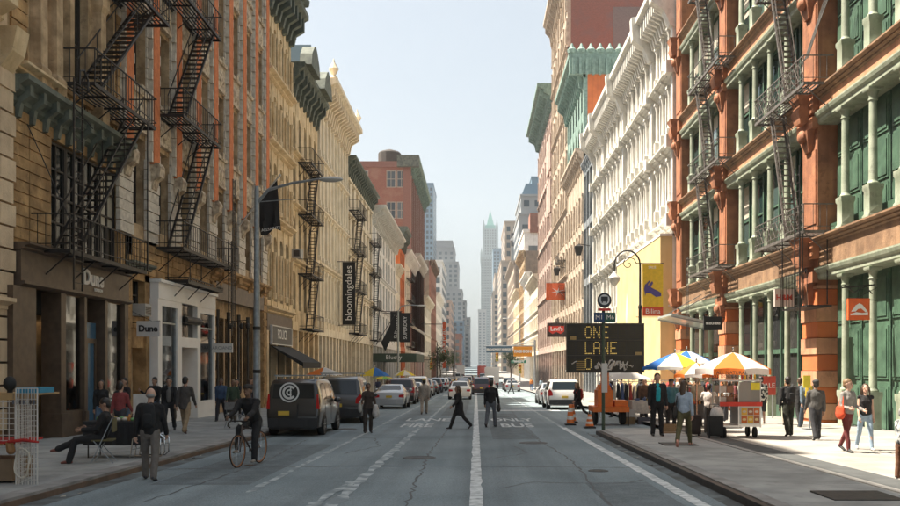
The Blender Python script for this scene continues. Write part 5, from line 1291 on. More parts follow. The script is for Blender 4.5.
# banner signs over the street, traffic lights
def gantry(label, u0, u1, v0, v1, y, m, body, size, lm):
    o = empty('overhead_sign', (U((u0+u1)/2,y), y, Z(v1,y)), label, 'sign')
    b = MB(); b.box(U(u0,y),U(u1,y),y,y+.1,Z(v1,y),Z(v0,y)); b.build('board', m, o)
    text(body, size, 'lettering', lm, (U((u0+u1)/2,y), y-.03, Z((v0+v1)/2,y)), (R(90),0,0), o, off=.03)
    return o
ga = empty('sign_arm', (6.9, 118, g(118)), 'steel post and long arm carrying the overhead boards', 'sign post')
b = MB(); b.bar((U(535,118),118.3,g(118)),(U(535,118),118.3,Z(340,118)),.14,8); b.build('post', M['pole'], ga)
b = MB(); b.bar((U(535,118),118.3,Z(346,118)),(U(484,118),118.3,Z(346,118)),.08,6); b.bar((U(535,118),118.3,Z(342,118)),(U(510,118),118.3,Z(346,118)),.05,6); b.build('arm', M['pole'], ga)
gantry('blue and white lettered board over the far roadway', 486, 511.5, 346.5, 352.5, 118, flat('gblue', (.08,.15,.22)), 'BROADWAY MARKET', .34, WT)
gantry('bright orange board over the far roadway', 513.5, 532, 346.5, 356.5, 118, flat('gorange', (.85,.33,.02)), 'FASHION', .55, WT)
gantry('green street name board below the orange board', 511, 526, 360.2, 363, 112, flat('ggreen', (.03,.25,.15)), 'PRINCE ST', .3, WT)
for x_, y_, v_, lb in ((U(497,120),120,357,'yellow traffic light hanging under the blue lettered board'), (U(520,116),116,369,'yellow traffic light at the right kerb below the orange board'), (U(431,140),140,366,'yellow traffic light at the far left kerb')):
    o = empty('traffic_light', (x_, y_, Z(v_,y_)), lb, 'traffic light'); zc = Z(v_,y_)
    b = MB(); b.box(x_-.2,x_+.2,y_,y_+.25,zc-.6,zc+.6); b.bar((x_,y_+.12,zc+.6),(x_,y_+.12,zc+1.3),.05); b.build('housing', flat('tlyellow', (.65,.4,.03)), o)
    for k, c_ in enumerate(((.3,.02,.01),(.2,.12,.01),(.01,.15,.05))):
        b = MB(); b.ell((x_,y_-.02,zc+.4-.4*k),(.14,.08,.14)); b.build('lens', flat('lens%d'%k, c_, .3), o)
# trees at the far end
LEAF = mat('tree_leaves', (.09,.13,.04), (.045,.075,.025), .8, 1.5)
BARK = mat('bark', (.09,.07,.05), (.05,.04,.03), .9, 6)
def tree(label, x, y, H, rad, seed, group=None):
    r = random.Random(seed); o = empty('street_tree', (x, y, g(y)), label, 'tree', group); zb = g(y)
    b = MB(); b.tube([(x,y,zb),(x+.1,y,zb+H*.3),(x-.1,y,zb+H*.55),(x,y,zb+H*.85)], [.16,.13,.09,.03], 7)
    for k in range(6):
        a = k*1.1+r.random(); b.tube([(x,y,zb+H*(.35+.06*k)),(x+rad*.5*math.cos(a),y+rad*.5*math.sin(a),zb+H*(.5+.06*k)),(x+rad*.85*math.cos(a),y+rad*.85*math.sin(a),zb+H*(.58+.06*k))],[.06,.04,.015],5)
    b.build('trunk', BARK, o)
    b = MB(); cl = [(x+r.gauss(0,rad*.42), y+r.gauss(0,rad*.42), zb+H*(.68+r.gauss(0,.14)), r.uniform(.3,.6)*rad) for _ in range(14)]
    for cx, cy, cz, cr in cl:
        for _ in range(110):
            d = Vector((r.gauss(0,1),r.gauss(0,1),r.gauss(0,1))).normalized()*cr*r.random()**.4
            p = Vector((cx,cy,cz))+d; u_ = Vector((r.gauss(0,1),r.gauss(0,1),r.gauss(0,1))).normalized()*.13; w_ = u_.cross(Vector((r.gauss(0,1),r.gauss(0,1),r.gauss(0,1)))).normalized()*.1
            b.add([p-u_,p+w_,p+u_,p-w_],[(0,1,2,3)])
    b.build('crown', LEAF, o, recalc=False)
GT = 'small street trees far down the left pavement'
tree('leafy street tree past the orange vertical sign, nearest of the far trees', -7.6, 185, 7.5, 2.4, 1, GT); tree('leafy street tree at the far end of the left pavement', -7.4, 215, 8, 2.6, 2, GT); tree('rounder leafy tree beyond the other far trees', -6.9, 260, 8.5, 3, 3, GT)
tree('slender tree on the far right pavement', 7.9, 200, 7.5, 2.0, 4)
# ================================================================ VEHICLES
M['tyre'] = flat('tyre', (.018,.018,.018), .85); M['rim'] = plain('wheel_rim', (.35,.35,.36), .3, .7)
M['carglass'] = plain('car_glass', (.012,.018,.022), .04); M['plastic'] = flat('black_plastic', (.02,.02,.022), .6)
M['taillight'] = plain('tail_light_red', (.45,.012,.01), .2); M['chrome'] = plain('chrome', (.6,.6,.6), .15, 1)
def paint(name, c, metal=.0, rough=.28):
    m = bpy.data.materials.new(name); m.use_nodes = True; p = m.node_tree.nodes['Principled BSDF']
    p.inputs['Base Color'].default_value = (*c, 1); p.inputs['Roughness'].default_value = rough; p.inputs['Metallic'].default_value = metal
    p.inputs['Coat Weight'].default_value = .8; p.inputs['Coat Roughness'].default_value = .06
    return m
WHEEL = {}
def wheel_mesh(r):
    if r not in WHEEL:
        t = MB(); t.lathe([(r*.62,-.1),(r*.9,-.11),(r*.98,-.085),(r,-.04),(r,.04),(r*.98,.085),(r*.9,.11),(r*.62,.1)], n=22); t.xf = None
        rm = MB(); rm.lathe([(.03,.085),(r*.16,.09),(r*.2,.06),(r*.56,.055),(r*.6,.09),(r*.66,.10),(r*.66,-.09),(r*.3,-.09)], n=22)
        for k in range(7):
            a = k*2*math.pi/7; rm.bar((r*.1*math.cos(a), r*.1*math.sin(a), .08), (r*.6*math.cos(a), r*.6*math.sin(a), .085), .028)
        WHEEL[r] = (t.mesh('tyre', M['tyre'], True), rm.mesh('rim', M['rim'], True))
    return WHEEL[r]
def car(name, label, x, y, L, Wd, H, pm, kind='suv', heading=0, group=None, cat='car', logo=False, rack=False, plate=(.6,.4,.05), lit=False):
    """local axes: the rear faces -Y; the body is lofted through stations (y, roof z, belt z, half width at belt, half width at roof)"""
    root = empty(name, (0,0,0), label, cat, group); w = Wd/2; h = L/2; gc = .22
    if kind == 'van':
        st = [(-h,.62,.60,w*.90,w*.88),(-h+.03,.95,.92,w*.95,w*.93),(-h+.07,1.12,1.08,w*.97,w*.9),(-h+.14,H*.93,1.1,w*.98,w*.84),(-h+.26,H*.985,1.1,w,w*.83),(-h+1.0,H,1.1,w,w*.84),(h-2.0,H,1.09,w,w*.84),(h-1.45,H*.94,1.07,w,w*.82),(h-.95,1.22,1.04,w,w*.88),(h-.3,1.02,.95,w*.97,w*.86),(h-.08,.85,.78,w*.9,w*.82),(h,.6,.58,w*.84,w*.8)]
        rg = (2,3); wg = (7,8); sg = (4,7)
    elif kind == 'suv':
        st = [(-h,.65,.62,w*.88,w*.86),(-h+.05,1.0,.97,w*.95,w*.92),(-h+.10,1.08,1.04,w*.97,w*.9),(-h+.38,H*.93,1.06,w,w*.80),(-h+.62,H*.985,1.06,w,w*.78),(-h+1.4,H,1.05,w,w*.78),(h-2.2,H*.98,1.04,w,w*.78),(h-1.9,H*.93,1.03,w,w*.78),(h-1.25,1.12,1.0,w,w*.86),(h-.3,.98,.92,w*.96,w*.84),(h-.06,.82,.76,w*.88,w*.8),(h,.6,.58,w*.82,w*.78)]
        rg = (2,3); wg = (7,8); sg = (3,7)
    else:
        st = [(-h,.6,.58,w*.84,w*.8),(-h+.06,.95,.88,w*.92,w*.84),(-h+.2,1.04,.93,w*.96,w*.84),(-h+.75,1.07,.95,w,w*.82),(-h+1.35,H*.96,.95,w,w*.68),(-h+1.8,H,.94,w,w*.68),(h-2.4,H*.99,.93,w,w*.68),(h-2.1,H*.95,.93,w,w*.69),(h-1.3,1.0,.90,w,w*.84),(h-.35,.86,.8,w*.96,w*.82),(h-.08,.72,.66,w*.88,w*.78),(h,.55,.53,w*.82,w*.76)]
        rg = (3,4); wg = (7,8); sg = (3,7)
    def ring(s):
        y_, zt, zb, wb, wt = s; half = [(wb*.82, gc), (wb*.97, gc+.06), (wb*1.0, gc+.3), (wb*1.015, (gc+zb)/2+.08), (wb, zb), (wt+(wb-wt)*.12, zt-(zt-zb)*.12), (wt*.93, zt-.005), (wt*.6, zt+.012), (0, zt+.018)]
        pts = [Vector((a, y_, z)) for a, z in half]; return pts + [Vector((-p.x, p.y, p.z)) for p in reversed(pts[:-1])]
    b = MB(); b.rings([ring(s) for s in st]); b.build('body', pm, root, smooth=True)
    def lerp(a, c, t): return tuple(a[i]+(c[i]-a[i])*t for i in range(5))
    # side glass between belt and roof
    for sgn in (-1, 1):
        ys0, ys1 = st[sg[0]][0], st[sg[1]][0]; nwin = 3 if kind != 'sedan' else 2
        seg = []
        cuts = [ys0+.12 if kind != 'sedan' else ys0+.35]; span = (st[sg[1]][0]+(.25 if kind != 'sedan' else .35)) - cuts[0]
        if kind == 'van' : cuts = [ys0+.25]; span = ys1-.05-cuts[0]
        for k in range(nwin): seg.append((cuts[0]+span*k/nwin+.04, cuts[0]+span*(k+1)/nwin-.04))
        for a, c in seg:
            def at(yv, f):
                for i in range(len(st)-1):
                    if st[i][0] <= yv <= st[i+1][0]:
                        s_ = lerp(st[i], st[i+1], (yv-st[i][0])/max(1e-6, st[i+1][0]-st[i][0])); break
                else: s_ = st[-1]
                zb_, wb_, zt_, wt_ = s_[2], s_[3], s_[1], s_[4]
                xt = wt_+(wb_-wt_)*.12; zt2 = zt_-(zt_-zb_)*.12
                return Vector((sgn*(wb_+(xt-wb_)*f+.008), yv, zb_+(zt2-zb_)*f))
            g_ = MB(); N = 4; g_.rings([[at(a+(c-a)*i/N, f) for f in (.06, .5, .93)] for i in range(N+1)], cap=False, closed=False); g_.build('side_window', M['carglass'], root, recalc=False)
    def band(i, j, t0, t1, inset, nm, m, off):
        A, Bq = st[i], st[j]; q = MB(); rs = []
        for t in (t0, (t0+t1)/2, t1):
            s_ = lerp(A, Bq, t); wv = (s_[4]*.93)*inset
            dy = -off if j > i and st[j][1] > st[i][1] else off
            rs.append([Vector((wv*k/4, s_[0]+dy, s_[1]+off+.01)) for k in range(-4, 5)])
        q.rings(rs, cap=False, closed=False); return q.build(nm, m, root, recalc=False)
    band(rg[0], rg[1], .08, .9, .93, 'rear_window', M['carglass'], .012)
    band(wg[0], wg[1], .06, .94, .95, 'windscreen', M['carglass'], .012)
    # rear details
    ry = -h
    tz = .95 if kind != 'sedan' else .78
    for sgn in (-1, 1):
        q = MB()
        if kind == 'van': q.prism([(sgn*w*.99,.85),(sgn*w*.86,.85),(sgn*w*.88,1.32),(sgn*w*.93,1.32)], lambda p,t:(p[0],t,p[1]), ry+.02, ry+.2)
        elif kind == 'suv': q.prism([(sgn*w*.98,.78),(sgn*w*.72,.80),(sgn*w*.74,.98),(sgn*w*.90,1.18),(sgn*w*.98,1.1)], lambda p,t:(p[0],t,p[1]), ry+.015, ry+.25)
        else: q.prism([(sgn*w*.95,.66),(sgn*w*.62,.68),(sgn*w*.62,.82),(sgn*w*.95,.86)], lambda p,t:(p[0],t,p[1]), ry+.0, ry+.25)
        q.build('tail_light', M['taillight'], root)
        q = MB(); q.box(sgn*w*.55, sgn*w*.9, h-.2, h-.04, .62, .76); q.build('headlight', plain('headlamp', (.6,.6,.58), .1) if 'headlamp' not in bpy.data.materials else bpy.data.materials['headlamp'], root)
        q = MB(); q.ell((sgn*(w+.13), h-1.75 if kind != 'sedan' else h-1.85, 1.08), (.12,.08,.09)); q.bar((sgn*w*.95, h-1.75, 1.02), (sgn*(w+.1), h-1.75, 1.06), .025); q.build('wing_mirror', pm, root, True)
    q = MB(); q.rings([[Vector((a*w*.93, ry-.045+.08*abs(a)**4, z)) for a in (-1,-.9,-.5,0,.5,.9,1)] for z in (.3,.34,.52,.56)], cap=False, closed=False)
    q.rings([[Vector((a*w*.93, ry+.1, z)) for a in (-1,1)] for z in (.3,.56)], cap=False, closed=False); q.box(-w*.92, w*.92, ry-.03, ry+.1, .28, .57); q.build('rear_bumper', M['plastic'] if kind != 'sedan' else pm, root)
    q = MB(); q.box(-.17 if kind != 'van' else -.45, .17 if kind != 'van' else -.11, ry-.05, ry-.0, .66, .79); q.build('licence_plate', plain('plate_yellow', plate) if 'plate_yellow' not in bpy.data.materials else bpy.data.materials['plate_yellow'], root)
    wr = .33 if kind != 'sedan' else .31
    tm, rmsh = wheel_mesh(wr)
    for sx_ in (-1, 1):
        for yy_ in (-h+.88 if kind != 'van' else -h+.8, h-.88):
            aq = MB(); aq.prism([((wr+.07)*math.cos(a*.2618)+yy_, max(gc+.0, wr+(wr+.07)*math.sin(a*.2618))) for a in range(13)], lambda p,t:(sx_*t,p[0],p[1]), w*.6, w*1.018); aq.build('wheel_arch', M['plastic'], root)
            ws = empty('wheel', (sx_*(w-.075), yy_, wr)); ws.parent = root; ws.rotation_euler = (0, R(90*sx_), 0)
            sub(tm, 'tyre', ws); sub(rmsh, 'rim', ws)
    if kind != 'sedan' or True:
        q = MB()
        for sgn in (-1, 1):
            for yy_ in (h-2.2-.1, (h-2.0-h*.25)-.9): q.box(sgn*w*1.012, sgn*w*1.02, yy_, yy_+.012, .42, 1.0)
            q.box(sgn*w*1.012, sgn*w*1.035, h-2.5, h-2.3, .92, .96)
        q.build('door_trim', M['plastic'], root)
    if rack:
        q = MB()
        for sgn in (-1, 1): q.bar((sgn*w*.72, -h+.35, H+.09), (sgn*w*.72, h-1.9, H+.09), .022)
        for yy_ in (-h+.4, -h+1.3, -h+2.2): q.bar((-w*.8, yy_, H+.12), (w*.8, yy_, H+.12), .025); [q.bar((sgn*w*.72, yy_, H-.02), (sgn*w*.72, yy_, H+.12), .025) for sgn in (-1,1)]
        q.build('roof_rack', M['pole'], root)
    if logo:
        q = MB(); cx, cz = -.12, 1.37; wl_ = plain('logo_white', (.62,.62,.6)); n = 28
        for r0_, r1_, a0_, a1_ in ((.26,.31,0,360),(.15,.22,40,320),(.05,.10,40,320)):
            for k in range(n):
                a = R(a0_+(a1_-a0_)*k/n); c = R(a0_+(a1_-a0_)*(k+1)/n); yv = lambda z: ry+.07+(z-1.12)*.085-.04
                P_ = [(cx+r_*math.cos(t_), yv(cz+r_*math.sin(t_)), cz+r_*math.sin(t_)) for r_, t_ in ((r0_,a),(r1_,a),(r1_,c),(r0_,c))]
                q.quad(*P_)
        q.box(cx+.02, cx+.06, yv(cz)-.004, yv(cz), cz-.2, cz+.2)
        q.build('round_logo', wl_, root, recalc=False)
        q = MB(); q.box(.12,.16, ry-.02, ry+.0, .45, 1.0); q.build('door_seam', M['plastic'], root)
    root.location = (x, y, g(y)); root.rotation_euler = (SL, 0, R(heading)); W[root.name] = Vector((x, y, g(y)))
    return root
BLK = paint('black_car_paint', (.008,.008,.009)); DK = paint('charcoal_car_paint', (.02,.018,.018)); SIL = paint('silver_car_paint', (.42,.43,.44), .4); WHT = paint('white_car_paint', (.68,.67,.65)); MAR = paint('dark_maroon_paint', (.06,.012,.012)); YEL = paint('yellow_cab_paint', (.7,.42,.03)); BLU = paint('dark_blue_paint', (.02,.03,.06)); REDT = paint('red_truck_paint', (.38,.04,.03))
car('van', 'black van with round white logo and roof rack parked at the left kerb', -5.7, 29.4, 4.4, 1.68, 1.78, BLK, 'van', cat='van', logo=True, rack=True)
car('parked_car', 'black four wheel drive car with dark windows parked in front of the black van', -5.5, 37.2, 4.9, 1.95, 1.88, DK, 'suv', rack=True)
GP = 'cars parked along the left kerb'; 
car('parked_car', 'silver saloon parked behind the man carrying white bags', -5.0, 52.5, 4.6, 1.8, 1.42, SIL, 'sedan', group=GP)
car('parked_car', 'dark maroon tall car parked ahead of the silver saloon', -5.1, 61.5, 4.8, 1.9, 1.78, MAR, 'suv', group=GP)
car('parked_car', 'white saloon parked beyond the maroon tall car', -4.9, 68.5, 4.5, 1.8, 1.45, WHT, 'sedan', group=GP)
car('parked_car', 'white van bodied car parked behind the pale dressed worker', -5.0, 76, 4.9, 1.95, 1.9, WHT, 'suv', group=GP)
car('parked_car', 'silver tall car parked under the green awning', -5.0, 85, 4.7, 1.85, 1.7, SIL, 'suv', group=GP)
car('parked_car', 'black saloon parked at the left kerb past the green awning', -5.0, 96, 4.6, 1.8, 1.45, BLK, 'sedan', group=GP)
car('parked_car', 'dark blue tall car parked far down the left kerb', -5.0, 106, 4.7, 1.85, 1.75, BLU, 'suv', group=GP)
car('car', 'white taxi saloon with red tail lights ahead of the woman crossing', -1.35, 74, 4.8, 1.85, 1.5, WHT, 'sedan')
car('car', 'dark tall car driving away just left of the man crossing', .55, 92, 4.7, 1.9, 1.8, MAR, 'suv')
car('car', 'black saloon far ahead in the middle lane', -1.6, 104, 4.7, 1.85, 1.5, BLK, 'sedan')
car('car', 'white tall car with dark rear window stopped at the right by the orange barriers', 5.0, 51.5, 4.7, 1.9, 1.72, WHT, 'suv')
car('car', 'silver saloon parked ahead of the white tall car on the right', 5.1, 60, 4.6, 1.82, 1.45, SIL, 'sedan')
far = [(-4.9,118,SIL,'suv','silver tall car far down the left kerb'),(-4.9,130,WHT,'suv','white tall car far down the left kerb'),(-1.8,122,DK,'suv','charcoal tall car in the far traffic, middle lane'),(1.6,118,WHT,'van','white van in the far traffic'),
 (-1.7,140,YEL,'sedan','yellow taxi in the far traffic'),(1.5,138,BLK,'sedan','black saloon in the far traffic, right lane'),(-4.9,146,BLK,'suv','black tall car at the far left kerb'),(4.6,112,SIL,'sedan','silver saloon at the far right kerb'),(4.7,124,BLK,'suv','black tall car at the far right kerb'),
 (-1.6,162,WHT,'van','white van second in the distant middle lane'),(1.5,160,MAR,'suv','maroon tall car in the distant right lane'),(-4.6,176,YEL,'sedan','distant yellow taxi at the left'),(-1.4,190,BLU,'suv','dark blue tall car in the distance'),(1.6,186,SIL,'sedan','distant silver saloon ahead of maroon car'),(-1.5,215,YEL,'sedan','most distant yellow taxi'),(1.6,212,DK,'suv','most distant charcoal car'),(-4.4,205,WHT,'van','distant white van at left')]
for x_, y_, p_, k_, l_ in far: car('car', l_, x_, y_, 4.7, 1.85, {'suv':1.75,'van':2.0,'sedan':1.45}[k_], p_, k_, group='cars in the far traffic', cat='car')
def truck(label, x, y, m, cab):
    o = empty('box_truck', (x, y, g(y)), label, 'truck'); z = g(y)
    b = MB(); b.box(x-1.15,x+1.15,y-3,y+2.2,z+.95,z+3.5); b.build('cargo_box', m, o)
    b = MB(); b.prism([(y+2.3,z+.6),(y+4,z+.6),(y+4,z+1.5),(y+3.5,z+2.4),(y+2.3,z+2.5)], lambda p,t:(t,p[0],p[1]), x-1, x+1); b.build('cab', cab, o)
    b = MB(); b.box(x-1,x+1,y-3.05,y+2.3,z+.6,z+.94); b.build('chassis', M['plastic'], o)
    for sx_ in (-1,1):
        for yy_ in (-1.6,3):
            tm, rr = wheel_mesh(.42); ws = empty('wheel', (sx_*.95, yy_, .42)); ws.parent = o; ws.rotation_euler = (0, R(90*sx_), 0); sub(tm,'tyre',ws); sub(rr,'rim',ws)
        b = MB(); b.box(x+sx_*.85,x+sx_*1.1,y-3.06,y-3.0,z+.7,z+.85); b.build('tail_light', M['taillight'], o)
    b = MB(); b.box(x-1.05,x+1.05,y-3.03,y-3.0,z+1.05,z+3.4); b.build('roller_door', m, o)
truck('red box truck in the distant right lane', 1.5, 235, REDT, REDT)
truck('white box truck in the distant right lane', 2.6, 146, WHT, WHT)
truck('white box truck parked far down on the left', -4.4, 250, WHT, BLU)
# ================================================================ PEOPLE
tmp_scene = bpy.data.scenes.new('tmp_remesh')
def remesh(mb, vox, name, m, smooth_it=4, wrinkle=0.0, seed=0, org=(0,0,0)):
    """one continuous closed skin over the overlapping shapes in mb"""
    me = mb.mesh(name, None); ob = bpy.data.objects.new('tmp', me); tmp_scene.collection.objects.link(ob)
    md = ob.modifiers.new('r', 'REMESH'); md.mode = 'VOXEL'; md.voxel_size = vox; md.use_smooth_shade = True
    ms = ob.modifiers.new('s', 'SMOOTH'); ms.iterations = smooth_it; ms.factor = .5
    tmp_scene.view_layers[0].update(); dg = tmp_scene.view_layers[0].depsgraph
    out = bpy.data.meshes.new_from_object(ob.evaluated_get(dg)); bpy.data.objects.remove(ob); bpy.data.meshes.remove(me)
    if wrinkle:
        nv = len(out.vertices); co = [0.0]*nv*3; no = [0.0]*nv*3
        out.vertices.foreach_get('co', co); out.vertex_normals.foreach_get('vector', no)
        for i in range(0, nv*3, 3):
            x, y, z = co[i:i+3]; n = (noise.noise(Vector((x*9+seed, y*9, z*5))) + .6*noise.noise(Vector((x*20+seed, y*20, z*12))))*wrinkle
            co[i] += no[i]*n; co[i+1] += no[i+1]*n; co[i+2] += no[i+2]*n
        out.vertices.foreach_set('co', co)
    out.name = name; out.materials.clear(); out.materials.append(m)
    out.polygons.foreach_set('use_smooth', [True]*len(out.polygons)); out.update()
    return out
def chain(mb, pts, rad, n=8, flat_=1.0):
    """tapered limb: rings across the path, rounded ends; rad entries are r or (rx, ry)"""
    pts = [Vector(p) for p in pts]; rs = []; pu = Vector((1, 0, 0))
    P_, R_ = [], []
    for i, p in enumerate(pts):
        r = rad[i] if isinstance(rad[i], tuple) else (rad[i], rad[i])
        if i == 0:
            d = (pts[1]-p).normalized(); q = max(r)
            P_ += [p-d*q*.85, p-d*q*.5]; R_ += [(r[0]*.45, r[1]*.45), (r[0]*.85, r[1]*.85)]
        P_.append(p); R_.append(r)
        if i == len(pts)-1:
            d = (p-pts[-2]).normalized(); q = min(r)
            P_ += [p+d*q*.5, p+d*q*.85]; R_ += [(r[0]*.85, r[1]*.85), (r[0]*.45, r[1]*.45)]
    for i, p in enumerate(P_):
        d = (P_[min(i+1,len(P_)-1)]-P_[max(i-1,0)]).normalized()
        u = pu-d*pu.dot(d)
        if u.length < .1: u = Vector((0,1,0))-d*d.y
        u.normalize(); w = d.cross(u)
        rs.append([p+u*(math.cos(k*2*math.pi/n)*R_[i][0])+w*(math.sin(k*2*math.pi/n)*R_[i][1]) for k in range(n)])
    mb.rings(rs)
SKINS = [mat('skin_light', (.55,.34,.25), (.48,.28,.2), .55, 8), mat('skin_tan', (.40,.235,.16), (.34,.19,.125), .55, 8), mat('skin_brown', (.20,.11,.07), (.15,.08,.05), .55, 8)]
def cloth(c, key=None, v=.8):
    k = 'cloth_%d_%d_%d' % tuple(int(x*255) for x in c)
    if k not in M: M[k] = mat(k, c, tuple(x*v for x in c), .88, 14, .3, 90)
    return M[k]
HAIR = {'black': flat('hair_black', (.018,.014,.012), .5), 'brown': flat('hair_brown', (.07,.04,.024), .5), 'light': flat('hair_light_brown', (.2,.12,.06), .5), 'grey': flat('hair_grey', (.25,.24,.23), .6)}
EYE = plain('eye_dark', (.03,.02,.015), .3); LIP = flat('lips', (.35,.13,.1), .5)
def person(label, x, y, H=1.75, head=0, z=None, skin=0, top=(.02,.02,.02), bot=(.03,.03,.035), shoe=(.03,.03,.03), hair='black', hairlen=0, bald=False, hat=None,
           la=(8,10,12), ra=(-8,10,12), ll=(14,4), rl=(-12,14), lean=3, fem=False, coat=0.0, skirt=0.0, sleeve=1.0, shorts=False, det=1, group=None, hipz=None, nod=0, twist=0, seed=0, open_shirt=None, bulk=1.0, pattern=None, tight=0.0):
    """facing -Y at heading 0. arms: (swing forward, out, elbow bend); legs: (swing forward, knee bend) in degrees"""
    root = empty('person', (0,0,0), label, 'person', group); S = H/1.75
    vox = (.015 if det == 2 else .022 if det == 1 else .034)*S; sm = 3
    def dirv(sw, ab, sgn): return Vector((sgn*math.sin(R(ab)), -math.sin(R(sw))*math.cos(R(ab)), -math.cos(R(sw))*math.cos(R(ab))))
    hipw = (.085 if fem else .09)*S; shw = (.155 if fem else .182)*S*(1+(bulk-1)*.5); bulk = bulk*1.06
    TH, SH, UA, FA = .43*S, .42*S, .30*S, .26*S
    J = {}; foot = []
    for sgn, (sw, kn), nm in ((-1, ll, 'l'), (1, rl, 'r')):
        hp = Vector((sgn*hipw, 0, 0)); k = hp+dirv(sw, 3 if hipz is None else 6, sgn)*TH; a = k+dirv(sw-kn, 1, sgn)*SH; J['hp'+nm], J['k'+nm], J['a'+nm] = hp, k, a
    zh = hipz if hipz is not None else -min(J['al'].z, J['ar'].z)+.075*S
    off = Vector((0, 0, zh))
    for k in J: J[k] = J[k]+off
    lv = Vector((0, -math.sin(R(lean)), math.cos(R(lean))))
    pel = off; ch = pel+lv*.36*S; nk = pel+lv*.55*S
    J['sl'] = pel+lv*.475*S+Vector((-shw,0,0)); J['sr'] = pel+lv*.475*S+Vector((shw,0,0))
    for sgn, (sw, ab, el), nm in ((-1, la, 'l'), (1, ra, 'r')):
        e = J['s'+nm]+dirv(sw, ab, sgn)*UA; w = e+dirv(sw+el, ab*.4, sgn)*FA; J['e'+nm], J['w'+nm] = e, w
    hv = Vector((0, -math.sin(R(lean+nod)), math.cos(R(lean+nod))))
    hc = nk+hv*.142*S; hr = .5*.23*S
    rot = Matrix.Rotation(R(-twist), 3, 'Z') @ Matrix.Rotation(R(lean*.5+nod), 3, 'X')
    def HP(a, b_, c): return hc + rot @ Vector((a*S*1.07, b_*S*1.07, c*S*1.07))
    skm = SKINS[skin]
    # continuous body
    b = MB(); b.ell(HP(0,.012,.02), (.081*S,.101*S,.107*S), 14, 10, rot); b.ell(HP(0,-.018,-.045), (.062*S,.073*S,.073*S), 12, 8, rot)
    chain(b, [nk-lv*.05*S, nk+hv*.1*S], [.062*S,.052*S])
    if det: 
        chain(b, [HP(0,-.085,.012), HP(0,-.108,-.022)], [.011*S,.017*S], 6)
        for sgn in (-1, 1): b.ell(HP(sgn*.078,.012,-.005), (.013*S,.024*S,.034*S), 8, 6, rot)
        b.ell(HP(0,-.066,-.078), (.03*S,.03*S,.024*S), 8, 6, rot)
    chain(b, [pel, pel+lv*.2*S, ch, nk-lv*.08*S], [(.13*S,.09*S),(.115*S,.085*S),(.14*S,.095*S),(.07*S,.055*S)], 12)
    for nm in 'lr':
        chain(b, [J['s'+nm]-Vector((0,0,.035*S)), J['e'+nm], J['e'+nm].lerp(J['w'+nm], .3), J['w'+nm]], [.04*S,.036*S,.037*S,.026*S])
        chain(b, [J['hp'+nm], J['k'+nm], J['k'+nm].lerp(J['a'+nm], .3), J['a'+nm]], [.078*S,.05*S,.052*S,.034*S])
        w = J['w'+nm]; d = (w-J['e'+nm]).normalized()
        if not det: chain(b, [w, w+d*.1*S], [(.028*S,.02*S),(.03*S,.018*S)], 6)
    me = remesh(b, vox*.85, 'body', skm, 2)
    body = bpy.data.objects.new('body', me); COL.objects.link(body); body.parent = root
    if det:   # hands: palm, four curled fingers of unequal length, thumb from the side of the palm
        hb = MB()
        for nm, sgn in (('l', -1), ('r', 1)):
            w = J['w'+nm]; d = (w-J['e'+nm]).normalized(); inn = Vector((-sgn, 0, 0)); inn = (inn-d*inn.dot(d)).normalized(); fr = d.cross(inn)*sgn
            if fr.y > 0: fr = -fr
            chain(hb, [w-d*.02*S, w+d*.04*S, w+d*.085*S], [(.026*S,.022*S),(.03*S,.026*S),(.03*S,.022*S)], 7)
            for k, ln in enumerate((.068,.078,.072,.055)):
                base = w+d*.085*S+fr*(.03-.0195*k)*S
                p1 = base+(d*.9+inn*.25)*ln*.45*S; p2 = p1+(d*.6+inn*.75)*ln*.33*S; p3 = p2+(d*.25+inn*.95)*ln*.25*S
                hb.tube([base-d*.015*S, p1, p2, p3], [.0095*S,.009*S,.008*S,.006*S], 5)
            tb = w+d*.03*S+fr*.028*S
            hb.tube([tb-fr*.01*S, tb+(fr*.6+d*.6)*.035*S, tb+(fr*.45+d*.9+inn*.4)*.062*S], [.012*S,.0105*S,.008*S], 5)
        hm_ = hb.mesh('hands', skm, True); bm = bmesh.new(); bm.from_mesh(body.data); bm.from_mesh(hm_); bm.to_mesh(body.data); bm.free(); bpy.data.meshes.remove(hm_)
        body.data.polygons.foreach_set('use_smooth', [True]*len(body.data.polygons))
    def part(mb, nm, m, vx=None, wr=0, sit=None):
        o = bpy.data.objects.new(nm, remesh(mb, vx or vox, nm, m, sit if sit is not None else sm, wr, seed)); COL.objects.link(o); o.parent = root; return o
    # trousers
    t = MB(); ex = .016*S*(1-tight)
    if skirt:
        zb_ = zh-skirt*S; n = 14
        t.rings([[Vector((math.cos(k*2*math.pi/n)*rx*S, math.sin(k*2*math.pi/n)*ry*S, zz)) for k in range(n)] for zz, rx, ry in ((zh+.12*S,.13,.1),(zh,.17,.13),(zb_+.1,.19+.03*skirt,.16),(zb_,.2+.06*skirt,.17))])
    chain(t, [pel-Vector((0,0,.03*S)), pel+lv*.14*S], [(.15*S,.112*S),(.132*S,.1*S)], 12)
    for nm in 'lr':
        kk = J['k'+nm]; aa = J['a'+nm]
        if shorts: chain(t, [J['hp'+nm], kk.lerp(J['hp'+nm], .05)], [.094*S,.085*S])
        else: chain(t, [J['hp'+nm], J['hp'+nm].lerp(kk,.5), kk, kk.lerp(aa,.4), aa-Vector((0,0,.01))], [.084*S+ex*1.2,.073*S+ex*1.2,.056*S+ex*1.2,.053*S+ex*1.2,.04*S+ex*1.6])
    part(t, 'skirt' if skirt > .3 else 'shorts' if shorts else 'trousers', cloth(bot), wr=.011*S)
    # top
    t = MB(); bk = bulk
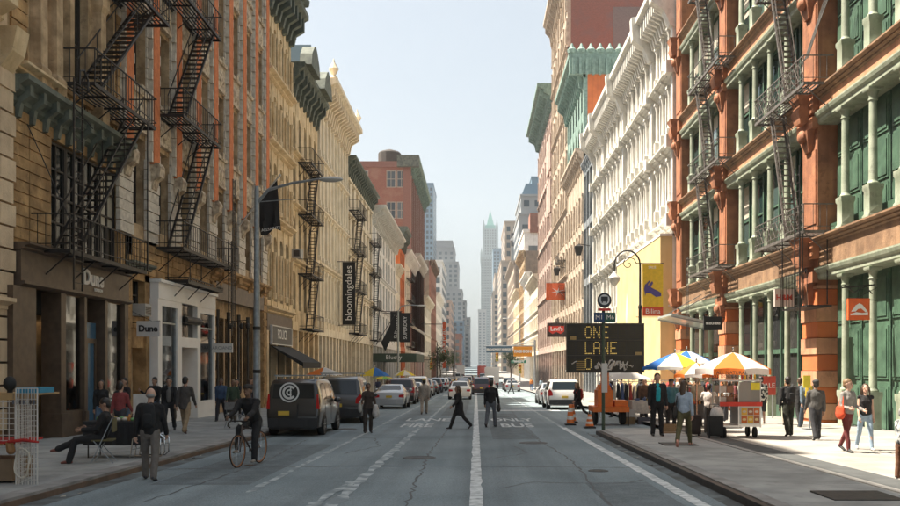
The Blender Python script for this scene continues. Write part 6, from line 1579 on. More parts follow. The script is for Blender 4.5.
    chain(t, [pel+lv*(.05)*S, pel+lv*.18*S, ch, pel+lv*.46*S, nk-lv*.03*S], [((.145+.004)*S*bk,.115*S*bk),(.14*S*bk,.11*S*bk),((.158 if fem else .17)*S*bk,.122*S*bk),((.13 if fem else .15)*S*bk,.1*S*bk),(.07*S,.066*S)], 12)
    for sg_ in 'lr': chain(t, [nk-lv*.07*S, (nk-lv*.06*S).lerp(J['s'+sg_], .6), J['s'+sg_]], [.055*S,.058*S,.056*S])
    if fem: 
        for sgn in (-1,1): t.ell(ch+Vector((sgn*.065*S,-.085*S,-.0*S)), (.06*S,.05*S,.06*S))
    if coat:
        n = 14; zb_ = zh-coat*S
        t.rings([[Vector((math.cos(k*2*math.pi/n)*rx*S*bk, math.sin(k*2*math.pi/n)*ry*S*bk, zz)) for k in range(n)] for zz, rx, ry in ((zh+.15*S,.14,.11),(zh,.165,.13),(zb_,.18,.15))])
    for nm, sgn in (('l', -1), ('r', 1)):
        s_, e, w = J['s'+nm], J['e'+nm], J['w'+nm]
        sh_in = s_.lerp(ch+lv*.1*S, .35)
        if sleeve >= .9: chain(t, [sh_in, s_-Vector((0,0,.01)), e, w-(w-e)*.04], [.062*S*bk,.062*S*bk,.05*S*bk,.038*S*bk])
        elif sleeve > 0: chain(t, [sh_in, s_, s_.lerp(e, .55)], [.06*S,.06*S,.052*S])
        else: chain(t, [sh_in, s_.lerp(sh_in,.3)], [.055*S,.05*S])
    part(t, 'coat' if coat else 'top', pattern or cloth(top), wr=.013*S*bk)
    if det and not bald is None:
        c = MB(); 
    if open_shirt:
        t = MB(); chain(t, [pel+lv*.08*S+Vector((0,-.072*S*bk,0)), ch+Vector((0,-.082*S*bk,0)), nk-lv*.05*S+Vector((0,-.035*S*bk,0))], [(.075*S,.062*S),(.085*S,.064*S),(.055*S,.052*S)], 10); part(t, 'shirt', cloth(open_shirt))
    # shoes
    for nm, sgn in (('l', -1), ('r', 1)):
        a = J['a'+nm]; kk = J['k'+nm]; sh = (a-kk).normalized()
        fdir = Vector((sgn*.12, -1, 0)).normalized(); pitch = max(-.7, min(.9, sh.y*1.0)) if hipz is None else 0
        fd = Vector((fdir.x, fdir.y*math.cos(pitch), -math.sin(max(0, pitch)))).normalized()
        q = MB(); bz = a-Vector((0,0,.032*S))
        chain(q, [a+Vector((0,0,.02*S)), bz], [.038*S,.042*S]); chain(q, [bz-fd*.035*S, bz+fd*.07*S, bz+fd*.14*S-Vector((0,0,.012*S))], [(.036*S,.036*S),(.042*S,.034*S),(.038*S,.024*S)], 8)
        part(q, 'shoe', flat('shoe_%d_%d_%d' % tuple(int(v*99) for v in shoe), shoe, .6), vx=vox*.8, sit=1)
    # hair, hat, face
    if not bald:
        q = MB(); q.ell(HP(0,.024,.04), (.090*S,.103*S,.098*S), 12, 8, rot); q.ell(HP(0,.05,-.01), (.083*S,.072*S,.09*S), 10, 8, rot)
        if hairlen:
            chain(q, [HP(0,.065,0), HP(0,.085,-.1), HP(0,.09,-.1-hairlen)], [(.08*S,.06*S),(.085*S,.05*S),(.055*S,.03*S)], 10)
            for sgn in (-1,1): chain(q, [HP(sgn*.075,.0,.03), HP(sgn*.088,-.015,-.06), HP(sgn*.09,-.01,-.08-hairlen*.8)], [.03*S,.028*S,.018*S], 7)
        part(q, 'hair', HAIR[hair], vx=vox*.8, wr=.006*S, sit=2)
    elif bald is True:
        q = MB(); q.ell(HP(0,.035,-.02), (.083*S,.082*S,.05*S), 12, 8, rot); part(q, 'hair', HAIR['grey'], vx=vox*.7, sit=1)
    if hat:
        q = MB(); q.ell(HP(0,.012,.075), (.099*S,.113*S,.066*S), 12, 8, rot)
        chain(q, [HP(0,-.07,.058), HP(0,-.13,.05)], [(.07*S,.012*S),(.05*S,.009*S)], 8); part(q, 'cap', cloth(hat), vx=vox*.8, sit=1)
    if det:
        for sgn in (-1,1):
            q = MB(); q.ell(HP(sgn*.03,-.083,.0), (.011*S,.008*S,.006*S), 8, 5, rot); q.ell(HP(sgn*.031,-.087,.02), (.018*S,.008*S,.0045*S), 8, 5, rot); q.build('eye', EYE, root, True)
        q = MB(); q.ell(HP(0,-.092,-.056), (.021*S,.010*S,.007*S), 8, 5, rot); q.build('mouth', LIP, root, True)
    if z is None: z = g(y) + (.13 if (x < -6.7 or (x > 3.9 and y < 29.5) or x > 6.6) else 0)
    root.location = (x, y, z); root.rotation_euler = (0, 0, R(head)); W[root.name] = Vector((x, y, z))
    root['_h'] = 0; del root['_h']
    J['pel'], J['ch'], J['nk'], J['hc'], J['S'] = pel, ch, nk, hc, S
    J['root'] = root
    return J
def world_of(J, p): r = J['root']; return Matrix.Translation(r.location) @ Matrix.Rotation(r.rotation_euler.z, 4, 'Z') @ Vector(p)
def carried(name, label, cat, J, build):
    """a bag or pack held or worn: a thing of its own, shaped in the wearer's local frame"""
    r = J['root']; o = empty(name, (0,0,0), label, cat); build(o, J); o.location = r.location; o.rotation_euler = r.rotation_euler; W[o.name] = Vector(r.location); return o
def backpack(label, J, m):
    def f(o, J):
        S = J['S']; c = J['ch']+Vector((0,.17*S,.0)); b = MB()
        chain(b, [c+Vector((0,.0,-.17*S)), c+Vector((0,.01,.13*S))], [(.13*S,.075*S),(.12*S,.065*S)], 12); ob = bpy.data.objects.new('pack', remesh(b, .018, 'pack', m, 2, .005)); COL.objects.link(ob); ob.parent = o
        b = MB(); chain(b, [c+Vector((0,.075*S,-.15*S)), c+Vector((0,.08*S,-.03*S))], [(.09*S,.03*S),(.085*S,.03*S)], 10); ob = bpy.data.objects.new('pocket', remesh(b, .018, 'pocket', m, 1)); COL.objects.link(ob); ob.parent = o
        for sgn in (-1,1):
            b = MB(); b.tube([c+Vector((sgn*.08*S,-.05*S,.16*S)), J['ch']+Vector((sgn*.11*S,-.03*S,.17*S)), J['ch']+Vector((sgn*.115*S,-.135*S,.04*S)), J['ch']+Vector((sgn*.12*S,-.02*S,-.12*S)), c+Vector((sgn*.1*S,-.04*S,-.16*S))], .014*S); b.build('strap', m, o, True)
    return carried('backpack', label, 'backpack', J, f)
def handbag(label, J, side, m, size=(.15,.05,.12), drop=.16, name='handbag', strap=None):
    def f(o, J):
        S = J['S']; w = J['w'+side]; c = w+Vector((0,0,-drop-.08))
        if strap: c = J['pel']+Vector(strap)
        b = MB(); chain(b, [c-Vector((0,0,size[2]*.6)), c+Vector((0,0,size[2]*.5))], [(size[0]*.85,size[1]),(size[0]*.7,size[1]*.7)], 10)
        b2 = MB(); b2.xf = Matrix.Translation(c) @ Matrix.Rotation(R(90), 4, 'Z') @ Matrix.Translation(-c); b2.v, b2.f = [], []
        chain_src = MB(); chain(chain_src, [c-Vector((0,0,size[2]*.6)), c+Vector((0,0,size[2]*.5))], [(size[1],size[0]*.85),(size[1]*.7,size[0]*.7)], 10)
        ob = bpy.data.objects.new('bag', remesh(chain_src, .018, 'bag', m, 1, .006)); COL.objects.link(ob); ob.parent = o
        top_ = (J['s'+side]+Vector((0,0,.05))) if strap else w+Vector((0,0,-.07))
        for s_ in (-1,1):
            b = MB(); b.tube([c+Vector((0,s_*size[0]*.5,size[2]*.5)), c.lerp(top_,.6)+Vector((0,s_*size[0]*.3,0)), top_, c.lerp(top_,.6)+Vector((0.01,-s_*size[0]*.1,0)), c+Vector((.01,-s_*size[0]*.35,size[2]*.5))], .008); b.build('handle', m, o)
    return carried(name, label, 'bag', J, f)
def at(u, v, dz=.13):
    y = 875*(1.85-dz)/(v-377.0); return (u-476)*y/875, y
BLKC = (.016,.015,.016); DEN = (.10,.14,.20)
WALK = dict(ll=(22,6), rl=(-16,20), la=(-16,5,8), ra=(18,5,14)); WALK2 = dict(rl=(22,6), ll=(-16,20), ra=(-16,5,8), la=(18,5,14))
STAND = dict(ll=(2,2), rl=(-2,2), la=(4,5,10), ra=(4,5,14))
# ---- left pavement and road
x_, y_ = at(150, 480, 0)
J = person('bald man walking away in black jacket and grey trousers on the left road edge', x_, y_, 1.68, 188, skin=0, top=BLKC, bot=(.16,.14,.125), shoe=(.04,.04,.05), bald=True, det=2, bulk=1.12, lean=4, nod=8, ll=(-14,10), rl=(16,8), la=(10,8,16), ra=(-12,9,16), seed=1)
backpack('black backpack on the back of the bald man', J, cloth((.022,.022,.024)))
x_, y_ = at(185, 433); person('man in long grey coat and beige trousers walking away past the white shop', x_, y_, 1.78, 175, top=(.075,.065,.06), bot=(.33,.24,.15), shoe=(.1,.04,.03), coat=.16, det=2, seed=2, **WALK2)
x_, y_ = at(169, 431); J = person('man in open black jacket and grey tee shirt walking closer by the white shop', x_, y_, 1.76, 12, skin=1, top=BLKC, bot=(.03,.03,.035), open_shirt=(.16,.15,.14), det=2, seed=3, **WALK)
handbag('dark carrier bag held by the man in the open black jacket', J, 'r', cloth((.09,.075,.06)), (.16,.04,.2))
x_, y_ = at(155, 429); person('young man in black top standing behind the bald man', x_, y_, 1.72, -15, skin=1, top=BLKC, bot=DEN, det=1, seed=4, la=(40,10,80), ra=(10,8,20), ll=(2,2), rl=(-2,2))
x_, y_ = at(125, 434); person('person in dark jacket and blue jeans standing behind the goods table', x_, y_, 1.7, -25, skin=1, top=(.03,.02,.02), bot=(.10,.15,.22), det=1, seed=5, **STAND)
x_, y_ = at(101, 437); J = person('woman in black jacket and blue jeans looking at the goods table', x_, y_, 1.64, 20, skin=1, top=BLKC, bot=(.10,.16,.24), det=1, fem=True, hairlen=.06, seed=6, **STAND)
x_, y_ = at(221, 421); person('man in blue shirt and dark trousers walking under the MARCIANO board', x_, y_, 1.72, 5, skin=2, top=(.05,.09,.17), bot=(.03,.03,.04), det=1, seed=7, **WALK)
x_, y_ = at(237, 419); person('woman in black with yellow and white bundle at the kerb by the street lamp', x_, y_, 1.62, 0, skin=1, top=BLKC, bot=BLKC, open_shirt=(.55,.45,.12), fem=True, det=1, seed=8, la=(40,8,70), ra=(40,8,70), ll=(2,2), rl=(-2,2))
x_, y_ = at(252, 414); person('dark haired person in brown jacket half hidden by the street lamp', x_, y_, 1.66, 30, skin=1, top=(.07,.04,.03), bot=BLKC, det=1, seed=9, **STAND)
# vendor sitting sideways with crossed legs
x_, y_ = at(95, 463); yv = y_
J = person('street vendor in black sitting on a folding chair with crossed legs', x_+.05, y_+.1, 1.74, -78, skin=1, top=BLKC, bot=(.02,.02,.024), shoe=(.22,.07,.05), det=2, hipz=.5, lean=-14, nod=30, ll=(82,14), rl=(86,70), la=(30,14,55), ra=(26,12,60), seed=10, bulk=1.1)
# cyclist
BX, BY = -4.75, 18.3
zc = g(BY)
bk_ = empty('bicycle', (0,0,0), 'slim road bicycle with orange brown rims ridden towards the camera', 'bicycle')
wm_ = MB(); n = 30
wm_.rings([[Vector((math.cos(a*2*math.pi/n)*(.335+.012*math.cos(t_)), .012*math.sin(t_), math.sin(a*2*math.pi/n)*(.335+.012*math.cos(t_)))) for t_ in (0,1.26,2.51,3.77,5.03)] for a in range(n+1)], cap=False)
tyre = wm_.mesh('tyre', M['tyre'], True)
wm_ = MB(); wm_.rings([[Vector((math.cos(a*2*math.pi/n)*r_, y0_, math.sin(a*2*math.pi/n)*r_)) for r_, y0_ in ((.322,.010),(.300,.008),(.300,-.008),(.322,-.010))] for a in range(n+1)], cap=False); rimm = wm_.mesh('rim', plain('bike_rim', (.45,.22,.12), .35, .5))
wm_ = MB()
for a in range(18): wm_.bar((0,.03*(1 if a%2 else -1),0),(math.cos(a*2*math.pi/18)*.3,0,math.sin(a*2*math.pi/18)*.3),.0022)
wm_.ell((0,0,0),(.025,.04,.025)); spk = wm_.mesh('spokes', M['chrome'])
for yy_ in (-.5, .5):
    w_ = empty('wheel', (0, yy_, .345)); w_.parent = bk_; w_.rotation_euler = (0,0,R(90))
    sub(tyre, 'tyre', w_); sub(rimm, 'rim', w_); sub(spk, 'spokes', w_)
fr = MB(); orng = plain('bike_frame', (.12,.09,.08), .35, .3)
for a, c, r_ in (((0,.5,.345),(0,.13,.28),.012),((0,.13,.28),(0,.22,.84),.016),((0,.5,.345),(0,.2,.72),.009),((0,.2,.76),(0,-.3,.80),.015),((0,.13,.28),(0,-.32,.70),.018),((0,-.3,.86),(0,-.34,.66),.018),((.025,-.34,.68),(.03,-.5,.345),.011),((-.025,-.34,.68),(-.03,-.5,.345),.011)): fr.bar(a, c, r_, 7)
fr.build('frame', orng, bk_, True)
fr = MB(); fr.tube([(-.21,-.42,.82),(-.21,-.52,.86),(-.2,-.5,.93),(-.19,-.38,.95),(0,-.34,.95),(.19,-.38,.95),(.2,-.5,.93),(.21,-.52,.86),(.21,-.42,.82)], .013); fr.bar((0,-.3,.86),(0,-.34,.95),.014,6); fr.build('handlebar', M['iron'], bk_, True)
fr = MB(); fr.ell((0,.24,.88),(.075,.13,.03)); fr.build('saddle', M['plastic'], bk_, True)
fr = MB(); fr.bar((.06,.13,.28),(.09,.03,.18),.012); fr.bar((-.06,.13,.28),(-.09,.23,.38),.012); fr.box(.08,.16,-.01,.07,.165,.19); fr.box(-.16,-.08,.19,.27,.365,.39); fr.lathe([(.09,0),(.09,.01)],(0,0,0),12); fr.build('crank', M['chrome'], bk_)
fr = MB(); fr.ell((0,-.37,.90),(.03,.03,.03)); fr.build('front_lamp', plain('lamp_white', (.8,.78,.7), .2), bk_)
bk_.location = (BX, BY, zc); bk_.rotation_euler = (0,0,R(-12)); W[bk_.name] = Vector(bk_.location)
J = person('cyclist in black cap, jacket and scarf riding towards the camera', 0, 0, 1.76, 0, z=0, skin=2, top=BLKC, bot=(.02,.02,.022), shoe=(.3,.26,.22), hat=(.03,.028,.026), det=2, hipz=.93, lean=28, nod=-22, ll=(68,62), rl=(32,28), la=(46,3,22), ra=(46,3,22), seed=11, bulk=1.12)
r_ = J['root']; mrot = Matrix.Rotation(R(-12), 3, 'Z'); r_.location = Vector((BX, BY, zc)) + mrot @ Vector((0,.22,0)); r_.rotation_euler = (0,0,R(-12))
# man with white bags by the parked cars
x_, y_ = at(368, 433, 0); J = person('dark dressed woman carrying white bags beside the parked cars', x_, y_, 1.66, 15, skin=2, top=(.05,.035,.028), bot=(.045,.035,.03), fem=True, det=1, coat=.1, la=(20,14,60), ra=(10,12,20), ll=(6,4), rl=(-6,8), seed=12)
handbag('large white cloth bag in the arms of the woman by the parked cars', J, 'r', cloth((.6,.57,.55)), (.2,.12,.2), -.02)
handbag('white paper carrier with printed side held by the woman by the parked cars', J, 'l', cloth((.62,.6,.55)), (.16,.06,.2), .05, strap=(-.28,-.1,.05))
x_, y_ = at(424, 414, 0); person('worker in pale beige clothes and yellow cap walking away up the lane', x_, y_, 1.8, 185, skin=1, top=(.38,.33,.28), bot=(.36,.30,.24), hat=(.6,.42,.1), det=1, seed=13, bulk=1.1, **WALK)
x_, y_ = at(459, 429, 0); J = person('woman in black coat and hat like hair crossing the road to the left', x_, y_, 1.62, -70, skin=1, top=BLKC, bot=(.02,.018,.018), shoe=(.03,.02,.02), hair='brown', hairlen=.12, fem=True, coat=.34, det=2, ll=(24,4), rl=(-20,24), la=(-16,16,10), ra=(26,16,20), lean=6, seed=14, bulk=1.15)
x_, y_ = at(491, 427, 0); J = person('man in black hooded top and grey jeans crossing the road', x_, y_, 1.76, 165, skin=1, top=BLKC, bot=(.12,.13,.15), shoe=(.04,.03,.03), hair='black', det=2, ll=(12,6), rl=(-14,14), la=(8,8,14), ra=(-10,7,18), seed=15, bulk=1.1, lean=4)
handbag('dark bag hanging from the hand of the man crossing', J, 'l', cloth((.03,.026,.026)), (.17,.07,.14), .02)
# far walkers
GF = 'people walking in the distance'
fl = [(-7.6,58,0),(-8.6,63,180),(-8.1,72,5),(-7.7,80,175),(-8.9,88,0),(-7.8,97,0),(7.6,46,0),(8.3,56,180),(8.8,61,0),(7.7,68,180),(8.2,76,10),(7.8,85,0),(9.1,92,180),(7.5,101,0),(6.9,109,170),(3.9,97,90),(-2.4,99,-90)]
nm_ = ['in a dark coat near the orange and white umbrella','walking away near the orange and white umbrella','in navy by the maroon car','walking away beside the white parked car','in brown past the green awning','in grey under the street lamp far left','in white shirt behind the street market','in black walking away behind the street market','in blue beside the yellow wall','in tan walking away past the ornate lamp','in red top on the sunlit pavement','in white top far on the sunlit pavement','in dark jacket far on the sunlit pavement','in pale blue far on the sunlit pavement','in orange top near the far crossing','stepping off the right kerb at the far crossing','crossing from the left at the far crossing']
cl_ = [(.02,.02,.02),(.1,.08,.06),(.03,.04,.09),(.2,.18,.15),(.12,.06,.04),(.15,.15,.15),(.6,.58,.55),(.02,.02,.02),(.08,.14,.25),(.4,.3,.2),(.4,.05,.04),(.6,.6,.58),(.03,.03,.03),(.3,.38,.45),(.6,.2,.05),(.05,.05,.06),(.25,.2,.15)]
for k, ((a, c, hd), t_) in enumerate(zip(fl, nm_)):
    person('distant pedestrian ' + t_, a, c, 1.6+.03*(k % 6), hd, skin=k % 3, top=cl_[k], bot=cl_[(k*5+3) % 13], hair=('black','brown','light')[k % 3], hairlen=.1 if k % 3 == 1 else 0, fem=k % 3 == 1, det=0, group=GF, seed=20+k, **(WALK if k % 2 else WALK2))
# ---- island and right pavement
x_, y_ = at(657, 436); person('man in black suit jacket and turquoise shirt standing on the bus stop island', x_, y_, 1.84, 2, skin=0, top=(.02,.018,.02), bot=(.018,.017,.018), open_shirt=(.02,.38,.45), hair='brown', det=2, ll=(0,1), rl=(0,1), la=(2,7,12), ra=(2,7,16), seed=40, bulk=1.1)
x_, y_ = at(684, 446); J = person('woman in pale blue sweater and olive trousers striding past on the island', x_, y_, 1.70, 160, skin=0, top=(.36,.44,.54), bot=(.10,.09,.04), shoe=(.6,.28,.22), hair='brown', hairlen=.14, fem=True, det=2, ll=(26,6), rl=(-24,18), la=(-24,9,14), ra=(24,9,18), lean=5, seed=41, tight=.4, twist=20)
handbag('dark shoulder bag on the woman in the pale blue sweater', J, 'r', cloth((.05,.045,.04)), (.15,.06,.16), strap=(.21,.02,.06))
x_, y_ = at(671, 430); person('person in teal top and dark cap behind the man in the black suit', x_, y_, 1.66, 0, skin=1, top=(.05,.17,.22), bot=BLKC, hat=(.03,.03,.03), det=1, seed=42, **STAND)
x_, y_ = at(709, 433); person('customer in white shirt standing at the food cart', x_, y_, 1.52, 170, skin=1, top=(.62,.55,.5), bot=(.04,.035,.035), hair='black', det=1, seed=43, la=(30,12,40), ra=(40,12,50), ll=(2,2), rl=(-2,2), bulk=1.15)
x_, y_ = at(697, 426); person('person in beige sweater behind the white shirted customer', x_, y_, 1.7, 150, skin=0, top=(.45,.36,.28), bot=(.05,.04,.04), hair='light', det=1, seed=44, **STAND)
x_, y_ = at(761, 424); J = person('person in black and white patterned jacket and shorts past the food cart', x_, y_, 1.74, 182, skin=1, top=BLKC, bot=(.03,.03,.03), shoe=(.35,.25,.2), hair='black', det=1, shorts=True, seed=45, bulk=1.15, pattern=mat('spotted_cloth', (.6,.58,.52), (.015,.015,.018), .85, 9, lo=.48, hi=.52), **STAND)
x_, y_ = at(788, 436); J = person('person in black with a black backpack walking away past the food cart', x_, y_, 1.74, 186, skin=1, top=BLKC, bot=(.03,.032,.022), hair='black', det=2, seed=46, ll=(8,4), rl=(-10,14), la=(10,7,14), ra=(-6,7,14))
backpack('black backpack worn by the person in black past the food cart', J, cloth((.02,.02,.022)))
x_, y_ = at(800, 426); person('person in black top half hidden behind the grey hooded man', x_, y_, 1.75, 175, skin=1, top=BLKC, bot=BLKC, hair='brown', det=1, seed=47, **WALK)
x_, y_ = at(807, 428); J = person('person in blue grey jacket with a yellow backpack by the banded pier', x_, y_, 1.78, 182, skin=0, top=(.14,.19,.24), bot=(.05,.07,.1), hair='light', det=1, seed=48, **WALK2)
backpack('yellow backpack beside the banded pier', J, cloth((.62,.42,.03)))
x_, y_ = at(816, 440); J = person('man in grey hooded jacket and dark trousers walking away', x_, y_, 1.66, 178, skin=1, top=(.085,.08,.075), bot=(.03,.03,.035), hair='black', det=2, seed=49, bulk=1.1, hat=(.05,.05,.05), ll=(14,6), rl=(-14,14), la=(-8,7,20), ra=(10,7,20))
x_, y_ = at(847, 452); J = person('woman in grey sweater and maroon trousers walking with red handbag', x_, y_, 1.70, 20, skin=0, top=(.26,.24,.22), bot=(.14,.025,.025), hair='light', det=2, fem=True, seed=50, tight=.8, ll=(14,4), rl=(-16,16), la=(6,10,75), ra=(10,4,60), twist=-25)
handbag('bright red orange handbag on the arm of the woman in maroon trousers', J, 'l', cloth((.62,.07,.02)), (.17,.07,.13), strap=(-.27,-.08,.08))
x_, y_ = at(865, 450); J = person('woman in black vest top and light blue jeans walking beside her friend', x_, y_, 1.58, -8, skin=0, top=(.016,.015,.016), bot=(.32,.42,.52), shoe=(.6,.58,.55), hair='brown', hairlen=.16, det=2, fem=True, sleeve=0, seed=51, tight=.7, rl=(14,4), ll=(-16,16), la=(10,7,20), ra=(-8,6,20), twist=10)
x_, y_ = at(902, 479); person('person in patterned grey jacket and brown trousers cut by the photo edge', x_, y_, 1.2, 100, skin=0, top=(.3,.3,.3), bot=(.16,.07,.035), hair='grey', det=1, seed=52, bulk=1.2, pattern=mat('flecked_cloth', (.5,.5,.48), (.08,.085,.09), .85, 12, lo=.45, hi=.55), **STAND)
x_, y_ = at(578, 422, 0); J = person('woman in black jacket and dark tights walking left beside the orange barriers', x_, y_, 1.70, -60, skin=0, top=BLKC, bot=(.05,.04,.04), hair='light', hairlen=.12, det=1, fem=True, seed=53, tight=.9, lean=6, ll=(26,8), rl=(-28,34), la=(-14,14,20), ra=(16,12,40))
backpack('red rucksack on the woman beside the orange barriers', J, cloth((.55,.05,.04)))
GM = 'shoppers among the market stalls'
mk = [(6.9,36,'in brown jacket behind the message board trailer',(.12,.07,.05)),(7.4,38.5,'in white top under the white parasol',(.6,.58,.55)),(8.2,35.2,'in dark top under the blue and yellow parasol',(.03,.03,.04)),(8.9,37,'in red top by the clothes rack',(.35,.06,.05)),(7.9,33,'in grey top by the white parasol pole',(.2,.2,.2)),(9.8,34.5,'in tan top near the yellow wall end',(.3,.2,.13)),(6.2,40,'in black at the far edge of the stalls',(.02,.02,.02)),(9.3,31.5,'in maroon beside the food cart',(.16,.04,.04)),(10.2,38.5,'in navy at the back of the stalls',(.03,.05,.1))]
for k, (a, c, t_, col_) in enumerate(mk): person('shopper ' + t_, a, c, 1.66+.02*(k % 5), 40*k, skin=k % 3, top=col_, bot=(.05,.05,.06), hair=('black','brown','light')[k % 3], hairlen=.1*(k % 2), fem=k % 2 == 1, det=1 if k < 5 else 0, group=GM, seed=60+k, **STAND)
GS = 'passers-by on the left pavement by the shops'
ex = [(-9.6,23.6,'in dark red top looking into the Dune shop window',(.25,.05,.05),170,1),(-10.6,26.0,'in black coat beside the blue shop door',(.02,.02,.02),60,1),(-9.3,33.5,'in dark green jacket past the white shop door',(.05,.08,.05),5,1),(-8.6,41.5,'in grey coat under the dark shop fascia',(.14,.13,.13),180,1),(-9.4,46.5,'in black beside the dark shop window',(.02,.02,.025),0,0),(-7.6,42.5,'in beige coat near the street lamp base',(.4,.32,.24),10,0),(-8.4,51,'in brown coat under the black awning',(.12,.08,.06),180,0),(-9.9,38.2,'in navy jacket close to the dark shop columns',(.04,.05,.09),90,1)]
for k, (a, c, t_, col_, hd, dt) in enumerate(ex): person('passer-by ' + t_, a, c, 1.62+.03*(k % 5), hd, skin=k % 3, top=col_, bot=((.04,.04,.05),(.08,.11,.16),(.1,.08,.06))[k % 3], hair=('black','brown','light')[k % 3], hairlen=.1*(k % 2), fem=k % 2 == 1, det=dt, group=GS, seed=80+k, **(WALK if k % 2 else WALK2))
GZ = 'people on the sunlit pavement beyond the food cart'
ex = [(9.7,33.5,'in white tee shirt by the tall green columns',(.6,.58,.55),180),(10.4,35.5,'in dark blue top by the tall green columns',(.04,.06,.12),10),(9.0,44.5,'in pale pink top in front of the glass canopy',(.55,.35,.33),0),(10.0,41.5,'in black top near the further red pier',(.02,.02,.02),170),(8.3,50,'in cream shirt beside the yellow wall corner',(.55,.48,.36),180),(11.2,31.5,'in olive jacket close to the banded pier',(.12,.12,.06),160)]
for k, (a, c, t_, col_, hd) in enumerate(ex): person('walker ' + t_, a, c, 1.62+.03*(k % 5), hd, skin=(k+1) % 3, top=col_, bot=((.04,.04,.05),(.08,.11,.16),(.3,.26,.2))[k % 3], hair=('black','brown','light')[k % 3], hairlen=.1*(k % 2), fem=k % 2 == 1, det=1 if k in (0,5) else 0, group=GZ, seed=90+k, **(WALK if k % 2 else WALK2))
bpy.data.scenes.remove(tmp_scene)
# ================================================================ STREET TRADE
def umbrella(name, label, x, y, zt, rad, cols, drop=.55, n=8, valance=None, tilt=0, pole=True, zb=None, cat='umbrella'):
    o = empty(name, (x, y, g(y)), label, cat)
    z0 = (g(y)+.13) if zb is None else zb
    mx = Matrix.Translation((x, y, zt)) @ Matrix.Rotation(R(tilt), 4, 'Y')
    for k in range(n):
        a0, a1 = 2*math.pi*k/n, 2*math.pi*(k+1)/n; rows = []
        for i in range(6):
            t = i/5; zz = -drop*(t**1.25); row = []
            for j in range(5):
                f = j/4; a = a0+(a1-a0)*f; sag = 1-.05*math.sin(math.pi*f)*t
                rr = rad*t*(math.cos((a1-a0)/2)/math.cos(a-(a0+a1)/2))*sag + .01
                row.append(mx @ Vector((rr*math.cos(a), rr*math.sin(a), zz-.03*math.sin(math.pi*f)*t*(-1))))
            rows.append(row)
        if valance:
            row = [p+Vector((0,0,-valance)) for p in rows[-1]]; rows.append(row)
        b = MB(); b.rings(rows, cap=False, closed=False); b.build('panel', cols[k % len(cols)], o, recalc=False)
    b = MB()
    for k in range(n):
        a = 2*math.pi*k/n; b.bar(mx @ Vector((0,0,-.04)), mx @ Vector((rad*.97*math.cos(a), rad*.97*math.sin(a), -drop-.01)), .009)
        b.bar(mx @ Vector((0,0,-drop-.25)), mx @ Vector((rad*.5*math.cos(a), rad*.5*math.sin(a), -drop*.45-.04)), .007)
    b.build('ribs', M['pole'], o)
    if pole:
        b = MB(); b.bar((x, y, z0), (x, y, zt+.08), .022, 8); b.ell((x,y,zt+.1),(.03,.03,.05)); b.build('pole', M['chrome'], o, True)
    return o
def fab(key, c):
    """translucent umbrella cloth"""
    if key in M: return M[key]
    m = bpy.data.materials.new(key); m.use_nodes = True; t = m.node_tree; p = t.nodes['Principled BSDF']; p.inputs['Base Color'].default_value = (*c,1); p.inputs['Roughness'].default_value = .8
    tr = t.nodes.new('ShaderNodeBsdfTranslucent'); tr.inputs['Color'].default_value = (*c,1); mx = t.nodes.new('ShaderNodeMixShader'); mx.inputs[0].default_value = .35
    t.links.new(p.outputs[0], mx.inputs[1]); t.links.new(tr.outputs[0], mx.inputs[2]); t.links.new(mx.outputs[0], t.nodes['Material Output'].inputs[0]); M[key] = m; return m
uo, uw, ub, uy, ur = fab('cloth_orange',(.75,.2,.03)), fab('cloth_white',(.75,.72,.68)), fab('cloth_blue',(.03,.16,.5)), fab('cloth_yellow',(.8,.6,.05)), fab('cloth_red',(.65,.06,.03))
CX, CY = 7.42, 25.0          # food cart
zc = g(CY)+.13
umbrella('cart_umbrella', 'orange and white striped umbrella with printed edge over the food cart', CX-.08, CY, 2.24, 1.08, [uw, uo], .48, 8, .17, zb=zc+.9)
text('ALL NATURAL', .13, 'lettering', BK, (CX-.42, CY-1.05, 1.66), (R(84),0,R(-6)), bpy.data.objects['cart_umbrella'], ext=.002)
text('HOT DOGS & PRETZELS', .12, 'lettering', BK, (CX-.38, CY-1.07, 1.56), (R(90),0,R(-6)), bpy.data.objects['cart_umbrella'], ext=.002)
umbrella('cart_umbrella', 'smaller orange umbrella peeking out left of the food cart', 6.95, 27.6, 1.95, .7, [uo, uo, uw], .38, 8, .1)
umbrella('market_umbrella', 'big blue, yellow and white umbrella over the market stalls', 6.87, 30.2, 2.3, 1.12, [ub, uw, uy, uw], .5, 8, .1)
umbrella('market_umbrella', 'second blue and yellow umbrella behind the first one', 7.75, 32.2, 2.42, 1.1, [uy, ub, uw, ub], .5, 8, .1)
umbrella('market_parasol', 'white parasol over the stalls right of the message board', 6.2, 35.6, 1.65, 1.0, [uw], .36, 8)
umbrella('market_parasol', 'low white parasol behind the message board trailer', 6.3, 39, 1.7, 1.0, [uw], .3, 8)
umbrella('market_parasol', 'white parasol further down the sunlit pavement', 7.6, 62, 1.9, 1.3, [uw], .4, 8)
umbrella('vendor_umbrella', 'orange and white umbrella over a stall behind the black van', -7.9, 45.5, 1.78, 1.0, [uo, uo, uw, uw], .42, 8)
umbrella('vendor_umbrella', 'yellow and blue umbrella down the left pavement', -7.4, 64, 1.75, 1.15, [uy, uy, ub, ub], .65, 8)
umbrella('vendor_umbrella', 'striped white umbrella in front of the green awning', -5.9, 72, 1.55, .9, [uw, uy], .5, 8)
umbrella('vendor_umbrella', 'yellow green umbrella near the stall past the yellow and blue one', -7.2, 68, 1.05, 1.2, [fab('cloth_green',(.25,.5,.1)), uy], .25, 8)
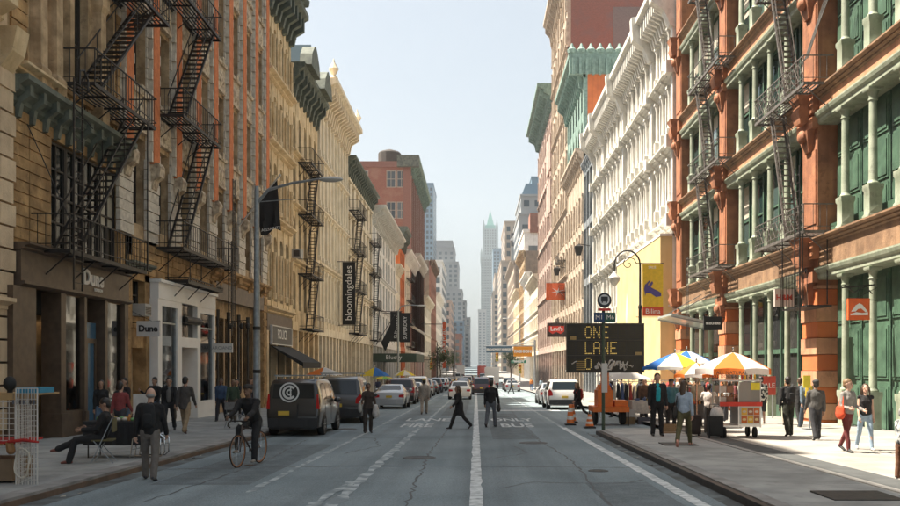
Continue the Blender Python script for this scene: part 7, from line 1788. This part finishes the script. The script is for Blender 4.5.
# food cart
ct = empty('food_cart', (CX, CY, zc), 'stainless steel food cart with glass display and pictures of food', 'food cart')
ST = plain('stainless_steel', (.55,.54,.52), .3, .8)
b = MB(); b.box(CX-.55,CX+.62,CY-.35,CY+.45,zc+.32,zc+.36); b.box(CX-.55,CX+.62,CY-.35,CY+.45,zc+.90,zc+.95); b.box(CX-.02,CX+.6,CY-.33,CY+.43,zc+.36,zc+.9); b.build('body', ST, ct)
b = MB()
for a in (-.55,-.02,.6):
    for c in (-.33,.43): b.bar((CX+a,CY+c,zc+.3),(CX+a,CY+c,zc+1.62),.018)
b.box(CX-.57,CX+.64,CY-.37,CY+.47,zc+1.6,zc+1.64); b.build('frame', ST, ct)
b = MB(); b.box(CX-.0,CX+.58,CY-.345,CY-.335,zc+.97,zc+1.58); b.build('display_glass', plain('display_glass', (.25,.24,.22), .05), ct)
b = MB(); b.box(CX+.05,CX+.52,CY-.30,CY+.3,zc+.97,zc+1.12); b.build('food_tray', flat('traybrown', (.35,.14,.05)), ct)
for k in range(7):
    b = MB(); b.tube([(CX-.5+.07*k+.02*math.cos(a*1.2), CY-.38, zc+1.2+.035*math.sin(a*1.2)) for a in range(6)], .012, 5); b.build('pretzel', flat('pretzel', (.30,.13,.04)), ct, True)
for k in range(5):
    b = MB(); b.lathe([(.028,zc+1.64),(.03,zc+1.76),(.012,zc+1.8),(.012,zc+1.84)],(CX+.1+.09*k,CY-.25,0),8); b.build('sauce_bottle', flat(('saucered','sauceyellow','saucewhite')[k%3], ((.6,.04,.02),(.75,.5,.03),(.6,.58,.5))[k%3]), ct, True)
b = MB(); b.box(CX-.56,CX+.63,CY-.40,CY-.385,zc+.9,zc+1.02); b.build('lettered_strip', flat('cartred', (.6,.05,.03)), ct)
b = MB(); b.box(CX+.32,CX+.58,CY-.355,CY-.345,zc+1.36,zc+1.56); b.build('price_card', flat('cardyellow', (.75,.65,.05)), ct)
b = MB(); b.box(CX+.02,CX+.58,CY-.36,CY-.34,zc+.40,zc+.88); b.build('picture_panel', flat('panelwhite', (.6,.58,.52)), ct)
rr_ = random.Random(3)
for i in range(3):
    for j in range(2):
        b = MB(); x0 = CX+.05+i*.175; z0 = zc+.43+j*.22; b.box(x0,x0+.16,CY-.366,CY-.36,z0,z0+.2); b.build('food_picture', flat('pic%d' % ((i+j) % 3), ((.6,.14,.03),(.7,.4,.05),(.35,.12,.05))[(i+j) % 3]), ct)
        b = MB(); b.ell((x0+.08,CY-.368,z0+.1),(.055,.004,.035)); b.build('picture_shape', flat('pics%d' % ((i*2+j) % 2), ((.75,.6,.3),(.6,.5,.4))[(i*2+j) % 2]), ct)
for i, (a, c_) in enumerate(((-.45,(.55,.5,.45)),(-.25,(.3,.16,.1)))):
    for z_ in (zc+.96, zc+1.28): b = MB(); b.box(CX+a-.08,CX+a+.1,CY-.28,CY+.3,z_,z_+.2); b.build('goods_box', flat('goods%d'%i, c_), ct)
tm, rmx = wheel_mesh(.16)
for a in (-.42, .45):
    for c in (-.28, .36): w_ = empty('wheel', (CX+a, CY+c, zc+.16)); w_.parent = ct; w_.location = (a, c, .16); w_.rotation_euler = (0,R(90),0); w_.scale = (1,1,.35); sub(tm,'tyre',w_); sub(rmx,'rim',w_)
def rounded(name, label, cat, x, y, z, sx, sy, sz, m, wr=.0, parts=None):
    o = empty(name, (x,y,z), label, cat); b = MB(); b.ell((x,y,z+sz*.5),(sx,sy,sz*.55),12,8)
    b.v = [(v[0]+.12*sx*noise.noise(Vector((v[0]*6,v[1]*6,v[2]*6))), v[1], max(z, v[2]+.1*sz*noise.noise(Vector((v[2]*7,v[0]*5,v[1]*6))))) for v in b.v]
    b.build('sack', m, o, True); b = MB(); b.lathe([(.05,z+sz*.98),(.03,z+sz*1.05),(.07,z+sz*1.15)],(x,y,0),8); b.build('knot', m, o, True); return o
rounded('plastic_bag', 'white plastic bag hanging at the left end of the food cart', 'bag', CX-.62, CY-.3, zc+.45, .2, .15, .42, cloth((.6,.58,.56)))
def trolley(label, x, y, m):
    o = empty('trolley_suitcase', (x,y,g(y)+.13), label, 'suitcase'); z = g(y)+.13
    b = MB(); b.box(x-.2,x+.2,y-.13,y+.13,z+.07,z+.62); b.build('case', m, o)
    b = MB(); b.box(x-.17,x+.17,y-.16,y-.131,z+.12,z+.5); b.build('pocket', m, o)
    b = MB(); b.tube([(x-.12,y+.1,z+.6),(x-.12,y+.1,z+.95),(x+.12,y+.1,z+.95),(x+.12,y+.1,z+.6)],.011); b.build('handle', M['iron'], o)
    for s_ in (-.16,.16): q = MB(); q.xf = Matrix.Translation((x+s_,y,z+.04)) @ Matrix.Rotation(R(90),4,'Y'); q.lathe([(.04,-.015),(.04,.015)], n=10); q.build('wheel', M['tyre'], o)
trolley('black wheeled bag standing just left of the food cart', 6.72, 24.6, M['blackcanvas']); trolley('dark wheeled bag beside the seated customer area left of the food cart', 6.3, 25.4, cloth((.05,.035,.03)))
def table(label, x, y, w, d, h, m, goods, cloth_=None, legs=True, rot=0):
    z = g(y)+.13; o = empty('vendor_table', (x,y,z), label, 'table')
    b = MB(); b.box(x-w/2,x+w/2,y-d/2,y+d/2,z+h-.03,z+h); b.build('tabletop', m, o)
    if cloth_:
        b = MB(); n = 16; pts = [(x-w/2-.02,y-d/2-.02),(x+w/2+.02,y-d/2-.02),(x+w/2+.02,y+d/2+.02),(x-w/2-.02,y+d/2+.02)]; ring0 = []; ring1 = []; ring2=[]
        for k in range(4):
            a, c = Vector(pts[k]), Vector(pts[(k+1) % 4])
            for j in range(n):
                p = a.lerp(c, j/n); wv = .02*math.sin(j*2.1+k); nrm = (c-a).normalized(); out_ = Vector((nrm.y,-nrm.x))
                ring0.append((p.x,p.y,z+h+.004)); ring1.append((p.x+out_.x*.015,p.y+out_.y*.015,z+h-.02)); ring2.append((p.x+out_.x*(.02+wv),p.y+out_.y*(.02+wv),z+h-.5))
        b.rings([ring0, ring1, ring2], cap=False); b.add([ring0[0], ring0[n], ring0[2*n], ring0[3*n]], [(0,1,2,3)]); b.build('cloth', cloth_, o, recalc=False)
    for sx_ in (-1,1):
        for sy_ in (-1,1): b = MB(); b.bar((x+sx_*(w/2-.05),y+sy_*(d/2-.05),z),(x+sx_*(w/2-.05),y+sy_*(d/2-.05),z+h-.03),.015); b.build('leg', M['iron'], o)
    rg_ = random.Random(int(x*100+y*10)); cols = [(.6,.1,.04),(.65,.45,.06),(.5,.45,.4),(.1,.15,.3),(.08,.06,.05),(.6,.25,.08),(.15,.3,.12)]
    for k in range(goods):
        a, c = x+rg_.uniform(-w/2+.08,w/2-.08), y+rg_.uniform(-d/2+.06,d/2-.06); c_ = cols[rg_.randrange(7)]; m_ = flat('ware%d' % cols.index(c_), c_); q = MB()
        t_ = rg_.randrange(3); s_ = rg_.uniform(.04,.08)
        if t_ == 0: q.box(a-s_,a+s_,c-s_*.7,c+s_*.7,z+h+.005,z+h+s_*1.3)
        elif t_ == 1: q.ell((a,c,z+h+s_*.7),(s_,s_,s_*.7),8,6)
        else: q.lathe([(s_*.6,z+h),(s_*.6,z+h+s_*1.8),(s_*.25,z+h+s_*2.2),(s_*.25,z+h+s_*2.6)],(a,c,0),8)
        w_ = q.build(('small_box','bowl','bottle')[t_], m_, None, True)
        cn_ = ('red','yellow','cream','blue','black','orange','green')[cols.index(c_)]
        tag(w_, '%s %s for sale on the %s' % (cn_, ('box','trinket','bottle')[t_], label.split(' with ')[0]), ('box','trinket','bottle')[t_], 'small wares on the tables')
    return o
table('dark draped table of trinkets behind the seated vendor with bright goods', -7.62, 18.9, 1.35, .7, .78, M['darkwood'], 30, cloth((.02,.02,.022)))
table('long market table behind the message board with small goods', 7.0, 35.0, 1.6, .7, .78, M['darkwood'], 14, cloth((.55,.52,.48)))
table('market table under the blue and yellow umbrella with small goods', 7.6, 30.6, 1.8, .7, .78, M['darkwood'], 14, cloth((.08,.07,.07)))
# folding chair of the vendor, chair at the kerb
def fchair(label, x, y, rot, m):
    o = empty('folding_chair', (0,0,0), label, 'chair')
    b = MB(); b.box(-.2,.2,-.2,.2,.44,.47); b.build('seat', m, o)
    b = MB(); b.box(-.2,.2,.19,.215,.62,.88); b.build('backrest', m, o)
    for sx_ in (-1,1):
        b = MB(); b.bar((sx_*.21,-.2,0),(sx_*.21,.2,.9),.012); b.build('leg', M['pole'], o); b = MB(); b.bar((sx_*.21,.22,0),(sx_*.21,-.15,.45),.012); b.build('leg', M['pole'], o)
    o.location = (x,y,g(y)+.13); o.rotation_euler = (0,0,R(rot)); W[o.name] = Vector(o.location)
x_, y_ = at(95, 463); fchair('olive folding chair under the seated street vendor', x_+.12, y_+.12, -78, cloth((.14,.12,.05)))
x_, y_ = at(233, 428); fchair('grey empty chair at the kerb by the street lamp', x_, y_, 170, cloth((.25,.24,.23)))
# tubular steel cart beside the table
tc = empty('hand_cart', (-6.95, 18.6, g(18.6)+.13), 'tubular steel hand cart standing between the table and the bald man', 'hand cart'); z = g(18.6)+.13
for k, yy_ in enumerate((18.35, 18.6, 18.85)):
    b = MB(); b.tube([(-7.25,yy_,z+.04),(-7.2,yy_,z+.42),(-7.1,yy_,z+.5),(-6.72,yy_,z+.5),(-6.62,yy_,z+.42),(-6.62,yy_,z+.12),(-6.7,yy_,z+.04),(-7.25,yy_,z+.04)], .014); b.build('hoop', M['chrome'], tc, True)
b = MB(); [b.bar((-6.62-dx,18.35,z+zz),(-6.62-dx,18.85,z+zz),.011) for dx, zz in ((0,.3),(.08,.48),(.5,.5),(.58,.2))]; b.build('cross_bar', M['chrome'], tc)
# placard
pl_ = empty('placard', (-7.85, 21.3, g(21)+.13), 'tall white printed placard standing behind the goods table', 'placard'); z = g(21)+.13
b = MB(); b.box(-8.35,-7.98,21.3,21.33,z+.35,z+1.3); b.build('sheet', flat('sheet', (.55,.53,.5)), pl_); b = MB(); b.bar((-8.3,21.35,z),(-8.3,21.35,z+1.3),.015); b.bar((-8.02,21.35,z),(-8.02,21.35,z+1.3),.015); b.build('stand', M['iron'], pl_)
b = MB(); b.ell((-8.17,21.295,z+.95),(.1,.004,.12)); b.ell((-8.2,21.295,z+.6),(.12,.004,.1)); b.build('print', flat('pinkprint', (.45,.22,.2)), pl_)
# vendor stall at the left edge: grid panels, red cloth, blue topped box
sx, sy = at(40, 497); VX, VY = -7.55, 14.9; z = g(VY)+.13
st_ = empty('vendor_stall', (VX, VY, z), 'cluttered vendor stall with white wire grids and red cloth at the left photo edge', 'stall')
def wire(name, P0, ux, w, h, nx, nz, m, par):
    b = MB(); P0 = Vector(P0); ux = Vector(ux).normalized(); up = Vector((0,0,1))
    for i in range(nx+1): a = P0+ux*(w*i/nx); b.bar(a, a+up*h, .006 if 0 < i < nx else .011)
    for k in range(nz+1): a = P0+up*(h*k/nz); b.bar(a, a+ux*w, .006 if 0 < k < nz else .011)
    return b.build(name, m, par)
GRIDW = plain('white_wire', (.6,.57,.53), .4)
wire('wire_grid', (-7.36, 14.0, z), (1,0,0), .34, 1.55, 7, 18, GRIDW, st_)
wire('wire_grid', (-7.36, 14.02, z), (-.25,1,0), .9, 1.4, 9, 16, GRIDW, st_)
wire('wire_grid', (-8.4, 14.05, z+.62), (1,0,0), 1.0, .8, 10, 9, GRIDW, st_)
b = MB(); b.box(-8.8,-7.38,14.0,14.9,z+.66,z+.70); b.build('red_cloth', cloth((.45,.03,.025)), st_)
b = MB(); b.box(-8.8,-7.05,14.1,14.8,z+1.44,z+1.47); b.box(-8.8,-7.05,14.03,14.07,z+1.36,z+1.46); b.build('wooden_rail', flat('stallwood', (.42,.27,.12)), st_)
b = MB(); b.box(-8.75,-7.5,14.15,14.8,z+.05,z+.4); b.build('storage_box', flat('sbox', (.22,.15,.09)), st_)
b = MB(); b.tube([(-7.24+.12*math.cos(a*.35), 13.95+.03*math.sin(a), z+.36+.24*math.sin(a*.35)) for a in range(19)], .014); b.build('coiled_strap', plain('strap_pale', (.55,.5,.42)), st_, True)
b = MB(); chain(b, [(-7.45,13.97,z+.66),(-7.42,13.96,z+.56)], [.06,.07]); b.build('hanging_purse', flat('purse', (.28,.14,.05)), st_, True)
b = MB(); b.box(-7.42,-7.04,14.12,14.6,z+1.47,z+1.56); b.build('blue_lid', flat('lidblue', (.04,.25,.4)), st_)
for k in range(7):
    b = MB(); a = -7.4+.055*k; b.bar((a,13.99,z+1.47),(a,13.99,z+1.38),.004); b.ell((a,13.99,z+1.33),(.02,.015,.04),6,5); b.build('hanging_trinket', flat('trink%d'%(k%3), ((.1,.1,.12),(.4,.38,.35),(.05,.04,.04))[k%3]), st_)
b = MB(); b.ell((-7.62,14.3,z+1.62),(.1,.1,.12)); b.lathe([(.05,z+1.45),(.04,z+1.53)],(-7.62,14.3,0),8); b.build('display_head', M['blackcanvas'], st_, True)
b = MB(); chain(b, [(-7.45,13.93,z+.7),(-7.2,13.9,z+.73),(-6.95,13.88,z+.70)],[.025,.03,.018],6); b.build('red_scarf', cloth((.45,.03,.025)), st_, True)
# clothes racks and hanging garments in the market
def rack(label, x, y, w, h, cols, seed):
    z = g(y)+.1; o = empty('clothes_rack', (x,y,z), label, 'clothes rack'); b = MB()
    for s_ in (-w/2, w/2): b.bar((x+s_,y,z),(x+s_,y,z+h),.018); b.bar((x+s_,y-.25,z+.03),(x+s_,y+.25,z+.03),.018)
    b.bar((x-w/2,y,z+h),(x+w/2,y,z+h),.018); b.build('frame', M['chrome'], o)
    r = random.Random(seed); n = int(w/.17)
    for k in range(n):
        a = x-w/2+(k+.6)*w/n; ww = .07; L_ = r.uniform(.6,.95); c = cols[r.randrange(len(cols))]; q = MB()
        zt = z+h-.06; q.rings([[Vector((a+ax*wx, y+ay*dy, zz)) for ax, ay in ((-1,-1),(1,-1),(1,1),(-1,1))] for zz, wx, dy in ((zt,.015,.05),(zt-.09,ww*.6,.2),(zt-.3,ww*.7,.17),(zt-L_,ww,.22))])
        g_ = q.build('garment', cloth(c), None); tag(g_, '%s garment on a hanger of the %s' % ({0:'dark',1:'cream',2:'red',3:'blue',4:'brown'}[cols.index(c) % 5], label), 'garment', 'garments hanging on the racks')
CG = [(.03,.03,.035),(.55,.5,.42),(.4,.06,.05),(.08,.12,.25),(.2,.1,.05)]
rack('long clothes rack behind the message board', 6.5, 37.5, 2.4, 1.55, CG, 1); rack('clothes rack beside the white parasol', 8.6, 36, 2.0, 1.6, CG, 2); rack('clothes rack near the yellow wall', 9.2, 39.5, 2.2, 1.6, CG, 3); rack('short clothes rack behind the suited man', 7.3, 32.8, 1.5, 1.4, CG, 4)
# barriers
for k, (x_, y_, lb) in enumerate(((3.62, 33.6, 'orange and white traffic barrel barrier at the tip of the island'), (3.9, 35.4, 'second orange and white barrier beyond the tip of the island'), (4.1, 31.6, 'low orange and white barrier nearest the bus stop pole'))):
    z = g(y_); o = empty('traffic_barrier', (x_,y_,z), lb, 'barrier'); hh = (.8,.75,.5)[k]
    OW = [flat('barrierorange', (.8,.2,.04), .5), plain('barrier_white', (.7,.68,.64), .5)]
    b = MB(); b.box(x_-.2,x_+.2,y_-.2,y_+.2,z,z+.06); b.build('base', M['plastic'], o)
    for j in range(5):
        z0, z1 = z+.08+j*(hh-.08)/5, z+.08+(j+1)*(hh-.08)/5; r0, r1 = .15-.018*j, .15-.018*(j+1); q = MB(); q.lathe([(r0,z0),(r1+.004,z1)], (x_,y_,0), 12); q.build('band', OW[j % 2], o, True)
# stall crates behind
GC = 'crates stacked by the market stalls'
k = 0
for x_, y_, n_ in ((6.0,34.3,2),(6.55,34.2,1),(8.3,33.6,3),(9.4,35.4,2),(5.9,26.9,1)):
    for j in range(n_):
        z = g(y_)+(.13 if y_ < 28 or x_ > 6.6 else 0)+j*.3; c_ = ((.3,.2,.1),(.5,.48,.45),(.1,.1,.12),(.5,.12,.04))[k % 4]; o = empty('crate', (x_,y_,z), '%s crate %s of the pile %s' % (('wooden brown','pale plastic','black plastic','red plastic')[k % 4], ('at the bottom','in the middle','on top')[j if n_ > 1 else 0], ('behind the orange trailer','right of the orange trailer','under the parasol','near the yellow wall','by the wheeled bags')[((6.0,6.55,8.3,9.4,5.9).index(x_))]), 'crate', GC)
        b = MB(); b.box(x_-.22,x_+.22,y_-.16,y_+.16,z+.0,z+.03); b.build('bottom', flat('crate%d' % (k % 4), c_), o)
        for zz in (.05,.13,.21): b = MB(); b.box(x_-.22,x_+.22,y_-.17,y_-.16,z+zz,z+zz+.06); b.box(x_-.22,x_+.22,y_+.16,y_+.17,z+zz,z+zz+.06); b.box(x_-.23,x_-.22,y_-.16,y_+.16,z+zz,z+zz+.06); b.box(x_+.22,x_+.23,y_-.16,y_+.16,z+zz,z+zz+.06); b.build('slat', M['crate%d' % (k % 4)], o)
        k += 1
# poster panels near the right hand columns
o = empty('notice_board', (Rf.X(1.2), 36.5, g(36)), 'red and white notice board standing behind the food cart', 'notice board'); z = g(36.5)+.13
b = MB(); b.box(11.85,12.5,36.5,36.55,z+.97,z+1.75); b.build('panel', flat('noticered', (.55,.08,.05)), o); b = MB(); b.bar((11.95,36.58,z),(11.95,36.58,z+1.75),.03); b.bar((12.4,36.58,z),(12.4,36.58,z+1.75),.03); b.build('post', M['pole'], o)
text('SALE', .28, 'lettering', WT, (12.17, 36.48, z+1.36), (R(90),0,0), o)
sg_ = empty('notice_stand', (10.6, 27.5, g(27)+.13), 'slim stand with a yellow notice beside the banded pier', 'sign'); z = g(27)+.13
b = MB(); b.bar((10.9,28.6,z),(10.9,28.6,z+1.75),.03); b.box(10.7,11.1,28.4,28.8,z,z+.03); b.build('stand', M['pole'], sg_); b = MB(); b.box(10.68,10.92,28.55,28.58,z+1.35,z+1.75); b.build('notice', flat('noticeyellow', (.72,.6,.05)), sg_)
HAZE = 0.00018
# ================================================================ finish
dgx = bpy.context.evaluated_depsgraph_get()
for o in TEXTS:                                # lettering becomes plain mesh
    me = bpy.data.meshes.new_from_object(o.evaluated_get(dgx))
    n = bpy.data.objects.new('tmp', me); COL.objects.link(n)
    n.parent = o.parent; n.location = o.location; n.rotation_euler = o.rotation_euler; n.scale = o.scale
    for k in o.keys():
        if k in ('kind', 'label', 'category', 'group'): n[k] = o[k]
    nm = o.name.split('.')[0]
    bpy.data.objects.remove(o); n.name = nm
hz = MB(); hz.box(-420, 420, -62, 1600, -8, 300)
hm = bpy.data.materials.new('haze'); hm.use_nodes = True; t = hm.node_tree
t.nodes.remove(t.nodes['Principled BSDF'])
pv = t.nodes.new('ShaderNodeVolumePrincipled'); pv.inputs['Color'].default_value = (.85,.93,1,1); pv.inputs['Density'].default_value = HAZE; pv.inputs['Anisotropy'].default_value = .3
t.links.new(pv.outputs[0], t.nodes['Material Output'].inputs['Volume'])
h = hz.build('haze', hm, kind='stuff'); h['label'] = 'thin pale haze in the air along the whole street'
scene.cycles.volume_step_rate = 10
